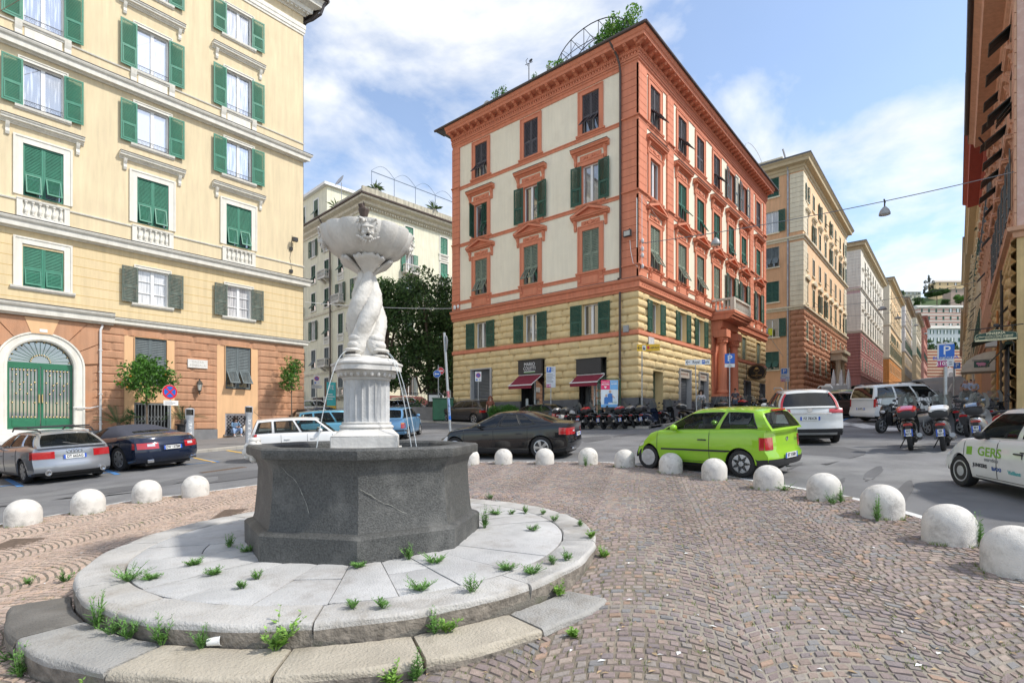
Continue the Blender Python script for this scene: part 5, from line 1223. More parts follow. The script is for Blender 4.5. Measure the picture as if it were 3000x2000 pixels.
 m=MB(); m.M=Matrix.Translation((-.2,5.6,zz+3.6))@Matrix.Rotation(R_(-60),4,'Y'); m.lathe([(0,0),(.45,.05),(.8,.2)],16); m.M=None; m.tube([(-.1,5.6,zz),(-.1,5.6,zz+3.5)],.05,5); place('satellite_dish',m.mesh('satellite_dish',mat('dish_grey',(.35,.35,.37),.5,.1,4)),B)
 # shop awning at its foot
 m=MB(); m.face([(2,-.1,3.2),(8,-.1,3.2),(8,-2.2,2.3),(2,-2.2,2.3)],0); m.face([(2,-2.2,2.3),(8,-2.2,2.3),(8,-2.2,1.9),(2,-2.2,1.9)],0); add_text(m,'express',.55,5,-1.3,2.75,1); F.put('shop_awning',m.mesh('shop_awning',[mat('brown_awning',(.14,.035,.03),.8),wstone]))
 m=MB(); m.box(-.2,.02,10.5,13.3,2.1,3.2,0); m.M=Matrix.Rotation(-PI/2,4,'Z'); m.M=None; place('shop_sign',m.mesh('shop_sign',mat('sign_dark_oval',(.03,.015,.02),.5)),B)
 B2=thing('apartment_building','pale pink building glimpsed between the yellow building and the cream one','building',(32,92,0),R_(-3)); m=MB(); m.box(-30,11.,0,15,0,40,0); m.box(-31,12,-1,16,40,40.5,1); m.box(-30,9,1,15,40.5,45,0); m.box(-30,2.2,1,15,45,50,0); place('wall',m.mesh('wall',[mat('palest_pink',(.80,.65,.58),.88,.04,1),leadm]),B2)
 for k in range(3):
  m=MB(); m.box(-.9,.9,-.12,0,0,2.4,1); m.box(-.9,-.35,-.2,-.1,0,2.4,0); m.box(.35,.9,-.2,-.1,0,2.4,0); place('window',cached('pkwin',lambda:m.mesh('window',[green,whitep])),B2,(7.4-4*k,0,34.3))
cream_building()
# ---------------------------------------------------------------- pavements
def slab_path(name,poly,h,M,KM,kerb=None):
 pass
def pavement(name,xs,y0,y1,hk,M,kerb_edges):
 m=MB(); n=len(xs)
 ys=[y0+(y1-y0)*k/6 for k in range(7)]
 m.grid([[(x,y,H(x,y)+hk) for y in ys] for x in xs])
 struct(m.build(name,M,smooth=60))
 for side in kerb_edges:
  m=MB(); yk={'y0':y0,'y1':y1}.get(side)
  if yk is not None:
   s_=-1 if side=='y0' else 1; x=xs[0]; rnd=random.Random(3)
   while x<xs[-1]-.2:
    L=min(rnd.uniform(.8,1.3),xs[-1]-x); a,b=sorted((yk+s_*.14,yk-s_*.10)); r=[]
    for xx in (x+.006,x+L-.006):
     zt=H(xx,yk)+hk+.006; r.append([(xx,a if s_<0 else b,zt-hk-.1),(xx,a if s_<0 else b,zt-.02),(xx,(a if s_<0 else b)-s_*.025,zt),(xx,b if s_<0 else a,zt),(xx,b if s_<0 else a,zt-.1)])
    m.grid(r); m.face(r[0]); m.face(r[1][::-1]); x+=L
  else:
   xk={'x0':xs[0],'x1':xs[-1]}[side]; s_=-1 if side=='x0' else 1; y=y0
   while y<y1-.2:
    L=min(1.1,y1-y); r=[]
    for yy in (y+.006,y+L-.006):
     zt=H(xk,yy)+hk+.006; q=xk+s_*.14; r.append([(q,yy,zt-hk-.1),(q,yy,zt-.02),(q-s_*.025,yy,zt),(xk-s_*.1,yy,zt),(xk-s_*.1,yy,zt-.1)])
    m.grid(r); y+=L
  struct(m.build('kerb',granite))
pavement('pavement',[x*1. for x in range(-14,19)],24.9,33.15,.13,pavm,['y0','x1'])
pavement('pavement',[25.0+.5*k for k in range(4)],11.9,30,.12,pavm,['x0'])
pavement('pavement',[26.5+k for k in range(27)],11.9,13.5,.12,pavm,['y0'])
pavement('pavement',[66+2*k for k in range(45)],11.4,13.5,.12,pavm,['y0'])
pavement('pavement',[29+k*1.5 for k in range(80)],-2.0,.9,.12,pavm,['y1'])
# ---------------------------------------------------------------- road paint
def g2(*P): return [at(u,v)[:2] for u,v in P]
strip(g2((0,1425),(130,1408),(330,1382),(480,1366),(640,1352)),.12,.008,blue_line)
strip(g2((60,1425),(20,1402)),.14,.008,blue_line); strip(g2((345,1390),(305,1374)),.14,.008,blue_line); strip(g2((640,1353),(540,1337)),.13,.008,blue_line)
strip(g2((545,1336),(630,1354)),.10,.010,yellow_line); strip(g2((665,1319),(702,1325),(760,1332)),.14,.008,yellow_line)
strip(g2((2420,1252),(2500,1218)),.12,.008,blue_line)
for k in range(3):
 strip(g2((1190+20*k,1222+7*k),(1345+20*k,1226+7*k)),.45,.008,white_line)
for (a,b) in (((2445,1235),(2480,1246)),((2500,1241),(2560,1254)),((2585,1252),(2640,1262))):
 strip(g2(a,b),.75,.008,white_line)
# darker patches, manhole covers
patch=mat('asphalt_patch',(.115,.115,.118),.9,.15,1.,.4,140)
def blob(name,u,v,rx,ry,M,dz=.007):
 S,T,_=at(u,v); m=MB(); m.face([(S+rx*(1+.15*math.sin(3*k))*math.cos(2*PI*k/18),T+ry*(1+.12*math.cos(5*k))*math.sin(2*PI*k/18),H(S+rx*math.cos(2*PI*k/18),T+ry*math.sin(2*PI*k/18))+dz) for k in range(18)]); struct(m.build(name,M))
for u,v,rx,ry in ((1700,1290,2.2,.8),(640,1400,3.,.9),(2380,1330,2.4,1.1),(1830,1275,.9,.35),(2560,1385,1.1,.12),(2450,1420,.9,.07),(2650,1440,1.3,.10),(300,1440,2.2,.5),(1150,1330,1.8,.4),(2330,1365,.7,.06)): blob('asphalt_patch',u,v,rx,ry,patch)
def rectcover(u,v,w,h,a,dz,lab):
 S,T,z=at(u,v); m=MB(); m.box(-w/2,w/2,-h/2,h/2,-.02,.004)
 n=int(w/.06)
 for k in range(n): m.box(-w/2+.03+k*.06,-w/2+.055+k*.06,-h/2+.03,h/2-.03,.004,.010)
 o=m.build('drain_cover',mat('rusty_iron',(.16,.115,.085),.8,.25,10,.3,50),None,(S,T,z+dz),a); o.rotation_euler=(0,-.06,a); tag(o,lab,'manhole')
rectcover(655,1376,1.3,.25,.1,.008,'long iron drain grating set in the asphalt left of the basin'); rectcover(45,1598,.62,.45,.9,.022,'rusty square iron cover in the cobbles at the far left'); rectcover(672,1510,.8,.4,.9,.022,'iron grating in the cobbles behind the platform on the left')
# ---------------------------------------------------------------- fountain
FC=(3.83,5.56)
def fountain():
 z0=ZP(FC[0])-.015
 st=mat('basin_stone',(.066,.067,.064),.6,.45,55,.5,60,dirt=(.19,.187,.175),dirtamt=.5,dscale=2.6)
 mb=mat('fountain_marble',(.60,.58,.545),.55,.09,4,.25,30,streak=.16,dirt=(.50,.48,.44),dirtamt=.45,dscale=3)
 mg=mat('grey_veined_marble',(.47,.47,.465),.55,.16,5,.3,40,streak=.28,dirt=(.70,.69,.66),dirtamt=.5,dscale=3)
 fish=mat('carved_marble',(.60,.575,.53),.6,.10,6,.4,30,dirt=(.38,.355,.31),dirtamt=.55,dscale=5)
 Fo=thing('fountain','white marble fountain with entwined dolphins and a lobed bowl in a dark octagonal stone basin','fountain',(FC[0],FC[1],z0))
 # octagon basin; one corner towards the camera
 th=math.atan2(*( (lambda P:(P[1]-FC[1],P[0]-FC[0]))(atd(1055,1600,5.5)) ))
 def oct_(r): return [(r*math.cos(th+PI/4*k),r*math.sin(th+PI/4*k)) for k in range(8)]
 def osh(m,prof,sub=1):
  rows=[]
  for r,z in prof:
   P=oct_(r); row=[]
   for k in range(8):
    a,b=P[k],P[(k+1)%8]
    for q in range(6): t=q/6; row.append((a[0]+(b[0]-a[0])*t,a[1]+(b[1]-a[1])*t,z))
   rows.append(row)
  m.grid(rows,cv=True)
 m=MB(); R=1.33
 osh(m,[(R+.06,-.06),(R+.065,.235),(R+.03,.262),(R-.03,.275),(R-.045,.32),(R-.075,.62),(R-.085,.86),(R-.06,.95),(R-.01,1.005)]);
 osh(m,[(R-.01,1.004),(R+.03,1.01),(R+.045,1.03),(R+.045,1.105),(R+.02,1.125),(R-.17,1.125),(R-.20,1.10),(R-.24,.9),(R-.3,.55),(0.2,.5)])
 o=m.build('basin',st,Fo,smooth=35)
 m=MB()   # pale mineral veins across two faces
 for (k,pts) in ((7,[(.05,.98),(.3,.78),(.42,.55),(.5,.28)]),(0,[(.02,.72),(.25,.58),(.55,.42),(.85,.30)])):
  P=oct_(R-.074); a,b=P[k],P[(k+1)%8]; L=[]
  for t,z in pts:
   q=(.0 if z<.7 else .006)
   for dt in (0,): L.append(((a[0]+(b[0]-a[0])*t)*(1.012-q),(a[1]+(b[1]-a[1])*t)*(1.012-q),z))
  Q=[]
  for i in range(len(L)-1):
   for s_ in range(8): t=s_/8; Q.append(tuple(L[i][c]+(L[i+1][c]-L[i][c])*t+random.uniform(-.008,.008)*(c==2) for c in range(3)))
  m=MB(); m.tube(Q,[random.uniform(.0005,.0045) for _ in Q],4); place('mineral_vein',m.mesh('mineral_vein',mat('vein_pale',(.26,.26,.235),.8,.3,30)),o)
 m=MB(); m.lathe([(R-.2,.86),(0,.86)],32); wm=mat('basin_water',(.05,.055,.05),.05,.0,spec=.6); m.build('water',wm,Fo)
 # pedestal
 B0=1.06
 m=MB(); m.box(-.42,.42,-.42,.42,.80,B0+.02); m.bbox(-.385,.385,-.385,.385,B0+.02,B0+.165,.012); m.M=None
 rows=[]
 for s_,z in ((.385,B0+.165),(.37,B0+.19),(.33,B0+.225),(.305,B0+.25)):
  row=[]
  for k in range(32):
   a=2*PI*k/32; sq=1/max(abs(math.cos(a)),abs(math.sin(a))); w=(z-B0-.165)/.085; rr=s_*(sq*(1-w)+w*1.0); row.append((rr*math.cos(a),rr*math.sin(a),z))
  rows.append(row)
 m.grid(rows,cv=True)
 m.lathe([(.31,B0+.25),(.325,B0+.27),(.315,B0+.29),(.29,B0+.305),(.30,B0+.32),(.285,B0+.33)],40)
 p=m.build('pedestal',mb,Fo,(0,0,0),th,smooth=40)
 m=MB(); nfl=22
 def flute(a,z):
  t=(z-(B0+.33))/.50; d=max(0,1-abs(2*t-1)**10); return 1-.075*d*abs(math.cos(a*nfl/2))**.45*0.9 if True else 1
 prof=[(.272,B0+.33)]+[(.274,B0+.33+.50*k/14) for k in range(1,14)]+[(.272,B0+.83)]
 m.lathe(prof,176,0,(0,0),flute); place('fluted_column',m.mesh('fluted_column',mg,50),p,(0,0,0))
 m=MB(); m.lathe([(.275,B0+.83),(.29,B0+.845),(.285,B0+.86),(.30,B0+.87),(.36,B0+.93),(.37,B0+.94)],40)
 for k in range(26): a=2*PI*k/26; m.ell((.328*math.cos(a),.328*math.sin(a),B0+.90),(.024,.024,.034),5,7)
 rows=[]
 for s_,z in ((.37,B0+.94),(.385,B0+.945),(.385,B0+1.0),(.40,B0+1.015),(.40,B0+1.035),(.36,B0+1.05),(.34,B0+1.07),(.33,B0+1.09)):
  row=[]
  for k in range(48):
   a=2*PI*k/48; sq=min(1.13,1/max(abs(math.cos(a-.4)),abs(math.sin(a-.4)))); row.append((s_*sq*math.cos(a)*.97,s_*sq*math.sin(a)*.97,z))
  rows.append(row)
 m.grid(rows,cv=True); m.face([x for x in rows[-1]]); place('capital',m.mesh('capital',mb,35),p)
 # dolphins: heads down, bodies twisting up, tail fins under the bowl
 zb=B0+1.085
 m=MB(); m.lathe([(.30,zb-.01),(.29,zb+.02),(.16,zb+.05)],28); m.lathe([(.17,zb+.03),(.165,zb+.3),(.14,zb+.6),(.09,zb+.85),(.08,zb+1.15)],16); place('core',m.mesh('core',fish,50),p)
 zt=[0,.06,.12,.19,.28,.38,.51,.65,.78,.90,1.01,1.12]
 rd=[.06,.10,.118,.122,.108,.102,.112,.108,.092,.072,.058,.05]
 ra=[.19,.165,.145,.125,.13,.14,.13,.115,.095,.075,.055,.05]
 cview=math.atan2(-FC[1],-FC[0])
 for k in range(4):
  a0=cview+PI/4+PI/2*k-th; m=MB()
  C=[];Rr=[]
  for i,(z,r,rad) in enumerate(zip(zt,rd,ra)):
   tw=max(0,(z-.20))*3.3; C.append(Vector((rad*math.cos(a0+tw),rad*math.sin(a0+tw),zb+.03+z))); Rr.append(r)
  CC=[];RR=[]
  for i in range(len(C)-1):
   for s_ in range(4): t=s_/4; CC.append(C[i].lerp(C[i+1],t)); RR.append(Rr[i]+(Rr[i+1]-Rr[i])*(t*t*(3-2*t)))
  CC.append(C[-1]); RR.append(Rr[-1]);
  n=18; rows=[]
  for i,(c,r) in enumerate(zip(CC,RR)):
   row=[]
   for j in range(n):
    b=2*PI*j/n; s=1.
    h=c.z-zb
    if .40<h<.9: s+=.05*max(0,math.sin(h*95+ (j%2)*PI))
    row.append((c.x+r*s*math.cos(b),c.y+r*s*math.sin(b),c.z))
   rows.append(row)
  m.grid(rows,cv=True); m.face(rows[0][::-1])
  ca,sa=math.cos(a0),math.sin(a0)
  def rel(f,s,z): return (ca*f-sa*s,sa*f+ca*s,zb+z)
  # snout, jaws, brow, eyes
  for (f,s,z,rx,rz_) in ((.235,0,.098,.095,.036),(.225,0,.032,.095,.03),(.21,.0,.165,.075,.055),(.165,.0,.25,.095,.065)):
   cx,cy,cz=rel(f,s,z); m.M=Matrix.Translation((cx,cy,cz))@Matrix.Rotation(a0,4,'Z'); m.ell((0,0,0),(rx,rx*1.15,rz_),8,12); m.M=None
  for s in (-1,1):
   cx,cy,cz=rel(.185,s*.078,.155); m.ell((cx,cy,cz),(.03,.03,.026),6,10); cx,cy,cz=rel(.175,s*.085,.185); m.M=Matrix.Translation((cx,cy,cz))@Matrix.Rotation(a0,4,'Z'); m.ell((0,0,0),(.045,.022,.018),6,8); m.M=None
  d=place('dolphin',m.mesh('dolphin',fish,55),p)
  m=MB()
  for t in range(7):
   b=-.75+1.5*t/6; c_=rel(.20+.095*math.cos(b),.10*math.sin(b),.066); m.box(c_[0]-.011,c_[0]+.011,c_[1]-.011,c_[1]+.011,c_[2]-.014,c_[2]+.014)
  place('teeth',m.mesh('teeth',mat('dark_mouth',(.08,.07,.06),.8)),d)
  # tail fin
  m=MB(); a1=a0+3.3*.75
  rows=[]
  for i in range(9):
   t=i/8; row=[]
   for j in range(13):
    b=-1+2*j/12; sp=.06+.30*t**1.2; f=.045+.25*t**1.5*(1-.2*b*b); z=1.04+.21*t-.04*t*b*b; rip=.012*math.sin(b*16)*t
    x,y=f+rip,b*sp*.52; row.append((x*math.cos(a1)-y*math.sin(a1),x*math.sin(a1)+y*math.cos(a1),zb+z+rip))
   rows.append(row)
  m.grid(rows); me=m.mesh('tail_fin',fish,60); me2=place('tail_fin',me,d); md=me2.modifiers.new('thick','SOLIDIFY'); md.thickness=.035
 # bowl
 zr=zb+1.56
 def lobe(a,z):
  t=max(0,min(1,(z-(zb+1.2))/.1)); return 1-.10*t*(1-abs(math.sin(a*7+.6))**.32)
 pr=[(.07,zb+1.20),(.18,zb+1.215),(.30,zb+1.245),(.405,zb+1.295),(.485,zb+1.37),(.535,zb+1.45),(.558,zr-.03),(.555,zr),(.52,zr),(.505,zr-.04),(.43,zr-.12),(.2,zr-.18),(0,zr-.18)]
 m=MB(); m.lathe(pr,168,0,(0,0),lobe,cap=False); bw=place('bowl',m.mesh('bowl',mat('bowl_marble',(.60,.58,.54),.6,.1,4,.3,45,streak=.12,dirt=(.36,.34,.31),dirtamt=.55,dscale=4),50),p)
 # satyr masks on the bowl
 for k in range(4):
  a=cview-th+.02+PI/2*k; m=MB(); m.M=Matrix.Translation((.50*math.cos(a),.50*math.sin(a),zb+1.435))@Matrix.Rotation(a,4,'Z')@Matrix.Rotation(R_(16),4,'Y')
  m.ell((0,0,0),(.05,.075,.095),8,12); m.ell((.03,0,.035),(.03,.07,.022),6,10); m.ell((.048,0,-.005),(.026,.018,.032),6,8); m.ell((.03,0,-.075),(.035,.06,.03),6,8)
  for s in (-1,1):
   m.ell((.028,s*.034,.012),(.018,.02,.012),5,8); m.ell((.025,s*.045,-.035),(.028,.028,.03),5,8); m.ell((.035,s*.02,-.033),(.022,.024,.011),5,8); m.ell((.0,s*.088,.02),(.02,.018,.045),5,8)
   P=[(.0,s*(.03+.02*t),.08+.02*math.sin(t)) for t in range(5)]
   m.tube([(.02,s*.045,.085),(.03,s*.06,.115),(.02,s*.085,.125),(.0,s*.10,.10),(.02,s*.105,.075)],[.016,.016,.014,.012,.008],6)
   for q in range(5): m.tube([(.02,s*(.015+.018*q),-.09),(.035,s*(.02+.022*q),-.125+.012*q),(.02,s*(.03+.025*q),-.15+.02*q)],[.014,.011,.005],5)
   for q in range(3): m.ell((.015,s*(.02+.02*q),.098),(.02,.014,.02),5,6)
  mk=place('mask',m.mesh('mask',fish,60),bw); m=MB(); m.M=Matrix.Translation((.50*math.cos(a),.50*math.sin(a),zb+1.435))@Matrix.Rotation(a,4,'Z')@Matrix.Rotation(R_(16),4,'Y'); m.ell((.052,0,-.062),(.012,.024,.020),6,10); place('spout_hole',m.mesh('spout_hole',voidm),mk)
 # lion head on the rim, left side
 lp=atd(738,1315,6.35); lx,ly=lp[0]-FC[0],lp[1]-FC[1]; m=MB(); a=math.atan2(ly,lx); rr=R+.03; m.M=Matrix.Translation((rr*math.cos(a)*.97,rr*math.sin(a)*.97,1.06))@Matrix.Rotation(a,4,'Z')
 m.ell((0,0,0),(.10,.10,.12),10,14); m.ell((.08,0,-.03),(.06,.055,.05),8,10); m.ell((.07,0,-.09),(.05,.045,.03),6,8); m.ell((.07,0,.03),(.05,.02,.05),6,8)
 for s in (-1,1):
  m.ell((.065,s*.045,.035),(.03,.025,.02),6,8)
  for q in range(6): m.ell((-.01,s*(.06+.02*math.sin(q)),.11-.045*q),(.05,.04,.04),6,8)
 place('lion_head',m.mesh('lion_head',mb,60),Fo)
 # water jets
 jm=mat('jet_water',(.85,.88,.9),.05,0,trans=.55)
 for k in (0,1):
  a0=cview+(-PI/4+PI/2*k)*1.0; m=MB()
  for off,sp in ((0,.95),) if k==0 else ((0,1.0),(.05,.84)):
   P=[]
   for i in range(26):
    t=i/25*.62; r=.27+sp*t*1.0; z=zb+.075+.35*t-4.9*t*t
    if z<.86: break
    P.append((r*math.cos(a0+off*.1),r*math.sin(a0+off*.1),z))
   m.tube(P,[.0035+.002*i/len(P) for i in range(len(P))],5)
  place('water_jet',m.mesh('water_jet',jm,60),Fo)
fountain()
# ================================================================ VEHICLES
tyre=mat('tyre_rubber',(.022,.022,.023),.8,.15,20,.2,60); rimm=mat('alloy_rim',(.55,.56,.57),.3,.05,8,metal=.85); capm=mat('wheel_cover_silver',(.50,.51,.52),.4,.05,8,metal=.3)
trim_b=mat('black_trim',(.022,.022,.024),.5,.1,10); interior=mat('car_interior',(.13,.125,.12),.8,.1,6)
cglass=mat('car_glass',(.02,.024,.024),.03,0,trans=.8,spec=.6); cglass_d=mat('car_glass_tinted',(.008,.009,.010),.03,0,trans=.12,spec=.7)
redl=mat('tail_light_red',(.42,.012,.016),.12,.06,30,coat=1.,spec=.6); clearl=mat('lamp_clear',(.55,.55,.57),.08,.05,20,coat=1.); orangel=mat('lamp_amber',(.65,.22,.03),.12,0,coat=1.)
plate_w=mat('plate_white',(.74,.74,.72),.4,.02,5); plate_b=mat('plate_blue',(.03,.10,.50),.4); plate_k=mat('plate_letters',(.02,.02,.025),.5); chrome=mat('chrome',(.75,.75,.76),.12,0,metal=1.)
def paint(n,c,metal=.0,rough=.28): return mat('paint_'+n,c,rough,.02,3,coat=1.,metal=metal,spec=.15,dirt=tuple(min(1,x*.85+.006) for x in c),dirtamt=.3,dscale=1.2)
def interp(P,x):
 if x<=P[0][0]: return P[0][1]
 for (a,b),(c,d) in zip(P[:-1],P[1:]):
  if x<=c:
   t=(x-a)/(c-a) if c>a else 1; t=t*t*(3-2*t)*.5+t*.5; return b+(d-b)*t
 return P[-1][1]
def plate(par,x,y,z,txt,rz,w=.52,h=.11,tilt=0,sq=False):
 m=MB(); m.M=Matrix.Rotation(tilt,4,'X')
 m.box(-w/2,w/2,-.012,.0,-h/2,h/2,0)
 if sq:
  m.box(-w/2,-w/2+.03,-.0135,-.005,-h/2,h/2,1); m.box(w/2-.03,w/2,-.0135,-.005,-h/2,h/2,1); a,b=txt.split(' '); add_text(m,a,h*.42,0,-.0145,h*.23,2,.9,.003); add_text(m,b,h*.42,0,-.0145,-h*.22,2,.75,.003)
 else:
  m.box(-w/2,-w/2+.045,-.0135,-.005,-h/2,h/2,1); m.box(w/2-.045,w/2,-.0135,-.005,-h/2,h/2,1); add_text(m,txt,h*.92,0,-.0145,0,2,.82,.003)
 m.M=None
 return place('number_plate',m.mesh('number_plate',[plate_w,plate_b,plate_k]),par,(x,y,z),rz)
def wheel_meshes(R,w,spokes,style):
 def f():
  m=MB(); h=w/2; rr=R*.66
  pr=[(rr,-h*.8),(R*.86,-h),(R*.96,-h*.9),(R,-h*.55),(R,h*.55),(R*.96,h*.9),(R*.86,h),(rr,h*.8),(rr,-h*.8)]
  m.lathe(pr,36,cap=False); m.M=None
  t=m.mesh('wheel',tyre,50)
  m=MB(); m.lathe([(rr+.004,-h*.8),(rr-.012,-h*.62),(rr-.03,-h*.1),(0,-h*.1)],36,1); m.lathe([(rr+.006,-h*.82),(rr-.008,-h*.86),(rr-.025,-h*.78),(rr-.03,-h*.5)],36,0,cap=False)
  if style=='steel': m.lathe([(rr-.03,-h*.5),(rr*.7,-h*.62),(rr*.5,-h*.8),(0,-h*.82)],36,0)
  else:
   for k in range(spokes):
    a=2*PI*k/spokes
    for da in ((-.09,.09) if style=='double' else (0,)):
     m.M=Matrix.Rotation(a+da,4,'Z'); ww=(.10 if style=='cover' else .045 if style!='double' else .028)*R/.3
     m.prism([(.04,-ww*.7),(rr-.01,-ww),(rr-.01,ww),(.04,ww*.7)],-h*.86,-h*.4)
   m.M=None; m.lathe([(0,-h*.9),(.05,-h*.9),(.065,-h*.7),(.065,-h*.4)],16)
  r=m.mesh('rim',[capm if style in('cover','steel') else rimm,trim_b],40); return t,r
 return cached(('wheel',round(R,3),w,spokes,style),f)
def car(label,cat,pos,ang,c,name='parked_car',group=None,scale=1.):
 S,T=pos; fx,fy=math.cos(ang),math.sin(ang)
 g=(H(S+fx,T+fy)-H(S-fx,T-fy))/2; gl=(H(S-fy,T+fx)-H(S+fy,T-fx))/2
 o=thing(name,label,cat,(S,T,H(S,T)+.008),0,group); o.rotation_euler=Matrix(((fx,-fy,0),(fy,fx,0),(0,0,1))).to_4x4().__matmul__(Matrix.Rotation(-math.atan(g),4,'Y')).__matmul__(Matrix.Rotation(math.atan(gl),4,'X')).to_euler(); o.scale=(scale,)*3
 L,Wd,Hh=c['L'],c['W']/2,c['H']; R=c['R']; xa=c['xa']; gc=c.get('gc',.20); zt=c['zt']; P_=c['paint']; Ra=R+c.get('arch',.055)
 rp,fp=c.get('rp',[(0,.10),(.15,.03),(.35,0),(.6,.02),(1,.08)]),c.get('fp',[(0,.10),(.2,.0),(.5,.02),(.8,.12),(1,.32)])
 SR=[(0,.925),(.05,.96),(.14,.98),(.28,.992),(.42,1.),(.56,1.),(.68,.992),(.80,.985),(.9,.97),(.96,.95),(1.,.905)]
 xs=set([-L/2+L*k/46 for k in range(47)])
 for xw in xa:
  for k in range(13): xs.add(xw-Ra*math.cos(PI*k/12))
 for xe in (-L/2,L/2):
  for k in range(5): xs.add(xe*(1-.012*k*k/ (1)))
 xs=sorted(x for x in xs if -L/2<=x<=L/2); q=[xs[0]]
 for x in xs[1:]:
  if x-q[-1]>.012: q.append(x)
 q[-1]=L/2; xs=q; bow=c.get('bow',(.16,.30))
 def zb(x):
  z=gc+.05*max(0,(abs(x)-L*.36)/(L*.14))
  for xw in xa:
   d=abs(x-xw)
   if d<Ra: z=max(z,R*.98+math.sqrt(max(0,Ra*Ra-d*d)))
  return z
 def P(x,b,cc):
  z0=gc+.05*max(0,(abs(x)-L*.36)/(L*.14)); zT=interp(zt,x); z=z0+(zT-z0)*cc; z=max(z,min(zb(x),zT-.03))
  wr=max(0,1-(x+L/2)/.7)**1.5; wf=max(0,1-(L/2-x)/.9)**1.5
  xx=x+wr*(interp(rp,cc)+bow[0]*abs(b)**3.5)-wf*(interp(fp,cc)+bow[1]*abs(b)**3.)
  t=abs(2*x/L); w=Wd*(1-.05*t**5)
  fl=0
  for xw in xa: fl=max(fl,max(0,1-abs(x-xw)/(Ra*1.5)))
  return (xx,b*(w+.012*fl),z)
 def ring(x):
  r=[P(x,k,cc) for cc,k in SR]; n=10; crown=c.get('crown',.035)
  top=[]
  for j in range(1,n):
   b=.905*(1-2*j/n); p=P(x,b,1.); top.append((p[0],p[1],p[2]+crown*(1-(b/.905)**2)*(1 if abs(x)<L/2-.05 else .5)))
  return r+top+[(p[0],-p[1],p[2]) for p in r[::-1]]
 gb,gt=c['gb'],c['gt']; rows=[ring(x) for x in xs]; m=MB(); nS=len(SR)
 I=[[m.p(p) for p in r] for r in rows]; nc=len(I[0])
 for i in range(len(xs)-1):
  xm=(xs[i]+xs[i+1])/2
  for j in range(nc-1):
   if nS-1<=j<nc-nS and gb[0]+.04<xm<gb[1]-.06: continue
   m.f.append([I[i][j],I[i+1][j],I[i+1][j+1],I[i][j+1]]); m.m.append(1 if (j<1 or j>=nc-2) else 0)
 def cap(x,inv):
  rr=[]
  tb=[.905*(1-2*j/10) for j in range(11)]
  for cc,k in SR:
   row=[]
   for j in range(11):
    b=k*tb[j]/.905; p=P(x,b,cc); zz=p[2]+(c.get('crown',.035)*.5*(1-(tb[j]/.905)**2) if cc==1. else 0); row.append((p[0],p[1],zz))
   rr.append(row)
  m.grid(rr,0)
 cap(xs[0],0); cap(xs[-1],1)
 lowtrim=c.get('trim',None)
 body=m.build('body',[P_,trim_b],o,smooth=38)
 def patch(nm,fn,u0,u1,v0,v1,M,nu=8,nv=5,off=.006,par=None,shape=None):
  m=MB(); E=1e-3; rr=[]
  for i in range(nu+1):
   row=[]
   for j in range(nv+1):
    u=u0+(u1-u0)*i/nu; v=v0+(v1-v0)*j/nv
    if shape: u,v=shape(i/nu,j/nv)
    p=Vector(fn(u,v)); a=Vector(fn(u+E,v))-p; b=Vector(fn(u,v+E))-p; n=a.cross(b)
    if n.length<1e-12: n=Vector((p.x,p.y,0))
    n.normalize()
    if n.dot(Vector((p.x*.6,p.y,p.z-.6)))<0: n=-n
    row.append(p+n*off)
   rr.append(row)
  m.grid(rr); lp=rr[0]+[r[-1] for r in rr[1:-1]]+rr[-1][::-1]+[r[0] for r in rr[-2:0:-1]]
  cen=sum((Vector(x) for x in lp),Vector())/len(lp)
  ins=[Vector(x)*.985+Vector((0,0,x[2]*.015)) for x in lp]
  for i in range(len(lp)): m.face([lp[i],lp[(i+1)%len(lp)],ins[(i+1)%len(lp)],ins[i]])
  return place(nm,m.mesh(nm,M,50),par or o)
 rear=lambda b,cc:P(-L/2,b,cc); front=lambda b,cc:P(L/2,b,cc)
 sideL=lambda x,cc:P(x,interp(SR,cc),cc); sideR=lambda x,cc:P(x,-interp(SR,cc),cc)
 # greenhouse
 wb,wt=c.get('wb',Wd-.09),c.get('wt',Wd-.24); zf=lambda x:interp(zt,x)
 def ye(q,w): return w-.05*abs(2*q-1)**5
 def gside(s,q,h):
  xb=gb[0]+(gb[1]-gb[0])*q; xt=gt[0]+(gt[1]-gt[0])*q; zB=zf(xb)-.012; zT=Hh-.055-.045*abs(2*q-1)**2.2
  k=.05*4*h*(1-h); return (xb+(xt-xb)*h,s*(ye(q,wb)+(ye(q,wt)-ye(q,wb))*h+k),zB+(zT-zB)*h)
 def gend(q,s,h):
  a=gside(1,q,h); bo=(-c.get('rbow',.10) if q==0 else c.get('fbow',.20)); e=1-s*s
  return (a[0]+bo*e*(1-.35*h),s*a[1],a[2]+(.012*e*(1-h)+.045*e*h))
 qs=sorted(set([0,1]+[round(x,4) for w in c['win'] for x in w]+[k/14 for k in range(15)])); hs=[0,.09,.28,.48,.68,.86,1.]
 ss=[-1,-.9,-.7,-.4,0,.4,.7,.9,1]
 m=MB(); gl={}
 def cell(tgt,pts):
  if tgt is None: m.face(pts)
  else: gl.setdefault(tgt,MB()).face(pts)
 for s in (1,-1):
  for i in range(len(qs)-1):
   qm=(qs[i]+qs[i+1])/2; wi=next((k for k,w in enumerate(c['win']) if w[0]<qm<w[1]),None)
   for j in range(len(hs)-1):
    hm=(hs[j]+hs[j+1])/2; t=('side_window',s,wi) if (wi is not None and .05<hm<.88) else None
    cell(t,[gside(s,qs[i],hs[j]),gside(s,qs[i+1],hs[j]),gside(s,qs[i+1],hs[j+1]),gside(s,qs[i],hs[j+1])])
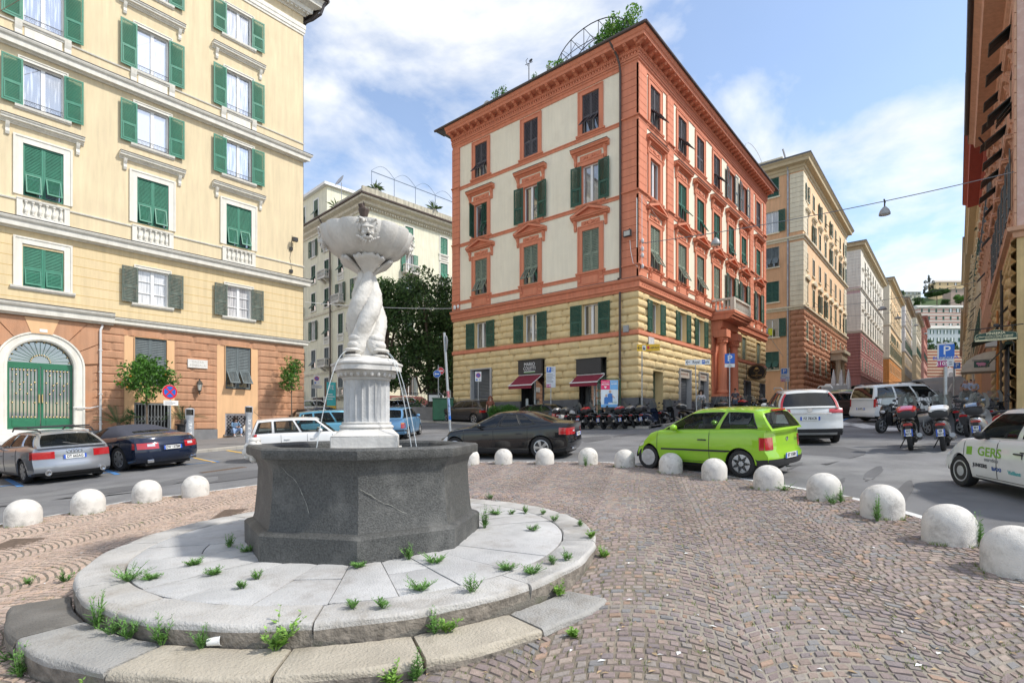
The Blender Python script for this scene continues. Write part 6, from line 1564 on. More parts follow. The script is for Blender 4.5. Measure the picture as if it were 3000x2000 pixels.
 for q_,nm,lim in ((0,'rear_window',c.get('rwl',(.9,.09,.86))),(1,'windscreen',(.9,0,.86))):
  for i in range(len(ss)-1):
   sm=(ss[i]+ss[i+1])/2
   for j in range(len(hs)-1):
    hm=(hs[j]+hs[j+1])/2; t=(nm,0,0) if (abs(sm)<lim[0] and lim[1]<hm<lim[2]) else None
    cell(t,[gend(q_,ss[i],hs[j]),gend(q_,ss[i+1],hs[j]),gend(q_,ss[i+1],hs[j+1]),gend(q_,ss[i],hs[j+1])])
 # roof
 rq=[k/12 for k in range(13)]
 rr=[]
 for q_ in rq:
  row=[]
  for s in ss:
   a=gside(1,q_,1); e=1-s*s; bo=(-c.get('rbow',.10)*(1-q_)**3+c.get('fbow',.20)*q_**3)*e*.65
   row.append((a[0]+bo,s*a[1],a[2]+.045*e))
  rr.append(row)
 m.grid(rr)
 rf=m.build('roof',[c.get('roofpaint',P_)],o,smooth=42)
 GM=c.get('glass',cglass); mats_g={}
 for (nm,s,wi),g_ in gl.items():
  place(nm,g_.mesh(nm,c.get('rglass',GM) if (nm=='rear_window' or (nm=='side_window' and wi==0)) else GM,60),o)
 for s in (1,-1):       # rubber line round the side glass
  mm=MB();
  for w in c['win']:
   lp=[gside(s,w[0]+(w[1]-w[0])*k/8,.09) for k in range(9)]+[gside(s,w[1],.09+.77*k/5) for k in range(1,6)]+[gside(s,w[1]-(w[1]-w[0])*k/8,.86) for k in range(1,9)]+[gside(s,w[0],.86-.77*k/5) for k in range(1,5)]
   mm.tube(lp+[lp[0]],.011,4,cap=False)
  place('window_seal',mm.mesh('window_seal',c.get('seal',trim_b)),o)
 # interior tub, seats
 m=MB(); x0,x1=gb[0]+.15,gb[1]-.12; y=wb-.10; m.box(x0,x1,-y,y,gc+.12,gc+.2); m.box(x0,x0+.05,-y,y,gc+.2,zf(x0)-.05); m.box(x1-.3,x1,-y,y,gc+.2,zf(x1)-.04); m.box(x0,x1,-y,-y+.04,gc+.2,zf(0)-.06); m.box(x0,x1,y-.04,y,gc+.2,zf(0)-.06)
 fxs=c.get('seat',.05)
 for s in (-1,1):
  m.bbox(fxs-.22,fxs-.06,s*.37-.22,s*.37+.22,gc+.25,zf(0)+.12,.05); m.bbox(fxs-.22,fxs-.12,s*.37-.12,s*.37+.12,zf(0)+.14,zf(0)+.32,.03); m.bbox(fxs-.2,fxs+.35,s*.37-.22,s*.37+.22,gc+.2,gc+.4,.04)
 if not c.get('two'): m.bbox(x0+.35,x0+.5,-y+.1,y-.1,gc+.2,zf(0)+.06,.05)
 sw=Vector((x1-.42,.37,zf(0)-.05)); m.tube([(sw.x+.06*math.sin(2*PI*k/14)*.6,sw.y+.17*math.cos(2*PI*k/14),sw.z+.16*math.sin(2*PI*k/14)) for k in range(15)],.016,5,cap=False)
 place('interior',m.mesh('interior',interior),o)
 # wheels
 tw=c.get('tw',.195); t_,r_=wheel_meshes(R,tw,*c.get('wheel',(5,'spoke')))
 for xw in xa:
  for s in (1,-1):
   w=place('wheel',t_,o,(xw,s*(Wd-tw/2-.015),R),(PI/2*s,0,0)); w.rotation_mode='XYZ'
   place('rim',r_,w,(0,0,0))
 # wheel-well liners
 m=MB()
 for xw in xa:
  for s in (1,-1):
   rows=[[(xw-(Ra-.004)*math.cos(PI*k/12),s*(Wd-.03),R*.98+(Ra-.004)*math.sin(PI*k/12)) for k in range(13)],[(xw-(Ra-.004)*math.cos(PI*k/12),s*(Wd-.32),R*.98+(Ra-.004)*math.sin(PI*k/12)) for k in range(13)]]
   m.grid(rows); m.face([(xw-Ra,s*(Wd-.30),gc*.7),(xw+Ra,s*(Wd-.30),gc*.7),(xw+Ra,s*(Wd-.30),R+Ra),(xw-Ra,s*(Wd-.30),R+Ra)])
 m.box(-L/2+.25,L/2-.25,-Wd+.3,Wd-.3,gc*.75,gc+.14); place('underbody',m.mesh('underbody',black),o)
 # seams, handles, mirrors
 m=MB()
 for s,fn in ((1,sideL),(-1,sideR)):
  for x in c.get('seams',()):
   pts=[]
   for k in range(12):
    v=.12+.86*k/11; p=fn(x+c.get('seamlean',0)*(v-.5),v); pts.append((p[0],p[1]*1.002,p[2]))
   m.tube(pts,.0065,4,cap=False)
  pts=[fn(c['seams'][0]+(c['seams'][-1]-c['seams'][0])*k/10,.10) for k in range(11)] if len(c.get('seams',()))>1 else []
  if pts: m.tube(pts,.006,4,cap=False)
 if c.get('seams'): place('door_seam',m.mesh('door_seam',trim_b),o)
 for s,fn in ((1,sideL),(-1,sideR)):
  for x in c.get('handles',()):
   m=MB(); p=fn(x,.72); m.tube([(x-.10,p[1]-s*.002,p[2]),(x-.07,p[1]+s*.022,p[2]+.004),(x+.07,p[1]+s*.022,p[2]+.004),(x+.10,p[1]-s*.002,p[2])],.014,6); place('door_handle',m.mesh('door_handle',c.get('handlem',P_)),o)
  m=MB(); mxx=c.get('mirror',gb[1]-.42); p=gside(s,(mxx-gb[0])/(gb[1]-gb[0]),.06); m.ell((p[0],p[1]+s*.14,p[2]+.05),(.075,.105,.075),7,10); m.tube([(p[0],p[1]-s*.01,p[2]-.02),(p[0],p[1]+s*.1,p[2]+.02)],.022,6); place('wing_mirror',m.mesh('wing_mirror',c.get('mirrorm',P_),60),o)
 ctx=dict(o=o,P=P,rear=rear,front=front,sideL=sideL,sideR=sideR,patch=patch,gside=gside,gend=gend,zf=zf,L=L,Wd=Wd,H=Hh,body=body,SR=SR)
 # lamps
 for s in (1,-1):
  fn=sideL if s>0 else sideR
  if 'tl' in c:
   b0,b1,c0,c1=c['tl'][:4]; TL=patch('tail_light',rear,s*b0,s*b1,c0,c1,redl,8,6,.008)
   if len(c['tl'])>4: patch('tail_light_side',fn,-L/2,-L/2+c['tl'][4],c['tl'][5] if len(c['tl'])>5 else c0,c1,redl,6,6,.008,TL)
   if c.get('tlc'): b0,b1,c0,c1=c['tlc']; patch('reversing_lamp',rear,s*b0,s*b1,c0,c1,clearl,4,3,.011,TL)
   if c.get('tla'): b0,b1,c0,c1=c['tla']; patch('indicator',rear,s*b0,s*b1,c0,c1,orangel,4,3,.011,TL)
  if 'hl' in c:
   b0,b1,c0,c1=c['hl'][:4]; HL=patch('headlight',front,s*b0,s*b1,c0,c1,clearl,6,5,.008); patch('headlight_side',fn,L/2-c['hl'][4],L/2,c0,c1,clearl,6,5,.008,HL)
 if c.get('grille'): b,c0,c1=c['grille']; patch('grille',front,-b,b,c0,c1,trim_b,8,4,.006)
 if c.get('bumper'):   # dark lower bumper band at the tail
  c0,c1=c['bumper']; patch('rear_bumper',rear,-.97,.97,c0,c1,c.get('bumperm',trim_b),16,4,.007)
  for fn in (sideL,sideR): patch('bumper_corner',fn,-L/2,-L/2+c.get('bcl',.35),c0,c1,c.get('bumperm',trim_b),6,4,.007)
 if c.get('rub'):
  c0,c1,x0,x1=c['rub']
  for fn in (sideL,sideR): patch('rubbing_strip',fn,x0,x1,c0,c1,trim_b,20,2,.012)
 if c.get('plate'):
  txt,cz=c['plate']; p=rear(0,cz); plate(o,p[0]-.018,0,p[2],txt,-PI/2)
 return ctx
def two(u0,v0,u1,v1):
 a=at(u0,v0); b=at(u1,v1); return Vector(a[:2]),Vector(b[:2])
def pose_side(front_px,rear_px,c,near):
 """near = +1: the car's left flank faces the camera; contact pixels of its front and rear wheel"""
 f,r=two(*front_px,*rear_px); d=(f-r); k=d.length/(c['xa'][1]-c['xa'][0]); d.normalize(); left=Vector((-d.y,d.x)); mid=r-d*c['xa'][0]*k
 pos=mid-left*near*(c['W']/2-.1)*k; return (pos.x,pos.y),math.atan2(d.y,d.x),k
def pose_anchor(rear_px,ang,c,near,k=1.):
 r=Vector(at(*rear_px)[:2]); d=Vector((math.cos(ang),math.sin(ang))); left=Vector((-d.y,d.x)); pos=r-d*c['xa'][0]*k-left*near*(c['W']/2-.1)*k
 return (pos.x,pos.y),ang,k
def pose_rear(l_px,r_px,c):
 l,r=two(*l_px,*r_px); d=(l-r); k=d.length/(c['W']-.20); d.normalize(); fwd=Vector((d.y,-d.x)); mid=(l+r)/2; pos=mid-fwd*c['xa'][0]*k; return (pos.x,pos.y),math.atan2(fwd.y,fwd.x),k
LOG=[]
# --- green hatchback
gp=paint('lime',(.27,.52,.025),0,.3)
HATCH=dict(L=3.53,W=1.64,H=1.46,R=.285,xa=(-1.12,1.20),gc=.20,zt=[(-1.77,.98),(-1.3,1.0),(0.,.96),(.85,.93),(1.3,.86),(1.77,.70)],gb=(-1.72,.88),gt=(-1.45,.02),win=[(.10,.42),(.47,.97)],wt=.60,rbow=.07,
 paint=gp,wheel=(7,'cover'),seams=(-.42,.92),handles=(-.25,),handlem=trim_b,mirrorm=gp,tl=(.72,.99,.46,.80,.14,.46),bumper=(.0,.20),bcl=.5,rub=(.40,.45,-.9,.8),hl=(.45,.9,.62,.9,.22),plate=('BT 315HH',.27),bow=(.10,.26),rp=[(0,.03),(.1,0),(.3,-.01),(.42,.05),(1,.08)],seat=.05)
p,a,k=pose_anchor((2176,1398),R_(79),HATCH,1,1.0); LOG.append(('hatch',p,math.degrees(a),k))
X=car('lime green three-door hatchback behind the concrete bollards','car',p,a,HATCH,scale=k)
m=MB(); pr=X['rear'](0,.86); add_text(m,'Lupo',.10,.45,0,.0,0,1.); place('badge',m.mesh('badge',trim_b),X['o'],(pr[0]-.012,0,pr[2]-.12),-PI/2)
m=MB(); m.box(-.02,.02,-.28,.28,-.02,.02); q=X['gend'](0,0,.93); place('brake_light',m.mesh('brake_light',redl),X['o'],(q[0]-.02,0,q[2]+.0))
m=MB(); m.lathe([(.045,0),(.045,.012),(.0,.014)],16); m.M=None; pb=X['rear'](0,.72); place('emblem',m.mesh('emblem',chrome),X['o'],(pb[0]-.003,0,pb[2]),(0,-PI/2,0))
m=MB(); m.tube([(-1.3,0,1.46),(-1.5,0,1.72)],.006,5); place('aerial',m.mesh('aerial',trim_b),X['o'])
# --- black saloon
SALOON=dict(L=4.63,W=1.81,H=1.43,R=.335,xa=(-1.36,1.45),gc=.17,zt=[(-2.31,1.02),(-1.7,1.05),(-1.,.99),(.2,.95),(1.0,.93),(1.7,.86),(2.31,.66)],gb=(-1.72,1.02),gt=(-.86,.12),win=[(.17,.34),(.36,.62),(.655,.96)],wt=.585,rbow=.10,fbow=.22,
 paint=paint('black',(.010,.011,.013),.0,.18),glass=cglass_d,rglass=cglass_d,wheel=(5,'double'),seams=(-.95,.14,1.12),handles=(-.70,.38),tl=(.42,.99,.60,.86,.30,.62),tlc=(.45,.6,.70,.76),hl=(.45,.92,.55,.8,.5),grille=(.35,.5,.78),plate=('FY 342CT',.58),bow=(.16,.34),rp=[(0,.10),(.12,.03),(.3,0),(.5,.04),(.8,.05),(1,.0)],seam='chrome',arch=.045,tw=.22)
p,a,k=pose_anchor((1588,1344),R_(110),SALOON,1,1.0); LOG.append(('saloon',p,math.degrees(a),k))
X=car('glossy black four-door saloon parked behind the bollards','car',p,a,SALOON,scale=k)
m=MB(); [m.lathe([(.04,0),(.045,-.05),(.035,-.05)],12,0,(0,s*.1)) for s in (-1,1)]; place('exhaust',m.mesh('exhaust',chrome),X['o'],(-2.24,.5,.30),(0,PI/2,0))
# --- white crossover, seen from behind
CROSS=dict(L=4.6,W=1.85,H=1.68,R=.355,xa=(-1.32,1.34),gc=.24,zt=[(-2.3,1.10),(-1.5,1.13),(0,1.08),(.9,1.06),(1.6,.98),(2.3,.75)],gb=(-2.12,1.0),gt=(-1.72,.25),win=[(.06,.24),(.27,.58),(.61,.96)],wt=.63,rbow=.12,
 paint=paint('pearl_white',(.66,.66,.64),0,.3),glass=cglass_d,rglass=cglass_d,wheel=(5,'double'),seams=(-.9,.18,1.15),handles=(-.62,.42),tl=(.58,.99,.80,.95,.35,.80),bumper=(.0,.24),bcl=.9,plate=('FZ 783CR',.62),bow=(.16,.3),rp=[(0,.05),(.1,-.01),(.28,-.02),(.4,.03),(.85,.04),(1,.12)],arch=.06,hl=(.5,.9,.6,.8,.4))
a_=R_(20); q=at(2366,1300); p=(q[0]+1.9*math.cos(a_),q[1]+1.9*math.sin(a_))
X=car('white crossover with upright red tail lights waiting behind the green hatchback','car',p,a_,CROSS,scale=1.05)
for s in (-1,1):
 m=MB(); P0=[X['gend'](0,s*.97,h) for h in (0,.3,.6,.9)]; P1=[X['gend'](0,s*.90,h) for h in (0,.3,.6,.9)]
 m.grid([[(x[0]-.02,x[1]*1.01,x[2]) for x in P0],[(x[0]-.03,x[1],x[2]) for x in P1]]); m.grid([[(x[0]-.02,x[1]*1.01,x[2]) for x in P0],[(x[0]+.10,x[1]*1.02+s*.01,x[2]) for x in P0]]); place('upright_lamp',m.mesh('upright_lamp',redl),X['o'])
 m=MB(); m.tube([(-1.9,s*.66,1.65),(-1.6,s*.68,1.72),(.1,s*.68,1.73),(.3,s*.66,1.67)],.018,6); place('roof_rail',m.mesh('roof_rail',metal),X['o'])
m=MB(); pr=X['rear'](0,.78); add_text(m,'CR-V',.10,-.58,0,-.10,0,1.2); m.box(-.55,.55,-.01,.005,-.0,.035); place('badge',m.mesh('badge',chrome),X['o'],(pr[0]-.014,0,pr[2]),-PI/2)
m=MB(); m.box(-.06,.06,-.008,.005,-.045,.045); place('emblem',m.mesh('emblem',chrome),X['o'],(pr[0]-.014,0,pr[2]+.12),-PI/2)
X['patch']('silver_skid',X['rear'],-.8,.8,.02,.10,metal,10,2,.014)
# --- grey estate, dark convertible, and the car at the picture edge
ESTATE=dict(L=4.93,W=1.86,H=1.46,R=.335,xa=(-1.42,1.42),gc=.18,zt=[(-2.46,.98),(-1.8,1.02),(0,.95),(1.,.93),(1.7,.86),(2.46,.68)],gb=(-2.34,1.08),gt=(-1.72,.1),win=[(.05,.27),(.30,.61),(.64,.96)],wt=.60,rbow=.14,
 paint=paint('silver_grey',(.30,.315,.34),.55,.3),wheel=(7,'spoke'),seams=(-1.0,.1,1.1),handles=(-.7,.36),tl=(.50,.99,.60,.86,.30,.60),plate=('DT 662AG',.64),bow=(.20,.34),rp=[(0,.10),(.1,.02),(.35,0),(.5,.06),(.85,.06),(1,.10)],bumper=(.0,.10),hl=(.45,.9,.6,.82,.4),seal=chrome)
p,a,k=pose_rear((78,1416),(287,1391),ESTATE); LOG.append(('estate',p,math.degrees(a),k))
X=car('silver grey estate car with roof bars parked before the arched green door','car',p,a,ESTATE,scale=k); EST=(p,a,k)
for s in (-1,1):
 m=MB(); m.tube([(-2.0,s*.60,1.40),(-1.8,s*.62,1.48),(.2,s*.62,1.50),(.4,s*.6,1.42)],.02,6); place('roof_rail',m.mesh('roof_rail',dark),X['o'])
 m=MB(); m.lathe([(.07,0),(.075,-.06),(.05,-.06),(.05,0)],14); place('exhaust',m.mesh('exhaust',chrome),X['o'],(-2.40,s*.62,.30),(0,PI/2,0))
for x in (-1.4,-.2):
 m=MB(); m.bbox(x-.04,x+.04,-.72,.72,1.52,1.56,.01); place('roof_bar',m.mesh('roof_bar',dark),X['o'])
m=MB(); pr=X['rear'](0,.80)
for k_ in range(4): m.tube([(-.12+.08*k_+.055*math.cos(t*.6),0,.055*math.sin(t*.6)) for t in range(12)],.007,4,cap=False)
place('emblem',m.mesh('emblem',chrome),X['o'],(pr[0]-.012,0,pr[2]+.03),-PI/2)
q=X['gend'](0,0,.12); m=MB(); m.tube([(q[0]-.02,-.1,q[2]),(q[0]-.0,.25,q[2]+.08)],.012,5); place('wiper',m.mesh('wiper',trim_b),X['o'])
CONV=dict(L=4.79,W=1.89,H=1.32,R=.345,xa=(-1.32,1.43),gc=.17,zt=[(-2.4,.92),(-1.7,1.0),(-.9,.95),(.3,.88),(1.1,.87),(1.8,.78),(2.4,.56)],gb=(-1.62,.78),gt=(-.85,-.05),win=[(.55,.95)],wt=.56,rbow=.10,rwl=(.6,.20,.55),
 paint=paint('midnight_blue',(.012,.02,.045),.2,.2),roofpaint=mat('fabric_hood',(.045,.048,.066),.9,.1,30,.3,120),wheel=(7,'spoke'),seams=(-.55,.75),handles=(-.3,),tl=(.42,.95,.56,.80,.22,.56),tlc=(.52,.72,.66,.76),plate=('DW 137BM',.58),bow=(.26,.42),rp=[(0,.14),(.12,.05),(.3,0),(.5,.0),(.75,.03),(1,.16)],hl=(.45,.85,.6,.85,.5),two=True)
p,a,k=pose_rear((357,1379),(528,1357),CONV); LOG.append(('conv',p,math.degrees(a),k))
X=car('dark blue convertible with its fabric hood up, parked beside the grey estate','car',p,a,CONV,scale=k)
for s in (-1,1): m=MB(); m.bbox(-.05,.0,-.09,.09,-.045,.045,.012); place('exhaust',m.mesh('exhaust',chrome),X['o'],(-2.33,s*.62,.27))
q=Vector((math.cos(EST[1]),math.sin(EST[1]))); l=Vector((-q.y,q.x)); DARK=dict(ESTATE); DARK.update(paint=paint('dark_navy',(.02,.022,.03),.2,.25),plate=('DK 870YP',.64),H=1.45)
X=car('dark car with red tail lights cut by the left edge of the picture','car',(EST[0][0]+l.x*2.72-q.x*.05,EST[0][1]+l.y*2.72-q.y*.05),EST[1],DARK)
# --- white mini van behind the fountain, blue cars beyond it
MINI=dict(L=3.54,W=1.58,H=1.54,R=.285,xa=(-1.10,1.20),gc=.20,zt=[(-1.77,.98),(-1.,.99),(.8,.95),(1.3,.90),(1.77,.74)],gb=(-1.70,1.02),gt=(-1.50,.42),win=[(.04,.24),(.28,.58),(.62,.96)],wt=.62,rbow=.06,fbow=.14,paint=paint('white',(.70,.70,.69),0,.35),wheel=(4,'steel'),seams=(-.75,.12,1.0),handles=(-.55,.32),tl=(.84,.99,.70,1.0,.12,.70),plate=('EM 614NK',.35),bow=(.10,.2),hl=(.5,.9,.6,.85,.3),bumper=(.0,.16))
def car_dir(label,u,d,bear,c,dz=None,scale=1.,name='parked_car',cat='car',group=None):
 S,T,_=atd(u,1235,d); return car(label,cat,(S,T),R_(40.1-bear),c,name,group,scale)
WM=dict(MINI); X=car_dir('white small car partly hidden behind the fountain pedestal',893,18.8,68,WM,scale=.95)
m=MB(); m.tube([(-1.4,.0,1.54),(-1.62,.0,1.78)],.007,5); place('aerial',m.mesh('aerial',trim_b),X['o'])
TEAL=dict(MINI); TEAL.update(paint=paint('teal_blue',(.08,.24,.33),.3,.3),plate=('CX 204LR',.35)); car_dir('teal blue car just behind the white small car',985,24.5,60,TEAL,scale=1.05)
ATOS=dict(MINI); ATOS.update(paint=paint('light_blue',(.15,.32,.52),.35,.3),H=1.52,tl=(.78,.98,.40,.72,.10,.42),tla=(.8,.97,.66,.74),plate=('BX 666HD',.50),bumper=(.22,.30),gt=(-1.40,.3),bumperm=trim_b); X=car_dir('light blue small hatchback seen from behind, right of the pedestal',1170,27.3,4,ATOS,scale=1.05)
# --- dark grey crossover and dark hatchback on the side road by the corner building
XONE=dict(CROSS); XONE.update(L=4.48,W=1.80,H=1.56,xa=(-1.37,1.38),R=.345,zt=[(-2.24,1.04),(-1.5,1.07),(0,1.0),(.95,.98),(1.6,.92),(2.24,.70)],gb=(-2.02,1.0),gt=(-1.55,.2),paint=paint('graphite',(.075,.07,.068),.5,.3),tl=(.55,.99,.62,.82,.25,.62),plate=('DV 650KG',.60),bumper=(.0,.2))
p,a,k=pose_side((1303,1238),(1391,1243),XONE,1); LOG.append(('x1',p,math.degrees(a),k)); k=min(1.05,max(.92,k))
X=car('dark grey crossover on the side road by the shuttered shop','car',p,a,XONE,scale=k); AX=a
for s in (-1,1): m=MB(); m.tube([(-1.7,s*.62,1.52),(.2,s*.64,1.58),(.35,s*.62,1.52)],.018,6); place('roof_rail',m.mesh('roof_rail',metal),X['o'])
DH=dict(HATCH); DH.update(L=4.3,W=1.76,H=1.42,xa=(-1.3,1.35),R=.32,zt=[(-2.15,.98),(-1.5,1.0),(0,.94),(1.,.92),(1.6,.86),(2.15,.66)],gb=(-2.0,1.0),gt=(-1.42,.1),win=[(.08,.28),(.31,.6),(.63,.96)],paint=paint('dark_anthracite',(.02,.021,.023),.3,.2),tl=(.5,.98,.6,.82,.25,.6),rub=None,plate=('EK 092ZB',.5),seams=(-.9,.15,1.1))
S,T,_=at(1565,1250); X=car('dark hatchback half hidden between the hedges and the black saloon','car',(S,T),AX+.1,DH)
# --- white people carrier parked nose-in
VAN=dict(L=4.38,W=1.81,H=1.80,R=.32,xa=(-1.30,1.42),gc=.22,zt=[(-2.19,1.10),(-1.,1.12),(.9,1.06),(1.4,1.0),(2.19,.78)],gb=(-2.14,1.25),gt=(-1.98,.55),win=[(.05,.30),(.34,.62),(.66,.97)],wt=.68,rbow=.06,paint=paint('van_white',(.72,.72,.71),0,.35),glass=cglass_d,rglass=cglass_d,wheel=(5,'cover'),seams=(-1.0,.25,1.1),handles=(-.6,.5),tl=(.86,.99,.55,1.02,.10,.60),plate=('EJ 497TS',.45),bow=(.08,.25),rp=[(0,.03),(.12,-.03),(.25,-.02),(.35,.03),(1,.05)],hl=(.5,.9,.6,.85,.4))
q=at(2530,1237); ang=R_(-46); X=car('white people carrier with tinted windows parked at an angle up the street','car',(q[0]+2.0*math.cos(ang)+.2,q[1]+2.0*math.sin(ang)),ang,VAN)
for s in (-1,1): m=MB(); m.tube([(-1.8,s*.66,1.78),(-1.6,s*.68,1.85),(.3,s*.68,1.85),(.5,s*.66,1.77)],.018,6); place('roof_rail',m.mesh('roof_rail',dark),X['o'])
# --- white van with green lettering and a driver, right edge
GERS=dict(MINI); GERS.update(L=3.65,W=1.64,xa=(-1.13,1.17),R=.295,H=1.55,zt=[(-1.82,.98),(-1.,1.0),(.75,.94),(1.25,.90),(1.82,.72)],gb=(-1.75,.95),gt=(-1.5,.30),win=[(.03,.22),(.27,.55),(.60,.96)],paint=paint('fleet_white',(.70,.70,.68),0,.35),mirrorm=trim_b,handlem=trim_b,seams=(-.65,.18,1.02),handles=(-.3,),wheel=(4,'steel'),hl=(.55,.97,.62,.92,.35))
f=at(2828,1424); ang=R_(40.1-10); d=Vector((math.cos(ang),math.sin(ang))); lf=Vector((-d.y,d.x)); kk=.92
pos=Vector(f[:2])-d*GERS['xa'][1]*kk-lf*(GERS['W']/2-.12)*kk
X=car('white company van with green lettering driving in from the right edge','van',(pos.x,pos.y),ang,GERS,name='company_van',scale=kk); GV=X
def sign_on(X,txts,side):
 m=MB()
 for s_,size,x,z,mi,sx in txts:
  v,f_=text_geo(s_,size,0,.004); b=len(m.v)
  for q in v:
   xx=x-q[0]*sx; zz=z+q[1]; cc=(zz-.2)/(interp(GERS['zt'],xx)-.2); p=X['sideL'](xx,min(.98,max(.02,cc))); m.p((xx,p[1]+.006,zz))
  for q in f_: m.f.append([b+k_ for k_ in q]); m.m.append(mi)
 place('lettering',m.mesh('lettering',[mat('letter_green',(.20,.42,.04),.5),mat('letter_grey',(.25,.26,.27),.5),mat('letter_dark',(.03,.03,.04),.5),mat('letter_blue',(.03,.09,.30),.5),mat('letter_teal',(.10,.42,.42),.5)]),X['o'])
sign_on(X,[('GERS',.22,.36,.72,0,1.15),('service',.085,.30,.595,1,1.4),('JUNKERS',.085,.58,.47,2,1.05),('BAXI',.085,.18,.45,3,1.2),('Vaillant',.085,-.22,.44,4,1.1),('TE',.16,-.42,.74,2,1.)],1)
X['patch']('logo_leaf',X['sideL'],.80,.93,.60,.80,MATS['letter_green'],6,6,.007)
# --- flatbed truck and parked rows up the hill
def truck():
 S,T,_=at(2445,1178); t=thing('flatbed_truck','flatbed truck seen from behind, red and white hazard panels at its tail','truck',(S,T,H(S,T)),R_(8)); gm=mat('truck_grey',(.42,.43,.44),.5,.1,4); hz_=mat('hazard_red',(.55,.04,.04),.5)
 m=MB(); m.box(-2.4,2.6,-1.1,1.1,.95,1.05); m.box(-2.45,-2.38,-1.1,1.1,.95,1.6); m.box(-2.4,2.6,-1.12,-1.08,.95,1.6); m.box(-2.4,2.6,1.08,1.12,.95,1.6); place('cargo_bed',m.mesh('cargo_bed',gm),t)
 m=MB(); m.box(-2.3,3.4,-.4,.4,.6,.9); m.box(-2.46,-2.3,-1.05,1.05,.55,.66); place('chassis',m.mesh('chassis',dark),t)
 for s in (-1,1):
  m=MB(); m.box(-2.475,-2.455,s*.8-.28,s*.8+.28,.7,.98,0)
  for k in range(3): m.face([(-2.478,s*.8-.28+.2*k,.7),(-2.478,s*.8-.18+.2*k,.7),(-2.478,s*.8-.08+.2*k,.98),(-2.478,s*.8-.18+.2*k,.98)],1)
  place('hazard_panel',m.mesh('hazard_panel',[plate_w,hz_]),t)
 m=MB(); m.bbox(2.7,4.6,-1.0,1.0,.6,2.1,.12); place('cab',m.mesh('cab',paint('van_white',(.7,.7,.7))),t)
 tt,rr=wheel_meshes(.38,.25,5,'steel')
 for x in (-1.4,3.6):
  for s in (-1,1): w=place('wheel',tt,t,(x,s*.92,.38),(PI/2*s,0,0)); place('rim',rr,w,(0,0,0))
 m=MB(); m.ell((0,0,0),(.3,.3,.3),6,8);
truck()
FAR=[('white',(.68,.68,.67),0),('graphite2',(.06,.06,.065),.4),('silver',(.42,.43,.45),.6),('maroon',(.16,.02,.03),.2),('brown',(.075,.045,.035),.4),('midblue',(.05,.15,.33),.3),('black2',(.015,.015,.017),.1),('mint',(.22,.42,.20),.1),('mustard',(.55,.36,.03),0)]
LABS=['white','graphite','silver','maroon','brown','mid blue','black','pale green','mustard yellow']
rnd=random.Random(5); s=34.6; i=0; seqs=[4,5,7,3,0,2,6,8,1,0,5,2,6,3,0,1,4,2]
protos={}
while i<18:
 ci=seqs[i]; cfg=dict((HATCH,ESTATE,MINI)[i%3]); n_,c_,mt=FAR[ci]; cfg.update(paint=paint(n_,c_,mt,.3),mirrorm=paint(n_,c_,mt,.3),rub=None); cfg.pop('plate',None)
 ang=R_(-50+rnd.uniform(-3,3)); where=['right beside the white people carrier','with a hatch tail, second up the angled row','short and tall, third up the angled row'][i] if i<3 else '%s in the angled row going up the street'%(['fourth','fifth','sixth','seventh','eighth','ninth','tenth','eleventh','twelfth','thirteenth','fourteenth','fifteenth','sixteenth','seventeenth','eighteenth'][i-3])
 car('%s parked car, %s'%(LABS[ci],where),'car',(s,4.6+.25*rnd.random()),ang,cfg,group='cars parked at an angle up the street'); s+=3.0 if i<10 else 4.2; i+=1
for j,(ci,s_,t_) in enumerate(((0,58,10.6),(2,66,10.3),(3,74,10.4),(6,85,10.2))):
 cfg=dict(ESTATE if j%2 else HATCH); n_,c_,mt=FAR[ci]; cfg.update(paint=paint(n_,c_,mt,.3),mirrorm=paint(n_,c_,mt,.3),rub=None); cfg.pop('plate',None); car('%s parked car along the left kerb of the street, %s'%(LABS[ci],['nearest the orange building','second from the orange building corner','third of the kerbside row','last of the kerbside row'][j]),'car',(s_,t_),0,cfg,group='cars parked along the left kerb')
for (u,d,b,ci,lab) in ((955,36,35,6,'dark car on the side road left of the pedestal, behind the teal one'),(1168,47,20,1,'dark car far back right of the pedestal, seen from behind'),(925,46,60,0,'pale car at the far left behind the signpost'),(1195,52,70,2,'silver car beyond the light blue hatchback')):
 cfg=dict(ESTATE if b<40 else MINI); n_,c_,mt=FAR[ci]; cfg.update(paint=paint(n_,c_,mt,.3),mirrorm=paint(n_,c_,mt,.3)); cfg.pop('plate',None); car_dir(lab,u,d,b,cfg)
print('CARS',LOG)
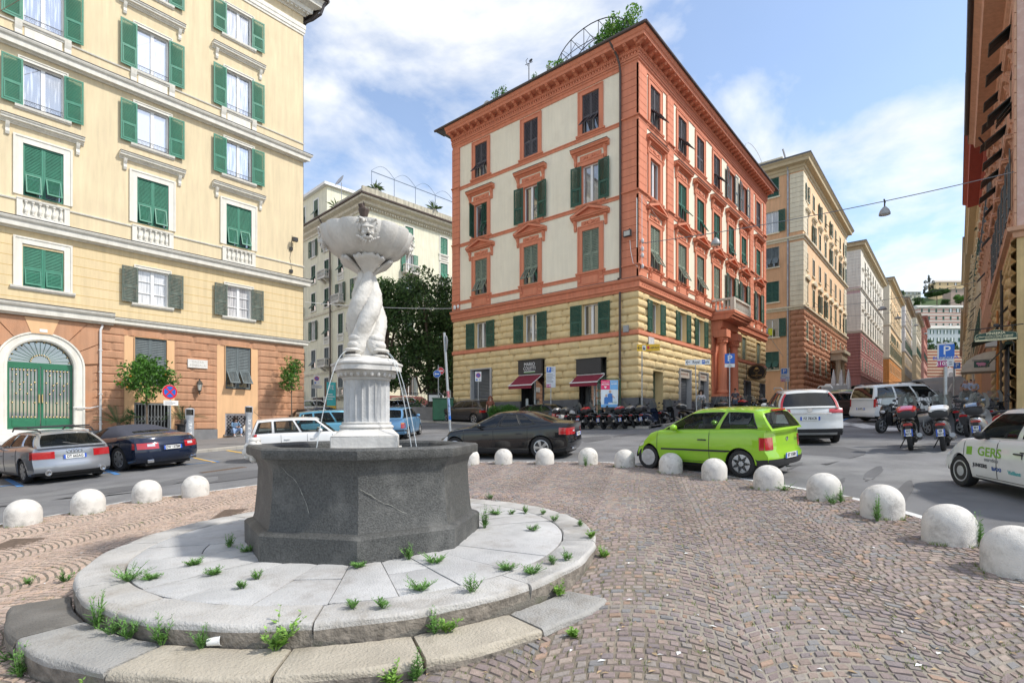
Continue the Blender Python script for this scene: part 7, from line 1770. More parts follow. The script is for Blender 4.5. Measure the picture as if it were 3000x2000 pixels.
# ================================================================ SCOOTERS
def loft(m,secs,n=14,q=0,e=2.6):
 rows=[]
 for x,z0,z1,w in secs:
  row=[]
  for k in range(n):
   a=2*PI*k/n; c_,s_=math.cos(a),math.sin(a); row.append((x,w*abs(c_)**(2/e)*(1 if c_>0 else -1),(z0+z1)/2+(z1-z0)/2*abs(s_)**(2/e)*(1 if s_>0 else -1)))
  rows.append(row)
 I=m.grid(rows,q,cv=True); m.face(rows[0][::-1],q); m.face(rows[-1],q)
seatm=mat('scooter_seat',(.02,.02,.021),.6,.1,20,.2,80); exm=mat('exhaust_steel',(.30,.30,.30),.35,.1,8,metal=.8); shield=mat('windshield',(.25,.25,.24),.06,0,trans=.80)
def sc_mesh(kind):
 def f():
  D={}; big=kind=='maxi'; k=1.12 if big else 1.
  m=MB(); wt,wr=wheel_meshes(.27 if big else .25,.115,5,'spoke'); D['w']=(wt,wr,.27 if big else .25)
  m=MB(); loft(m,[(-.98*k,.70,.80,.05),(-.92*k,.60,.82,.12),(-.70*k,.45,.80,.17),(-.35*k,.36,.76,.19),(-.10,.28,.62,.17),(.05,.26,.36,.16)]); D['body']=m
  m=MB(); loft(m,[(-.86*k,.79,.85,.09),(-.6*k,.77,.86,.15),(-.2*k,.74,.80,.15),(.0,.66,.73,.11)]); D['seat']=m
  m=MB(); loft(m,[(-.05,.24,.32,.17),(.30,.24,.33,.18),(.42,.25,.40,.18)])
  P=[(.40,.26,.19),(.47,.45,.21),(.52,.70,.22),(.50,.90,.19),(.46,.98,.12)]
  m.grid([[(x-.03*(abs(j)/4)**2-.03,w*j/4,z) for j in range(-4,5)] for x,z,w in P]); m.grid([[(x+.10*(1-(j/4)**2),w*j/4*.95,z) for j in range(-4,5)] for x,z,w in P])
  loft(m,[(.40,.78,1.0,.10),(.55,.70,.98,.14),(.66,.66,.84,.09)]); D['front_fairing']=m
  m=MB(); loft(m,[(.50,.34,.50,.05),(.68,.50,.58,.07),(.86,.44,.52,.05)],10); D['front_mudguard']=m
  m=MB();
  for s in (-1,1): m.tube([(.68,s*.07,.25),(.56,s*.06,.7)],.022,6)
  m.tube([(.48,-.36,1.0),(.42,-.18,.98),(.44,0,.96),(.42,.18,.98),(.48,.36,1.0)],.016,6)
  for s in (-1,1): m.tube([(.46,s*.28,1.0),(.42,s*.38,1.0)],.022,6,); m.tube([(.47,s*.25,1.0),(.46,s*.30,1.18),(.46,s*.33,1.2)],.008,5)
  m.tube([(-.1,.1,.3),(-.05,.25,.02)],.015,5); m.tube([(-.62*k,-.10,.26),(-.3,-.10,.30)],.07,8); D['fork_and_handlebar']=m
  m=MB();
  for s in (-1,1): m.ell((.455,s*.36,1.21),(.018,.065,.045),6,10)
  D['mirror']=m
  m=MB(); m.tube([(-.25,-.14,.24),(-.45,-.20,.28),(-.6,-.22,.32),(-.95*k,-.22,.42)],[.025,.05,.065,.06],10); D['exhaust']=m
  m=MB(); loft(m,[(-1.0*k,.66,.74,.10),(-.97*k,.65,.75,.11),(-.93*k,.66,.74,.09)],10); D['tail_light']=m
  m=MB(); m.ell((.655,0,.75),(.03,.09,.06),6,10); D['headlight']=m
  m=MB(); m.box(-1.04*k,-1.0*k,-.06,.06,.42,.68); m.tube([(-.97*k,0,.66),(-1.03*k,0,.45)],.02,5); D['plate_holder']=m
  m=MB(); P=[(.60,.92,.10),(.52,1.05,.20),(.42,1.25,.22),(.34,1.42,.17)] if True else 0
  m.grid([[(x+.10*(1-(j/4)**2)-.04,w*j/4,z) for j in range(-4,5)] for x,z,w in P]); D['windshield']=m
  m=MB(); loft(m,[(-1.16*k,.90,1.06,.10),(-1.14*k,.87,1.10,.19),(-.95*k,.86,1.17,.215),(-.78*k,.87,1.14,.20),(-.76*k,.90,1.06,.12)],16); D['top_box']=m
  m=MB(); loft(m,[(-1.15*k,1.03,1.105,.185),(-.95*k,1.03,1.20,.219),(-.77*k,1.03,1.15,.20)],16); D['box_lid']=m
  m=MB(); m.tube([(-.95*k,.1,.84),(-.72*k,.12,.80)],.014,5); m.tube([(-.95*k,-.1,.84),(-.72*k,-.12,.80)],.014,5); D['rack']=m
  m=MB(); m.tube([(-.68*k,.14,.7),(-.62*k,.15,.30)],.025,6); m.tube([(-.68*k,-.14,.7),(-.62*k,-.15,.30)],.025,6); D['shock']=m
  return D
 return cached(('scoot',kind),f)
_sm={}
def sm(kind,part,M):
 k=(kind,part,M.name)
 if k not in _sm: _sm[k]=sc_mesh(kind)[part].mesh(part,M,50)
 return _sm[k]
blackp=paint('scooter_black',(.012,.012,.013),0,.22)
def scooter(label,S,T,ang,kind='std',body=None,lid=None,shield_=True,box=True,ptxt=None,lean=7,group='scooters parked along the corner building',seat=None,scale=1.):
 body=body or blackp; R=sc_mesh(kind)['w'][2]; o=thing('scooter',label,'scooter',(S,T,H(S,T)+.008),0,group); sl_=.06*math.cos(ang); o.rotation_euler=(Matrix.Rotation(ang,4,'Z')@Matrix.Rotation(-math.atan(sl_),4,'Y')@Matrix.Rotation(R_(-lean),4,'X')).to_euler(); o.scale=(scale,)*3
 k=1.12 if kind=='maxi' else 1.
 for x in (-.64*k,.68):
  w=place('wheel',sc_mesh(kind)['w'][0],o,(x,0,R),(PI/2,0,0)); place('rim',sc_mesh(kind)['w'][1],w,(0,0,0))
 for p,M in (('body',body),('front_fairing',body),('front_mudguard',body),('seat',seat or seatm),('fork_and_handlebar',trim_b),('mirror',trim_b),('exhaust',exm),('tail_light',redl),('headlight',clearl),('plate_holder',trim_b),('shock',metal)): place(p,sm(kind,p,M),o)
 if shield_: place('windshield',sm(kind,'windshield',shield),o)
 if box:
  place('rack',sm(kind,'rack',trim_b),o); b=place('top_box',sm(kind,'top_box',trim_b),o)
  if lid: place('box_lid',sm(kind,'box_lid',lid),b)
 if ptxt: plate(o,-1.06*k,0,.50,ptxt,-PI/2,.178,.178,-.12,True)
 return o
silv=paint('scooter_silver',(.42,.43,.44),.6,.3); wht_=paint('scooter_white',(.68,.68,.67),0,.3); redp=paint('scooter_red',(.42,.015,.02),0,.25); greyp=paint('scooter_grey',(.12,.125,.13),.4,.3); bluep=paint('scooter_navy',(.02,.03,.06),.2,.25)
rnd=random.Random(11)
def rear_at(u,v,ang,kind='std'):
 S,T,_=at(u,v); k=1.12 if kind=='maxi' else 1.; return S+.64*k*math.cos(ang),T+.64*k*math.sin(ang)
# row in front of the shops: rear wheels to the road
ROW=[(1648,1256,wht_,silv,False,'white scooter with a silver-lidded box, leftmost of the row by the hedge','std',None),(1672,1256,blackp,greyp,True,'black scooter with a dark box beside the white scooter','std',None),(1708,1257,blackp,None,True,'black scooter with a round black backrest, third of the row','maxi','EK 44210'),(1733,1256,blackp,redp,True,'black scooter with a red-topped box, fourth in the row','std',None),(1770,1257,blackp,None,False,'large black scooter without a box, dark red rear flank, mid row','maxi','DX 90122'),(1832,1256,blackp,redp,False,'small black scooter with a red and black box before the charity poster','std','EF 17054'),(1801,1257,greyp,None,True,'grey scooter without a box left of the charity poster','std',None),(1862,1255,blackp,silv,True,'black scooter with a silver lid right of the charity poster','std',None),(1893,1254,bluep,greyp,True,'big dark navy scooter with a wide soft box by the corner downpipe','maxi','EA 10722'),(1945,1246,blackp,None,True,'black scooter with a clear windshield standing at the corner of the building','maxi',None)]
for u,v,bd,lid,sh,lab,kd,pt in ROW:
 a=R_(rnd.uniform(-10,6)); S,T=rear_at(u,v,a,kd); scooter(lab,S,T,a,kd,bd,lid,sh,lid is not None,pt)
S2=[(25.9,blackp,silv,True,'black scooter with a silver-grey box lid past the corner'),(27.3,silv,None,True,'silver maxi scooter with a tall windshield, just past the corner'),(28.5,blackp,greyp,True,'black scooter with two dark boxes side by side, by the roller shutters'),(29.8,greyp,silv,True,'grey scooter with a long silver box before the second shutter'),(31.1,blackp,None,True,'black scooter with curved handlebars before the portal pedestal'),(32.3,blackp,redp,True,'black scooter with a bright red box near the portal columns'),(33.8,bluep,greyp,True,'navy scooter with a dark box by the right portal column'),(35.3,blackp,None,True,'black scooter with tilted windshield below the oval sign'),(36.8,greyp,greyp,True,'grey scooter below the right mezzanine windows'),(38.4,blackp,silv,True,'black scooter with a pale lid near the far corner of the red building'),(40.,wht_,greyp,True,'white scooter near the far corner of the red building')]
for s_,bd,lid,sh,lab in S2:
 a=R_(rnd.uniform(55,85)-(180 if rnd.random()<.45 else 0)); scooter(lab,s_+.5,10.55+rnd.uniform(-.2,.2),a,rnd.choice(['std','maxi']),bd,lid,sh,lid is not None,group='scooters parked along the street side')
# right group by the kerb
RG=[(2669,1319,2,'maxi',blackp,redp,True,'EG 80770','black maxi scooter with a red-topped box and plate EG 80770',1.02),(2766,1320,-2,'maxi',greyp,wht_,True,'EB 02017','grey maxi scooter with a white-lidded box and plate EB 02017',1.02),(2872,1308,-6,'maxi',silv,blackp,True,'EH 33518','silver scooter with a big black box, right of the white-lidded one',1.02),(2655,1262,152,'maxi',blackp,None,True,None,'black maxi scooter side-on with a pale windshield, leftmost of the right-hand group',1.05),(2722,1275,35,'maxi',silv,None,True,None,'silver-flanked maxi scooter standing behind the front ones of the right-hand group',1.),(2800,1262,12,'std',blackp,None,True,None,'black scooter with a tall clear shield at the back of the right-hand group',1.),(2835,1280,-8,'std',greyp,None,True,None,'grey scooter without a box between the two front boxes of the right group',1.),(2850,1255,5,'std',greyp,greyp,True,None,'grey scooter at the back right of the right-hand group near the drainpipes',1.),(2912,1262,-10,'std',blackp,blackp,True,None,'black scooter with a large box close to the right-hand wall',1.),(2690,1250,8,'std',blackp,None,True,None,'black scooter with a clear shield beside the people carrier',1.),(2745,1248,0,'maxi',blackp,None,True,None,'dark maxi scooter with a tall shield in the back row on the right',1.),(2985,1275,100,'maxi',redp,None,True,None,'dark red scooter at the far right edge behind the company van',1.)]
for u,v,ag,kd,bd,lid,sh,pt,lab,sc_ in RG:
 S,T=rear_at(u,v,R_(ag),kd); scooter(lab,S,T,R_(ag),kd,bd,lid,sh,lid is not None,pt,5,'scooters parked at the right kerb',scale=sc_)
S,T,_=at(1268,1217); scooter('black scooter with a box parked by the garden fence left of the corner building',S,T,R_(150),'std',blackp,greyp,False,True,None,6,None)
# ================================================================ SIGNS AND STREET FURNITURE
blue_s=mat('sign_blue',(.015,.13,.52),.35,.05,5); red_s=mat('sign_red',(.60,.02,.03),.35,.05,5); grey_b=mat('sign_back_grey',(.36,.37,.38),.5,.08,5,metal=.3); yel_s=mat('sign_yellow',(.78,.47,.02),.4,.05,5); mag_s=mat('sign_magenta',(.38,.02,.16),.4); blk_s=mat('sign_ink',(.02,.02,.022),.5); txt_g=mat('sign_small_print',(.25,.26,.28),.6)
def pole(o,h,r=.03,lean=0,M=metal):
 m=MB(); m.tube([(0,0,-.05),(lean,0,h)],r,10); return place('pole',m.mesh('pole',M,50),o)
def facecam(S,T): return math.atan2(T,S)-PI/2
def sgn(name,label,u,v,ang=None,group=None,pos=None):
 S,T,z=at(u,v) if pos is None else (*pos,H(*pos)); return thing(name,label,'sign',(S,T,H(S,T)),facecam(S,T)+(ang or 0),group)
def disc(o,x,z,r,kind,y=-.04):
 m=MB();
 def D(rr,yy,q): m.prism([(x+rr*math.cos(2*PI*k/36),z+rr*math.sin(2*PI*k/36)) for k in range(36)],yy,yy+.004,q,axis='y')
 D(r,y,0)
 if kind in('nopark','nostop'):
  D(r*.985,y-.003,1); D(r*.76,y-.006,2); m.M=Matrix.Translation((x,0,z))@Matrix.Rotation(R_(-45 if kind=='nopark' else 45),4,'Y'); m.box(-r*.8,r*.8,y-.010,y-.007,-r*.10,r*.10,1)
  if kind=='nostop': m.M=Matrix.Translation((x,0,z))@Matrix.Rotation(R_(-45),4,'Y'); m.box(-r*.8,r*.8,y-.012,y-.010,-r*.10,r*.10,1)
  m.M=None
 elif kind=='left': D(r*.93,y-.003,2); m.box(x-r*.45,x+r*.6,y-.008,y-.004,z-r*.13,z+r*.13,0); m.prism([(x-r*.72,z),(x-r*.25,z-r*.42),(x-r*.25,z+r*.42)],y-.008,y-.004,0,axis='y')
 elif kind=='noentry': D(r*.93,y-.003,1); m.box(x-r*.65,x+r*.65,y-.008,y-.004,z-r*.16,z+r*.16,0)
 return place('sign_disc',m.mesh('sign_disc',[whitep,red_s,blue_s]),o)
def rect(o,x0,x1,z0,z1,items,y=-.05,base=whitep,name='sign_panel',mats=None):
 M=[base]+(mats or [blue_s,red_s,blk_s,whitep,txt_g,mag_s,yel_s]); m=MB(); m.bbox(x0,x1,y,y+.015,z0,z1,.004)
 for it in items:
  if it[0]=='t': _,s_,size,x,z,mi=it[:6]; add_text(m,s_,size,x,y-.004,z,mi,it[6] if len(it)>6 else .9,.002)
  elif it[0]=='b': _,a,b,c,d,mi=it; m.box(a,b,y-.003,y,c,d,mi)
  elif it[0]=='l': # lines of small print
   _,a,b,c,d,n,mi=it
   for k in range(n): zz=d-(d-c)*(k+.5)/n; m.box(a,a+(b-a)*random.uniform(.6,1),y-.002,y,zz-(d-c)/n*.22,zz+(d-c)/n*.22,mi)
  elif it[0]=='a': # left arrow
   _,x,z,sz,mi=it; m.box(x-sz*.4,x+sz*.6,y-.003,y,z-sz*.06,z+sz*.06,mi); m.prism([(x-sz*.6,z),(x-sz*.15,z-sz*.42),(x-sz*.02,z-sz*.42),(x-sz*.36,z),(x-sz*.02,z+sz*.42),(x-sz*.15,z+sz*.42)],y-.003,y,mi,axis='y')
 return place(name,m.mesh(name,M),o)
def parkboard(o,z,w=.9,h=1.55,code='2105',blu=True):
 rect(o,-w/2,w/2,z,z+h,[('b',-w/2+.05,-w/2+.48,z+h-.5,z+h-.06,1),('t','P',.44,-w/2+.265,z+h-.28,4,1.),('l',.08,w/2-.06,z+h-.42,z+h-.08,4,5),('l',-w/2+.06,w/2-.08,z+.42,z+h-.58,7,5),('t','BLU AREA',.16,0,z+.32,1,1.),('b',-w/2,.04,z,z+.22,6),('t',code,.17,-w/4+.02,z+.11,4,1.1),('l',.1,w/2-.04,z+.04,z+.2,2,5)],base=mat('board_grey_white',(.62,.64,.66),.45,.04,5))
def smallpark(o,z,w=.66,h=1.35,code='2149'):
 rect(o,-w/2,w/2,z,z+h,[('b',-w/2+.03,-w/2+.30,z+h-.34,z+h-.04,1),('t','P',.28,-w/2+.165,z+h-.19,4,1.),('l',.02,w/2-.04,z+h-.3,z+h-.06,3,5),('l',-w/2+.04,w/2-.05,z+.28,z+h-.42,7,5),('b',-w/2,0,z,z+.2,6),('t',code,.14,-w/4,z+.1,4,1.)],base=mat('board_grey_white',(.62,.64,.66)))
# left pavement
o=sgn('no_stopping_sign','round blue and red no-stopping sign on a pole beside the clipped orange tree',497,1296,.5,pos=(8.9,29.)); pole(o,2.9); disc(o,-.05,2.75,.35,'nostop'); rect(o,-.34,.34,2.1,2.34,[('l',-.3,.3,2.13,2.31,3,5)])
o=sgn('no_parking_sign','white panel with a no-parking roundel at the left of the fountain pedestal',928,1232,0); pole(o,3.5); rect(o,-.24,.24,2.85,3.6,[('b',-.18,-.04,2.91,3.08,1),('t','P',.14,-.11,2.995,4,1.),('t','2',.14,.11,2.995,1,1.)]); disc(o,0,3.33,.18,'nopark',-.058); rect(o,-.38,.38,2.55,2.81,[('l',-.33,.33,2.58,2.78,3,5)],base=mat('board_grey_white',(.62,.64,.66)))
o=sgn('transit_panel','tall teal and orange information panel beside the fountain pedestal',970,1225,.2); rect(o,-.37,.37,.5,3.0,[('t','TE',.5,0,2.55,4,.8),('l',-.3,.3,1.5,2.1,3,4),('b',-.37,.37,.5,1.05,7),('t','info',.26,0,.78,4,1)],base=mat('panel_teal',(.04,.50,.50),.4),name='sign_panel'); m=MB(); m.box(-.46,-.38,-.06,0,-.1,3.); m.box(.38,.42,-.06,0,-.1,3.); place('panel_post',m.mesh('panel_post',mat('panel_post_wood',(.30,.16,.08),.7)),o)
# leaning pole with direction discs behind the basin
o=sgn('direction_sign','leaning pole with sticker bands, a blue arrow disc and a no-entry disc',1322,1305,0);
m=MB(); m.tube([(0,0,-.1),(-.28,0,4.55)],.055,10,0)
for z0,z1,q in ((.35,.42,1),(1.05,1.2,1),(1.2,1.9,2),(1.95,2.2,3)): m.tube([(-.28*(z0/4.55)-.0,0,z0),(-.28*(z1/4.55),0,z1)],.058,10,q)
place('pole',m.mesh('pole',[metal,blue_s,mat('sticker_blend',(.20,.28,.45),.6,.5,14),mat('sticker_red',(.42,.14,.16),.6,.5,14)],50),o)
m=MB(); m.lathe([(.33,-.01),(.34,.01)],28); m.M=None; d=place('side_on_disc',m.mesh('side_on_disc',grey_b,40),o,(-.22,.02,4.1),(0,PI/2,R_(12)))
S,T=26.,28.9; o2=thing('direction_sign','round blue left-arrow sign in front of a red no-entry sign','sign',(S,T,H(S,T)),facecam(S,T)); pole(o2,4.1,.035); disc(o2,-.10,3.45,.27,'left',-.05); disc(o2,.16,3.68,.27,'noentry',.03); m=MB(); m.tube([(.0,.04,2.2),(.3,.04,1.9),(.32,.04,-.1)],.03,6); place('bent_post',m.mesh('bent_post',metal),o2)
# by the red building
o=sgn('no_parking_sign','no-parking panel on a slim pole before the shuttered shop of the corner building',1431,1205,0,pos=(25.7,24.6)); pole(o,3.4); rect(o,-.21,.21,2.85,3.5,[('b',-.16,-.05,2.9,3.04,1),('t','P',.11,-.105,2.97,4,1.),('t','A',.13,.09,2.97,3,.8)]); disc(o,0,3.26,.16,'nopark',-.058)
o=sgn('parking_board','grey parking-tariff board on a pole between the two burgundy awnings',1651,1190,0,pos=(25.7,18.6)); pole(o,2.4); smallpark(o,2.35,.56,1.25)
S,T=25.6,14.75
o=thing('poster_stand','charity poster in a dark green hooped frame at the corner of the building','poster',(25.55,14.55,H(25.55,14.55)),-R_(52)); o.scale=(.64,.64,.64); o.location.z+=1.02; m=MB(); m.tube([(-.88,0,-1.6),(-.88,0,2.5),(-.8,0,2.58),(.8,0,2.58),(.88,0,2.5),(.88,0,-1.6)],.035,6); m.tube([(-.95,.1,-1.6),(-.95,.1,2.55),(.95,.1,2.55),(.95,.1,-1.6)],.025,6); place('frame',m.mesh('frame',mat('frame_green',(.02,.07,.03),.4)),o)
SKY=mat('poster_sky',(.16,.40,.70),.4); PK=mat('poster_pink',(.72,.03,.14),.4); PW=mat('poster_pale',(.66,.74,.78),.4); PB=mat('poster_scrubs',(.04,.18,.50),.5); SKN=mat('poster_skin',(.55,.34,.25),.6); GRN=mat('poster_green',(.12,.35,.06),.5)
m=MB(); m.box(-.72,.72,-.04,.02,.15,2.45,0); m.box(-.72,.03,-.045,-.04,1.65,2.45,1); m.box(.03,.72,-.045,-.04,1.65,2.45,2); m.box(-.72,.72,-.045,-.04,.15,.38,2)
add_text(m,'Aiutaci ad',.15,-.35,-.05,2.28,3,.9); add_text(m,'AIUTARE',.19,-.35,-.05,2.09,3,.85,.004); add_text(m,'dona il tuo',.12,.38,-.05,2.32,3,.9); add_text(m,'5x1000',.19,.38,-.05,2.13,3,.85,.004); m.box(.1,.66,-.048,-.045,1.74,1.95,3) if False else None
m.ell((-.40,-.048,1.88),(.055,.004,.06),5,10,3); m.ell((-.30,-.048,1.88),(.055,.004,.06),5,10,3); m.prism([(-.452,1.86),(-.35,1.74),(-.248,1.86)],-.05,-.046,3,axis='y')
for x,z,sc_ in ((.05,1.05,1.),(-.28,.8,.8)):
 m.prism([(x-.22*sc_,z-.5*sc_),(x+.22*sc_,z-.5*sc_),(x+.2*sc_,z+.2*sc_),(x,z+.32*sc_),(x-.2*sc_,z+.2*sc_)],-.05,-.045,4,axis='y'); m.ell((x,-.05,z+.43*sc_),(.11*sc_,.006,.13*sc_),6,10,5)
m.tube([(.2,-.048,1.15),(.45,-.048,.95)],.04,5,5); add_text(m,'AVO',.2,.42,-.05,.54,6,1.)
place('poster',m.mesh('poster',[PW,PK,SKY,whitep,PB,SKN,GRN]),o)
S,T=26.3,12.25
o=thing('street_sign','yellow direction sign with a left arrow reading english church','sign',(25.3,12.5,H(25.3,12.5)),-R_(58)); o.scale=(.85,1,1); pole(o,4.0,.035); rect(o,-.30,1.05,3.98,4.33,[('a',-.15,4.155,.22,3),('b',.02,.22,4.03,4.28,4),('b',.30,.44,4.08,4.24,2),('t','english church',.14,.74,4.155,3,.62)],y=-.05,base=yel_s); m=MB(); m.prism([(.05,4.06),(.19,4.06),(.19,4.14),(.13,4.14),(.12,4.22),(.09,4.22),(.08,4.14),(.05,4.14)],-.056,-.053,axis='y'); place('church_symbol',m.mesh('church_symbol',blk_s),o)
o=thing('street_sign','white direction sign with a left arrow reading Royal Park','sign',(24.2,9.2,H(24.2,9.2)),-R_(62)); o.scale=(.66,1,1); pole(o,3.3,.035,-.12); rect(o,-.8,.85,3.02,3.26,[('a',-.62,3.15,.22,3),('t','Royal',.2,-.08,3.15,3,1.05),('b',.32,.5,3.05,3.26,1),('t','P',.18,.41,3.15,4,1.),('t','ark',.2,.65,3.15,3,1.0)])
o=thing('parking_sign','tall blue P parking sign with a motorcycle plate beneath','sign',(28.3,9.05,H(28.3,9.05)),-R_(65)); pole(o,7,.06); o.scale=(.53,.53,.53); rect(o,-.46,.46,6.,6.95,[('t','P',.85,0,6.47,1,1.1)],base=blue_s,mats=[whitep]); rect(o,-.46,.46,5.62,5.95,[]); m=MB(); m.M=Matrix.Translation((0,0,2.22))
for x in (-.13,.13): m.tube([(x+.06*math.cos(t),-.056,3.53+.06*math.sin(t)) for t in [2*PI*k/12 for k in range(13)]],.009,4)
m.tube([(-.13,-.056,3.53),(-.02,-.056,3.6),(.06,-.056,3.6),(.13,-.056,3.53)],.011,4); m.tube([(.05,-.056,3.62),(.09,-.056,3.66)],.01,4); place('motorcycle_symbol',m.mesh('motorcycle_symbol',blk_s),o)
S,T,_=atd(2300,1160,45); o=thing('parking_board','grey parking board past the red building, in front of the orange one','sign',(S,T,H(S,T)),facecam(S,T)); pole(o,3.); parkboard(o,2.3,.66,1.15,'2105')
S,T,_=atd(2770,1190,19.); o=thing('parking_board','large grey BLU AREA parking board behind the right-hand scooters','sign',(S,T,H(S,T)),facecam(S,T)); pole(o,3.25,.055); parkboard(o,2.35,.46,.85,'2105');
S,T,_=atd(2795,1170,30.); o=thing('parking_board','smaller blue P panel on a pole just behind the large BLU AREA board','sign',(S,T,H(S,T)),facecam(S,T)); pole(o,2.9,.05); rect(o,-.02,.28,2.5,2.84,[('t','P',.27,.13,2.67,1,1.)],base=blue_s,mats=[whitep])
S,T,_=atd(2851,1170,45.); o=thing('no_parking_sign','no-parking roundel over a white plate by the right-hand wall','sign',(S,T,H(S,T)),facecam(S,T)); pole(o,3.3,.04); disc(o,0,3.1,.2,'nopark'); rect(o,-.2,.2,2.45,2.75,[])
S,T,_=atd(2415,1190,33.); o=thing('no_parking_sign','low no-parking roundel in front of the flatbed truck','sign',(S,T,H(S,T)),facecam(S,T)); pole(o,1.3,.03); disc(o,0,.95,.42,'nopark'); rect(o,-.42,.42,.45,.52,[])
# Pinseria sign over the right pavement
def pinseria():
 o=thing('hanging_sign','green shop sign with an arched top reading PINSERIA hung from an iron bar','sign',(31.2,-1.2,4.15),0); M=[mat('pinseria_green',(.012,.055,.035),.4,.05,4),mat('pinseria_cream',(.72,.66,.42),.5)]
 P=atd(2917,984,22.); o.location=P; o.scale=(.73,.73,.73); o.rotation_euler=(0,0,facecam(P[0],P[1])+.05); W2=.91; h=.60
 top=[(-W2,-h*.45),(W2,-h*.45),(W2,-.02)]+[(W2*(1-.18*(1-math.cos(PI/2*k/5))),.0+.18*math.sin(PI/2*k/5)) for k in range(1,6)]+[(.35,.24),(.2,.33),(.0,.37),(-.2,.33),(-.35,.24)]+[(-W2*(1-.18*(1-math.cos(PI/2*k/5))),.0+.18*math.sin(PI/2*k/5)) for k in range(5,0,-1)]+[(-W2,-.02)]
 m=MB(); m.prism(top,-.04,.04,0,axis='y'); L=[(x*.965,-.046,z*.94) for x,z in top]; m.tube(L+[L[0]],.008,4,1,cap=False)
 m.box(-W2*.97,W2*.97,-.047,-.04,-h*.40,-h*.27,1)
 add_text(m,'PINSERIA',.20,0,-.046,.15,1,1.,.004); add_text(m,'Gastronomia e Gelati artigianali',.125,.0,-.046,-.0,1,.90,.002); add_text(m,'asporto e domicilio tel. 010 8392849',.085,.12,-.046,-.10,1,.92,.001); add_text(m,'SOLO VACCHERIE PUNALE',.055,0,-.049,-h*.335,0,1.)
 m.tube([(-.1,-.046,.30),(-.05,-.046,.33),(0,-.046,.31),(.05,-.046,.33),(.1,-.046,.30)],.008,4,1); m.tube([(-.82+.1*math.cos(t),-.046,-.12+.05*math.sin(t)) for t in [2*PI*k/10 for k in range(11)]],.008,4,1); m.tube([(-.90,-.046,-.02),(-.83,-.046,-.06),(-.72,-.046,-.0)],.010,4,1)
 place('sign_board',m.mesh('sign_board',M),o); m=MB(); m.tube([(-1.15,0,.44),(1.15,0,.56)],.03,6); m.tube([(-.65,0,.3),(-.65,0,.47)],.015,5); m.tube([(.7,0,.2),(.7,0,.54)],.015,5); m.tube([(.6,0,-.2),(.75,.0,-.5),(.75,0,-.9)],.02,5); m.box(-.1,.12,-.1,.1,.55,.68); place('sign_bracket',m.mesh('sign_bracket',iron),o)
pinseria()
S,T,_=atd(2876,1066,29.); o=thing('hanging_sign','small green sign with a pink animal shape over the right pavement','sign',(S,T,_+0),facecam(S,T)); m=MB(); m.box(-.32,.32,-.03,.03,-.18,.18,0); m.ell((0,-.035,0),(.19,.01,.09),6,12,1); m.ell((-.16,-.035,.04),(.07,.01,.06),6,8,1); [m.box(x-.02,x+.02,-.04,-.03,-.12,0,1) for x in (-.12,-.04,.06,.13)]; place('sign_board',m.mesh('sign_board',[MATS['pinseria_green'],mat('sign_pink',(.55,.22,.32),.5)]),o); m=MB(); m.tube([(-.4,0,.22),(.6,0,.22)],.02,5); place('sign_bracket',m.mesh('sign_bracket',iron),o)
# charging columns
def charger(u,v,lab):
 S,T,_=at(u,v,.13); o=thing('charging_column',lab,'charging point',(S,T,H(S,T)+.13),facecam(S,T),'electric charging columns'); ws=mat('charger_grey',(.50,.52,.55),.35,.04,4,metal=.3)
 m=MB(); m.lathe([(.165,0),(.16,.05),(.155,1.36),(.17,1.40),(.175,1.72),(.16,1.78),(.05,1.80),(0,1.80)],28); place('column_body',m.mesh('column_body',ws,45),o)
 m=MB(); m.grid([[(.178*math.sin(a),-.178*math.cos(a),z) for a in [R_(-48+8*k) for k in range(13)]] for z in (1.50,1.74)]); place('screen',m.mesh('screen',mat('charger_screen',(.008,.008,.009),.1)),o)
 m=MB(); m.ell((-.17,-.06,1.22),(.06,.07,.10),6,10); m.tube([(-.17,-.07,1.2),(-.2,-.05,1.05),(-.17,0,1.0)],.02,6); place('socket',m.mesh('socket',trim_b),o)
 m=MB(); v_,f_=text_geo('enel x way',.27,0,.004); b=len(m.v)
 for q in v_: a=q[1]/.16; z=.72+q[0]*.95; m.p((-.160*math.sin(a),-.160*math.cos(a),z))
 for q in f_: m.f.append([b+k_ for k_ in q]); m.m.append(0)
 place('lettering',m.mesh('lettering',whitep),o)
charger(556,1319,'silver electric charging column behind the dark convertible'); charger(729,1299,'silver electric charging column beside the seated woman')
# street lamps hung on wires
def lamp(name,P,lab,r=.35):
 o=thing(name,lab,'street lamp',P,0,'pendant street lamps over the street'); m=MB(); m.lathe([(r,0),(r*.97,.08),(r*.75,.22),(r*.4,.32),(.06,.36),(0,.36)],24); place('lamp_shade',m.mesh('lamp_shade',mat('lamp_grey',(.33,.34,.34),.4,.05,5),50),o); m=MB(); m.lathe([(0,-.03),(r*.7,-.02),(r*.92,.01)],20); place('diffuser',m.mesh('diffuser',mat('lamp_diffuser',(.75,.74,.70),.3),50),o); m=MB(); m.tube([(0,0,.36),(0,0,.62)],.03,6); m.tube([(-.25,.0,.62),(.25,0,.64)],.03,6); place('hanger',m.mesh('hanger',dark),o)
def wire(P0,P1,sag,lab,r=.012,M=None):
 P0,P1=Vector(P0),Vector(P1); m=MB(); m.tube([P0.lerp(P1,t/20)-Vector((0,0,sag*4*(t/20)*(1-t/20))) for t in range(21)],r,5); o=m.build('overhead_wire',M or mat('wire_grey',(.20,.20,.21),.5)); tag(o,lab,'wire'); return o
A=(26.7,13.2,9.75); Bq=atd(2980,500,22.2); wire(A,(30.7,-1.85,Bq[2]),.25,'long lamp wire from the red building corner to the salmon building',.02)
L1=atd(2100,716,27.3)
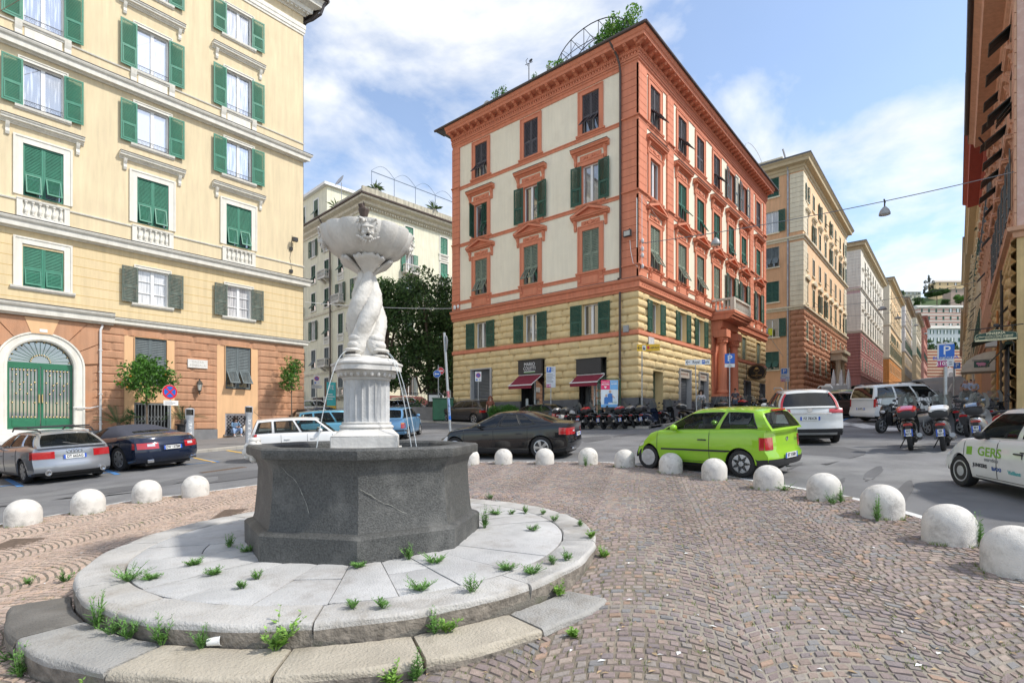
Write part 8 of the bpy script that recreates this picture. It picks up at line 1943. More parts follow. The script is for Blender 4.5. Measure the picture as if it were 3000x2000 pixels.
def on_wire(u,P0,P1,sag):
 best=None
 for k in range(401):
  t=k/400; p=Vector(P0).lerp(Vector(P1),t)-Vector((0,0,sag*4*t*(1-t))); d=sA*p.x+cA*p.y; uu=1500+F_*(cA*p.x-sA*p.y)/d
  if best is None or abs(uu-u)<best[0]: best=(abs(uu-u),p)
 return best[1]
p=on_wire(2097,A,(30.7,-1.85,Bq[2]),.25); lamp('street_lamp',(p.x,p.y,p.z-.62),'white pendant lamp hanging nearest the red building',.24); p=on_wire(2591,A,(30.7,-1.85,Bq[2]),.25); lamp('street_lamp',(p.x,p.y,p.z-.62),'pendant lamp hanging over the middle of the street against the sky',.23)
for i,(s_,z_,y_) in enumerate(((66,12.,6.),(92,15.,6.5),(125,18.5,6.),(165,22.,6))):
 wire((s_,13.4,z_+.7),(s_+2,-1.9,z_+1.6),.5,'lamp wire across the upper street, %s from the plaza'%['second','third','fourth','fifth'][i],.025); lamp('street_lamp',(s_+1,y_,z_-.35),'pendant lamp up the street, %s from the plaza'%['third','fourth','fifth','sixth'][i],.42)
wire((17.95,33.0,7.9),(27.2,27.9,8.3),.15,'pale cable from the yellow building to the red building',.02,mat('cable_pale',(.6,.6,.58),.5))
wire((-2.,33.0,11.),(17.0,20.,32.),.0,'thin brown wire slanting across the yellow facade',.012,mat('wire_brown',(.22,.12,.08),.6))
wire((44.,13.3,11.2),(67.3,15.5,7.6),.3,'slack cable from the red building to the orange building',.025,mat('cable_pale',(.6,.6,.58),.5))
# ================================================================ VEGETATION
def leaf_mesh(name,pts,size,cols,nrm=None,aspect=.45,droop=.3,seed=1,curl=.25):
 rg=np.random.default_rng(seed); n=len(pts); pts=np.asarray(pts,float)
 d=rg.normal(size=(n,3)); d[:,2]-=droop; d/=np.linalg.norm(d,axis=1)[:,None]
 u=rg.normal(size=(n,3)); u-=d*np.sum(u*d,1)[:,None]; u/=np.linalg.norm(u,axis=1)[:,None]; w=np.cross(d,u)
 s=size*(.65+.7*rg.random(n))[:,None]
 V=np.stack([pts-d*s*.5,pts+u*s*aspect*.5+w*s*curl*.3,pts+d*s*.5-w*s*curl*.2,pts-u*s*aspect*.5+w*s*curl*.3],1).reshape(-1,3)
 F=np.arange(n*4).reshape(n,4); me=bpy.data.meshes.new(name); me.from_pydata(V.tolist(),[],F.tolist())
 cols=np.asarray(cols); c=cols[rg.integers(0,len(cols),n)]*(.75+.5*rg.random(n))[:,None]; cc=np.ones((n,4,4)); cc[:,:,:3]=c[:,None]
 a=me.color_attributes.new('Col','FLOAT_COLOR','POINT'); a.data.foreach_set('color',cc.reshape(-1)); return me
def leafmat(n,rough=.5):
 if n in MATS: return MATS[n]
 m=mat(n,(.1,.2,.05),rough,.0,attr='Col',spec=.4); nt=m.node_tree; p=nt.nodes['Principled BSDF']; o=nt.nodes['Material Output']; t=N(nt,'ShaderNodeBsdfTranslucent'); at_=[x for x in nt.nodes if x.type=='ATTRIBUTE'][0]; nt.links.new(at_.outputs['Color'],t.inputs[0]); nt.links.new(at_.outputs['Color'],p.inputs['Base Color']); x=N(nt,'ShaderNodeMixShader',i_0=.3); nt.links.new(p.outputs[0],x.inputs[1]); nt.links.new(t.outputs[0],x.inputs[2]); nt.links.new(x.outputs[0],o.inputs[0]); return m
LM=leafmat('foliage'); bark=mat('bark',(.14,.105,.075),.95,.3,8,.8,30)
def clumps(blobs,per,seed=1,shell=.55):
 rg=np.random.default_rng(seed); P=[]
 for (x,y,z,rx,ry,rz) in blobs:
  n=int(per*rx*ry*rz)+20; d=rg.normal(size=(n,3)); d/=np.linalg.norm(d,axis=1)[:,None]; r=(shell+(1-shell)*rg.random(n)**.6)*(.85+.3*rg.random(n)); P.append(np.stack([x+d[:,0]*rx*r,y+d[:,1]*ry*r,z+d[:,2]*rz*r],1))
 return np.concatenate(P)
def crownblobs(R,Hc,n,seed,r0=.3,r1=.5,flat=1.):
 rg=random.Random(seed); B=[]
 for k in range(n):
  a=rg.uniform(0,2*PI); t=rg.random()**.5; z=rg.uniform(-1,1); rr=R*t*math.sqrt(max(0,1-z*z*.8)); s=R*rg.uniform(r0,r1); B.append((rr*math.cos(a),rr*math.sin(a),Hc*z,s,s,s*flat))
 return B
def tree(name,label,S,T,h0,R,Hc,n,per,leaf,cols,seed,group=None,trunk=.12,cat='tree',z=None,flat=.8,limbs=5,zoff=0):
 z=H(S,T) if z is None else z; o=thing(name,label,cat,(S,T,z),0,group); cz=h0+Hc; B=[(x,y,zz+cz,a,b,c) for x,y,zz,a,b,c in crownblobs(R*.72,Hc*.75,n,seed,flat=flat)]
 place('crown',leaf_mesh('crown',clumps(B,per,seed),leaf,cols,seed=seed),o).data.materials.append(LM)
 m=MB(); rg=random.Random(seed); m.tube([(0,0,-.2),(trunk*.3,0,h0*.5),(0,trunk*.4,h0+Hc*.4),(0,0,h0+Hc*1.1)],[trunk*1.25,trunk,trunk*.8,trunk*.4],8)
 for k in range(limbs):
  b=rg.choice(B); m.tube([(0,0,h0+Hc*rg.uniform(.0,.4)),(b[0]*.5,b[1]*.5,b[2]-.35*Hc),(b[0]*.9,b[1]*.9,b[2])],[trunk*.5,trunk*.35,trunk*.15],6)
 place('trunk',m.mesh('trunk',bark,60),o); return o
G_or=[(.055,.16,.02),(.09,.24,.03),(.035,.10,.018),(.13,.30,.05)]; G_dk=[(.06,.12,.035),(.085,.165,.045),(.12,.20,.06),(.045,.085,.03)]; G_wd=[(.10,.26,.035),(.16,.34,.05),(.07,.18,.03),(.22,.36,.07)]
# clipped orange trees on the left pavement
S,T=8.6,31.5; o=tree('orange_tree','clipped round orange tree by the lattice gate on the left pavement',S,T,2.15,1.5,1.25,40,900,.17,G_or,3,None,.055,z=H(S,T)+.13)
m=MB(); rg=random.Random(2)
for k in range(7): a=rg.uniform(0,6.3); m.ell((1.1*math.cos(a),1.1*math.sin(a),2.7+rg.uniform(0,1.2)),(.05,.05,.05),6,8)
place('oranges',m.mesh('oranges',mat('orange_fruit',(.55,.22,.02),.5)),o)
S,T=16.4,31.8; tree('orange_tree','slim pointed young tree at the right end of the yellow building',S,T,2.3,1.05,1.3,28,1300,.15,G_or,9,None,.04,z=H(S,T)+.13)
# cycads in urns
def cycad(u,v,lab,seed):
 S,T=u,v; o=thing('potted_palm',lab,'plant',(S,T,H(S,T)+.13),0,'palms in black urns'); m=MB(); m.lathe([(.26,0),(.26,.06),(.14,.12),(.12,.35),(.2,.42),(.24,.50),(.24,.88),(.36,.93),(.36,.98),(.30,.98),(.28,.9)],18); m.lathe([(.30,.93),(0,.95)],12); m.box(-.22,.22,-.22,.22,-.02,.02); place('urn',m.mesh('urn',mat('urn_black',(.02,.02,.022),.5,.1,5),45),o)
 m=MB(); m.tube([(0,0,.9),(0,0,1.25)],[.11,.08],8); place('trunk',m.mesh('trunk',bark),o)
 V=[];F=[];rg=random.Random(seed); P=[]
 m=MB()
 for k in range(22):
  a=2*PI*k/22+rg.uniform(-.15,.15); L=rg.uniform(.95,1.25); e=rg.uniform(.25,1.25); C=[]
  for q in range(12):
   t=q/11; r=L*t*math.cos(e)+.06; z=1.2+L*t*math.sin(e)-.32*t*t*L*math.cos(e); C.append(Vector((r*math.cos(a),r*math.sin(a),z)))
  m.tube(C,.009,4,cap=False); sd=Vector((-math.sin(a),math.cos(a),0))
  for q in range(2,12):
   for hf in (0,.5):
    c_=C[q]-(C[q]-C[q-1])*hf; d=(C[q]-C[q-1]).normalized(); wl=.17*math.sin(PI*(q-hf)/13)**.5
    for s in (-1,1): tip=c_+sd*s*wl+d*.09+Vector((0,0,.04)); m.face([c_-d*.012,c_+d*.012,tip])
 place('fronds',m.mesh('fronds',mat('cycad_green',(.045,.10,.03),.5,.25,6),fix=False),o)
cycad(7.6,32.2,'spiky palm in a black urn left of the lattice gate',4); cycad(10.45,32.2,'spiky palm in a black urn right of the lattice gate',8)
S,T=8.25,32.9; o=tree('potted_bush','leafy green climber standing in the opening left of the gate',S,T,.1,.35,.95,12,4200,.12,[(.03,.12,.03),(.05,.18,.06)],5,None,.03,'plant',z=-1.2)
# dark trees before the cream building
S,T,_=atd(1130,1210,45); tree('evergreen_tree','tall dark evergreen left of the garden gate, behind the dolphins',S,T,1.6,3.9,5.3,50,190,.30,G_dk,21,'dark evergreens before the cream building',.28,limbs=9)
S,T,_=atd(1262,1205,46.5); tree('evergreen_tree','tallest dark evergreen, with bare twigs, against the red building edge',S,T,1.2,4.4,6.0,56,150,.30,G_dk+[(.07,.10,.035)],22,'dark evergreens before the cream building',.35,limbs=12)
S,T,_=atd(1330,1205,49); tree('evergreen_tree','dark evergreen mostly behind the red building edge',S,T,1.5,3.2,5.6,40,170,.30,G_dk,23,'dark evergreens before the cream building',.3,limbs=8)
S,T,_=atd(1225,1195,42); tree('garden_bush','pale green bush inside the garden fence',S,T,.3,1.0,.75,12,300,.2,G_or,25,None,.05,'bush')
# garden wall, railing, board, dumpster
S,T,_=atd(1228,1212,41.5); o=thing('garden_fence','low stone wall with iron railings before the dark trees','fence',(S,T,H(S,T)),facecam(S,T)); m=MB(); m.box(-.9,2.6,-.15,.15,-.3,.95); place('stone_wall',m.mesh('stone_wall',mat('garden_wall',(.28,.26,.24),.9,.15,2,.4,40)),o); m=MB()
for k in range(30): m.tube([(-.85+.115*k,0,.95),(-.85+.115*k,0,2.1)],.018,4)
for z in (1.1,2.0): m.box(-.9,2.6,-.02,.02,z,z+.04)
place('railing',m.mesh('railing',iron),o); m=MB(); m.box(.75,1.6,-.2,-.17,1.4,1.9); place('notice',m.mesh('notice',whitep),o)
S,T,_=atd(1297,1203,37.5); o=thing('dumpster','green metal waste container beside the corner building','dumpster',(S,T,H(S,T)),facecam(S,T)); m=MB(); m.bbox(-.7,.75,-.6,.6,.15,1.65,.04); place('container',m.mesh('container',mat('dumpster_green',(.03,.13,.06),.5,.15,3)),o); m=MB(); m.box(-.75,.8,-.65,.65,1.65,1.72); place('lid',m.mesh('lid',mat('dumpster_lid',(.10,.16,.12),.5)),o)
# box hedges at the hairdresser
for u,T_,r,lab in ((1500,21.9,.95,'clipped box hedge left of the hairdresser door'),(1605,19.3,1.0,'lighter box hedge right of the hairdresser door')):
 S,T=25.2,T_; o=thing('box_hedge',lab,'hedge',(S,T,H(S,T)),0,'hedges at the hairdresser'); B=[(rg.uniform(-.25,.25),rg.uniform(-r,r),.7+rg.uniform(-.25,.35),.32,.4,.34) for _ in range(26)]; place('foliage',leaf_mesh('foliage',clumps(B,9000,int(u)),.075,G_or if u<1550 else G_wd,seed=int(u)),o).data.materials.append(LM); m=MB(); m.box(-.25,.25,-r,r,0,.4); place('planter',m.mesh('planter',mat('planter_brown',(.12,.08,.05),.8)),o)
# roof garden of the red building
def plant(name,label,P,blobs,per,leaf,cols,seed,par=None,group=None):
 o=thing(name,label,'plant',P,0,group); place('foliage',leaf_mesh('foliage',clumps(blobs,per,seed),leaf,cols,seed=seed),o).data.materials.append(LM); m=MB(); m.tube([(0,0,0),(.05,.03,max(b[2] for b in blobs))],.03,5); place('stem',m.mesh('stem',bark),o); return o
SX,TY,ZR=26.62,13.41,21.05
rg=random.Random(3)
plant('climbing_plant','bright green climber on the roof hoops at the corner of the red building',(SX+.5,TY+.9,ZR),[(rg.uniform(-.3,.6),rg.uniform(-.5,1.5),rg.uniform(.5,2.1),.5,.5,.45) for _ in range(22)],520,.20,G_wd,31)
plant('climbing_plant','bright green climber at the far foot of the roof hoops',(SX+.35,TY+5.6,ZR),[(rg.uniform(-.2,.3),rg.uniform(-.5,.7),rg.uniform(.4,1.3),.35,.4,.35) for _ in range(8)],560,.17,G_wd,32)
plant('roof_plant','leafy plant behind the parapet below the hoops',(SX+.3,TY+2.8,ZR),[(0,rg.uniform(-.5,.5),rg.uniform(.7,1.3),.25,.3,.3) for _ in range(5)],900,.15,G_or,33)
plant('roof_plant','thin leafy plant midway along the red building parapet',(SX+.4,TY+10.2,ZR),[(0,rg.uniform(-.7,.7),rg.uniform(.7,1.8),.25,.3,.3) for _ in range(7)],500,.16,G_or,34)
plant('roof_plant','dark spiky plant near the far end of the red building parapet',(SX+.4,TY+12.9,ZR),[(0,rg.uniform(-.3,.3),rg.uniform(.5,.9),.25,.35,.25) for _ in range(4)],900,.2,G_dk,35)
plant('roof_plant','small plant near the weather vane on the roof',(SX+.4,TY+7.3,ZR),[(0,rg.uniform(-.3,.3),rg.uniform(.8,1.3),.2,.25,.2) for _ in range(3)],900,.14,G_or,36)
o=thing('roof_pergola','arched iron pergola frame on the roof corner of the red building','pergola',(SX+.3,TY+.6,ZR)); m=MB()
for x in (0,1.2):
 m.tube([(x,5.1*(1-math.cos(PI*k/16))/2,.7+1.75*math.sin(PI*k/16)) for k in range(17)],.03,5); m.tube([(x,5.1*(1-math.cos(PI*k/16))/2,.7+.8*math.sin(PI*k/16)) for k in range(17)],.022,5)
for k in range(3,14,2): y=5.1*(1-math.cos(PI*k/16))/2; z=.7+1.75*math.sin(PI*k/16); m.tube([(0,y,z),(1.2,y,z)],.02,5); m.tube([(0,y,0),(0,y,z)],.022,5);
for k in range(4): m.tube([(0,.6+k,.8),(0,1.6+k,1.8)],.014,4); m.tube([(0,1.6+k,.8),(0,.6+k,1.8)],.014,4)
place('frame',m.mesh('frame',iron),o)
o=thing('roof_screen','pair of rounded grey screens standing on the red building roof','screen',(SX+.3,TY+6.1,ZR)); m=MB(); m.prism([(0,0),(.3,0),(.3,1.)]+[(.15+.15*math.cos(PI*k/8),1.0+.4*math.sin(PI*k/8)) for k in range(1,8)]+[(0,1.)],0,.9,axis='x'); place('panel',m.mesh('panel',mat('screen_grey',(.45,.45,.43),.9,.1,3)),o); m=MB(); m.M=Matrix.Translation((0,5.5,0)); m.prism([(-.4,0),(.4,0),(.4,.7)]+[(.4*math.cos(PI*k/8),.7+.5*math.sin(PI*k/8)) for k in range(1,8)]+[(-.4,.7)],0,.25,axis='x'); place('panel',m.mesh('panel',MATS['screen_grey']),o)
o=thing('garden_chair','brown rattan chair back showing over the roof parapet','chair',(SX+.9,TY+8.7,ZR)); m=MB(); m.bbox(-.3,.3,-.45,.45,.35,.5,.05);
for k in range(9): y=-.42+.105*k; m.tube([(.3,y,.4),(.38,y,1.05+.12*math.cos((k-4)*.35))],.02,5)
m.tube([(.38,-.45+.1*k,1.05+.12*math.cos((k-4.5)*.32)) for k in range(10)],.035,6); [m.tube([(x,y,-.0),(x,y,.4)],.03,5) for x in (-.25,.28) for y in (-.4,.4)]; place('rattan_frame',m.mesh('rattan_frame',mat('rattan',(.06,.04,.03),.7,.2,12)),o)
o=thing('weather_vane','iron weather vane post on the red building roof','weather vane',(SX+.4,TY+7.9,ZR)); m=MB(); m.tube([(0,0,0),(0,0,2.2)],.035,6); m.tube([(0,-.3,2.2),(0,.3,2.25)],.02,5); m.ell((0,-.15,2.35),(.03,.15,.1),6,8); m.tube([(0,.1,2.1),(0,.25,2.5),(0,.1,2.6)],.02,5); place('vane',m.mesh('vane',iron),o)
for y,lab in ((4.9+1.6,'first wire post'),(9.1,'second wire post')):
 pass
for (P,sc_,lab,sd) in (((37.2,60.4,26.2),1.3,'palm-like pot plant left of the roof corner of the cream building',41),((37.5,52.7,26.6),1.0,'palm-like plant at the roof corner of the cream building',42),((46.,52.,26.6),1.1,'large palm-like plant along the cream building parapet',43)):
 m=MB(); o=thing('roof_palm',lab,'plant',P); rg=random.Random(sd)
 for k in range(34):
  a=rg.uniform(0,6.3); e=rg.uniform(.1,1.3); L=rg.uniform(.8,1.4)*sc_; t=Vector((math.cos(a)*math.cos(e),math.sin(a)*math.cos(e),math.sin(e))); sd_=Vector((-math.sin(a),math.cos(a),0))*.07; b=Vector((0,0,.9)); md=b+t*L*.6; tp=b+t*L-Vector((0,0,.25*L*math.cos(e))); m.face([b-sd_*.3,b+sd_*.3,md+sd_,tp,md-sd_])
 place('fronds',m.mesh('fronds',mat('roof_palm_green',(.08,.13,.03),.6,.2,4),fix=False),o); m=MB(); m.lathe([(.3,0),(.4,.9),(.3,.9)],10); place('pot',m.mesh('pot',mat('roof_pot',(.4,.38,.34),.8)),o)
o=plant('flower_box','red and pink flowers along the cream building parapet',(50,51.8,27.),[(k*1.1,-.1*k,.45+.1*(k%2),.6,.3,.3) for k in range(7)],900,.16,[(.07,.16,.03),(.5,.05,.08),(.25,.10,.05),(.09,.2,.04)],44)
# ================================================================ WEEDS
weed_cols=np.array(G_wd)
def weed(S,T,z,h,lab,kind='feather',seed=0):
 o=thing('weed',lab,'weed',(S,T,z),random.uniform(0,6),'weeds growing in the stone joints'); rg=random.Random(seed); m=MB(); V=[]
 ns=max(3,int(5+h*14)) if kind!='low' else 14; cols=[]
 for k in range(ns):
  a=rg.uniform(0,6.3); le=rg.uniform(.1,.75) if kind!='tall' else rg.uniform(0,.22); L=h*.85*rg.uniform(.5,1.05)
  if kind=='low': le=rg.uniform(.7,1.3); L=h*rg.uniform(1.,2.2)
  P=[Vector((.012*math.cos(a)+L*math.sin(le)*t*math.cos(a),.012*math.sin(a)+L*math.sin(le)*t*math.sin(a),L*math.cos(le)*t*(1.12-.25*t*math.sin(le)))) for t in [q/7 for q in range(8)]]
  m.tube(P,[.0035*(1.2-q/8) for q in range(8)],3,cap=False)
  for q in range(1,8):
   for s in range(3 if kind!='broad' else 2):
    b=rg.uniform(0,6.3); wl=(.05+.07*h)*(1.15-q/9)*rg.uniform(.7,1.3); d=Vector((math.cos(b),math.sin(b),rg.uniform(.2,1.0))).normalized(); wd=Vector((-d.y,d.x,0)).normalized()*(wl*(.10 if kind!='broad' else .27)); p=P[q]; m.face([p,p+d*wl*.5+wd,p+d*wl,p+d*wl*.5-wd])
 me=m.mesh('weed',wm_[0] if kind!='broad' else wm_[1],fix=False); place('leaves',me,o); return o
wm_=[mat('weed_green',(.115,.25,.05),.6,.35,14),mat('weed_bright',(.20,.36,.06),.6,.3,12)]
def zpl(S,T):
 r=math.hypot(S-PC[0],T-PC[1])
 if r<2.77: return ZP(S)
 if r<3.20 and (math.atan2(T-PC[1],S-PC[0])>2.75 or math.atan2(T-PC[1],S-PC[0])<jt[0]): return ZS(S)
 return H(S,T)+.012
def atp(u,v):
 ex,ey,ez=proj_dir(u,v); d=1.5
 while d<60:
  if ez*d<=zpl(ex*d,ey*d): break
  d+=.01
 S,T=ex*d,ey*d; z=zpl(S,T); r=math.hypot(S-PC[0],T-PC[1])
 if z-ez*d>.03:
  k=(2.81 if r<2.8 else 3.25)/r; S,T=PC[0]+(S-PC[0])*k,PC[1]+(T-PC[1])*k; z=zpl(S,T)
 return S,T,z
WD=[(670,1602,.22,'feather','feathery weed on the slabs at the left corner of the basin'),(375,1700,.13,'low','low spreading weed on the left slabs of the platform'),(566,1655,.06,'low','tiny weed on the slabs between the basin and the low spreading one'),(710,1722,.10,'feather','small weed at the edge of the brown-stained slab'),(755,1695,.11,'feather','small weed in a slab joint right of the brown stain'),(440,1697,.05,'low','tiny flat weed beside the low spreading one on the left slabs'),(728,1615,.07,'low','tiny weed just left of the front basin corner'),(625,1682,.06,'low','tiny weed mid platform left of the brown stain'),
(1198,1638,.20,'feather','bushy weed at the foot of the right basin face'),(1275,1650,.10,'low','low weed in the joint right of the bushy one'),(1383,1735,.20,'feather','upright weed on the right of the curb joint in front'),(1050,1662,.05,'low','tiny round weed in a slab joint before the front corner'),(1420,1545,.34,'tall','tall weed growing against the right corner of the basin'),(1435,1462,.16,'feather','weed at the back edge of the platform'),(1498,1505,.11,'feather','weed on the back slabs behind the tall one'),(1541,1503,.15,'feather','weed cluster on the right slabs near the back'),(1590,1505,.10,'feather','weed near the right curb at the back'),(1625,1525,.12,'feather','weed on the right-hand curb joint'),(1660,1640,.15,'feather','weed on the right slabs close to the curb'),(1618,1652,.11,'feather','weed beside the curb on the right, left of its twin'),(1485,1670,.09,'low','low weed in front of the moss lines'),(1558,1680,.07,'low','low weed by the curb in front of the moss lines'),(1452,1506,.08,'low','small weed behind the tall one'),
(1125,1780,.14,'feather','weed in the curb joint at the front centre'),(1035,1782,.10,'feather','small weed on the front slab left of its neighbour'),(1235,1728,.09,'low','ragged weed at the front slab joint'),(1562,1552,.05,'low','tiny weed on the pale right slab'),
(85,1712,.12,'feather','weed in the cobbles left of the platform'),(190,1705,.22,'feather','weed against the left end of the curb'),(303,1812,.30,'tall','weed between the curb and the lower step on the left'),(345,1840,.20,'feather','leafy weed on the lower step beside the curb'),(395,1855,.24,'feather','twin-stemmed weed on the lower step'),(490,1878,.30,'feather','dense weed against the curb on the lower step'),(605,1888,.20,'feather','loose weed beside the white paper cup'),(806,1905,.36,'broad','bright leafy weed with a tall stem on the lower step'),(1272,1855,.22,'feather','slim weed at the front right curb joint'),(1310,1852,.18,'broad','broad-leaved weed at the front right curb joint'),(1640,1745,.17,'broad','weed at the right end of the lower step'),(1768,1632,.16,'broad','broad-leaved weed at the right foot of the curb'),(1728,1575,.14,'broad','weed at the foot of the right curb, farther back'),(1700,1540,.12,'tall','thin weed standing behind the right curb'),
(85,1905,.26,'tall','tall weed at the left end of the lower step'),(30,1930,.12,'low','mossy weed in the cobbles at the bottom left'),(275,1995,.14,'broad','leafy weed at the bottom edge left of centre'),(410,1990,.16,'feather','narrow weed in front of the lower step'),(560,1995,.12,'feather','pale weed in front of the lower step'),(1145,1992,.18,'broad','bright broad-leaved weed at the bottom centre'),(1210,1985,.24,'tall','tall thin weed at the bottom centre'),(1680,1866,.08,'broad','small leafy weed in the cobbles right of the step'),
(1716,1366,.34,'tall','feathery weed in front of the bollard behind the black saloon'),(2440,1478,.26,'feather','bushy weed at the foot of a right-hand bollard'),(2462,1472,.34,'tall','tall weed behind the bushy one at the right-hand bollard'),(2570,1528,.42,'tall','single tall weed growing up the face of a bollard'),(2868,1600,.42,'tall','thin flowering weed right of the large clean bollard'),(2300,1436,.12,'low','low weed between two right-hand bollards')]
for i,(u,v,h,kd,lab) in enumerate(WD):
 S,T,z=atp(u,v); weed(S,T,z-.005,h,lab,kd,i)
# small grass and moss between the setts, moss round the bollards
def tufts():
 rg=np.random.default_rng(9); m=MB(); n=0; C=[]
 cand=[]
 for _ in range(5200):
  u=rg.uniform(0,3000); v=1400+600*rg.random()**1.2; S,T,_=at(u,v) if False else (0,0,0); cand.append((u,v))
 for u,v in cand[:2600]:
  S,T,z=at(u,v)
  if not inpoly(PLAZA,np.array([S]),np.array([T]))[0] or math.hypot(S-PC[0],T-PC[1])<2.95: continue
  dens=.5+.5*math.sin(S*1.1+2)*math.sin(T*.9+1);
  if rg.random()>dens*.55: continue
  C.append((S,T,H(S,T)+.006,.018+.02*rg.random()))
 for (S,T) in BP:
  for k in range(16):
   a=rg.uniform(0,6.3)
   if rg.random()<.6: C.append((S+.28*math.cos(a),T+.28*math.sin(a),H(S,T)+.01,.03+.03*rg.random()))
 for S,T,z,h in C:
  for k in range(9):
   a=rg.uniform(0,6.3); r=.035*rg.random(); x,y=S+r*math.cos(a),T+r*math.sin(a); b=rg.uniform(0,6.3); d=Vector((math.cos(b)*.6,math.sin(b)*.6,1)); w=.004; p=Vector((x,y,z)); m.face([p+Vector((-w*math.sin(b),w*math.cos(b),0)),p+d*h,p+Vector((w*math.sin(b),-w*math.cos(b),0))])
 o=m.build('grass_tufts',mat('joint_grass',(.16,.21,.05),.8,.35,9),fix=False); tag(o,'tiny grass tufts and moss in the joints of the cobbles','grass',kind='stuff')
 m=MB()
 for k in range(420):
  u=rg.uniform(0,3000); v=rg.uniform(1450,2000); S,T,z=at(u,v)
  if not inpoly(PLAZA,np.array([S]),np.array([T]))[0] or math.hypot(S-PC[0],T-PC[1])<2.95: continue
  a=rg.uniform(0,6.3); l=rg.uniform(.012,.035); w=l*rg.uniform(.25,.6); c_,s_=math.cos(a),math.sin(a); z=H(S,T)+.026
  m.face([(S-c_*l,T-s_*l,z),(S+s_*w,T-c_*w,z+.006),(S+c_*l,T+s_*l,z+.002),(S-s_*w,T+c_*w,z+.008)],int(rg.random()<.25))
 o=m.build('leaf_litter',[mat('dry_leaf',(.40,.29,.17),.8,.2,9),mat('paper_scrap',(.7,.7,.68),.8)],fix=False); tag(o,'dry leaf scraps and litter scattered over the cobbles','litter',kind='stuff')
tufts()
S,T,z=atp(925,1622); o=thing('ground_cover','low creeping weeds along the front foot of the basin','weed',(S,T,z)); rg=np.random.default_rng(4); a_=math.atan2(T-FC[1],S-FC[0])+PI/2; L=rg.normal(size=(420,2))*np.array((.20,.035)); P=np.stack([L[:,0]*math.cos(a_)-L[:,1]*math.sin(a_),L[:,0]*math.sin(a_)+L[:,1]*math.cos(a_),.02+.05*rg.random(420)],1); place('leaves',leaf_mesh('leaves',P,.04,G_wd,seed=5),o).data.materials.append(LM)
S,T,z=atp(628,1893); o=thing('paper_cup','crumpled white paper cup lying on the lower step','cup',(S,T,z+.037),.6); o.rotation_euler=(0,R_(83),-.75); m=MB(); m.lathe([(0,-.045),(.025,-.045),(.036,.045),(.039,.045),(.038,.05),(.034,.045),(.024,-.04),(0,-.04)],20); place('cup_wall',m.mesh('cup_wall',mat('cup_white',(.8,.8,.78),.6)),o)
# ================================================================ HILL, CHURCH WALL AND HOUSES AT THE TOP
def hill():
 m=MB(); xs=[385,400,411,413,425,440,470,500,530,560,590,620,660,700,740,780,810,832,870,900,1000]; ys=[-160,-110,-80,-60,-45,-30,-15,0,15,30,50,80,120]
 pf=[(385,25),(411,26.5),(413,40),(440,38),(552,52),(592,72),(702,113),(780,128),(832,152),(900,166),(1000,180)]
 def hz_(x,y): return interp(pf,x)+(1.5*math.sin(x*.03+y*.05) if x>440 else 0)+max(0,abs(y)-60)*.1
 m.grid([[(x,y,hz_(x,y)) for y in ys] for x in xs]); struct(m.build('hill',mat('hill_green',(.06,.10,.03),.95,.3,.05,.5,1.),smooth=60)); return hz_
HZ=hill()
def far_house(label,u0,u1,v0,v1,d,M,RM,ncol,nrow,SM,roofh=2.,stripe=None,mats=None,open_=.3):
 a,b=atd(u0,v1,d),atd(u1,v1,d); w=(Vector(b[:2])-Vector(a[:2])).length; h=(v1-v0)/F_*d; ang=math.atan2(b[1]-a[1],b[0]-a[0]); o=thing('apartment_building',label,'building',(a[0],a[1],a[2]),ang,'houses on the hillside'); m=MB()
 if stripe:
  n=stripe[0]
  for k in range(n): m.box(0,w,-.0 if k%2 else -.06,12,-15 if k==0 else h*k/n,h*(k+1)/n,k%2)
 else: m.box(0,w,0,12,-15,h,0)
 place('wall',m.mesh('wall',[M,stripe[1]] if stripe else M),o); m=MB(); e=.8; m.prism([(-e,h),(12+e,h),(6,h+roofh)],-e,w+e,axis='x') if False else m.face([(-e,-e,h),(w+e,-e,h),(w-2,6,h+roofh),(2,6,h+roofh)]); m.face([(-e,-e,h),(2,6,h+roofh),(-e,12,h)]); m.face([(w+e,-e,h),(w+e,12,h),(w-2,6,h+roofh)]); m.face([(-e,-e,h-.3),(w+e,-e,h-.3),(w+e,-e,h),(-e,-e,h)]); place('roof',m.mesh('roof',RM,fix=False),o)
 rg=random.Random(int(u0)); ww=min(1.5,w/ncol*.42); wh=h/nrow*.5
 for i in range(ncol):
  for j in range(nrow):
   x=w*(i+.5)/ncol; z=h*(j+.3)/nrow; op=rg.random()<open_
   def f():
    m=MB(); m.box(-ww/2,ww/2,-.12,-.05,0,wh,1 if op else 0)
    if op: m.box(-ww,-ww/2,-.16,-.07,0,wh,0); m.box(ww/2,ww,-.16,-.07,0,wh,0)
    return m.mesh('window',[SM,whitep])
   place('window',cached(('hw',round(ww,2),round(wh,2),op,SM.name),f),o,(x,0,z))
 return o
slr=mat('slate_roof_pale',(.44,.43,.38),.85,.1,.3)
strR=mat('stripe_rose',(.56,.33,.27),.9,.05,1); strW=mat('stripe_cream',(.68,.62,.54),.9,.05,1)
far_house('long pink and cream striped block on the hillside',2690,2880,900,965,455,strR,slr,9,3,dgreen,3,(14,strW))
far_house('pale grey house with shutters behind the street trees at the hill foot',2720,2880,962,1030,425,mat('pale_bluegrey',(.55,.58,.60),.9,.05,1),slr,8,3,dgreen,3.5,open_=.6)
far_house('yellow villa with red corner strips high on the hill',2742,2880,826,853,640,mat('villa_yellow',(.70,.52,.30),.9,.05,1),mat('villa_roof',(.45,.40,.34),.9),6,2,plum,4.)
far_house('dull pink house with green shutters just below the yellow villa',2786,2880,846,892,600,mat('dull_pink',(.46,.34,.28),.9,.05,1),slr,3,3,dgreen,.6)
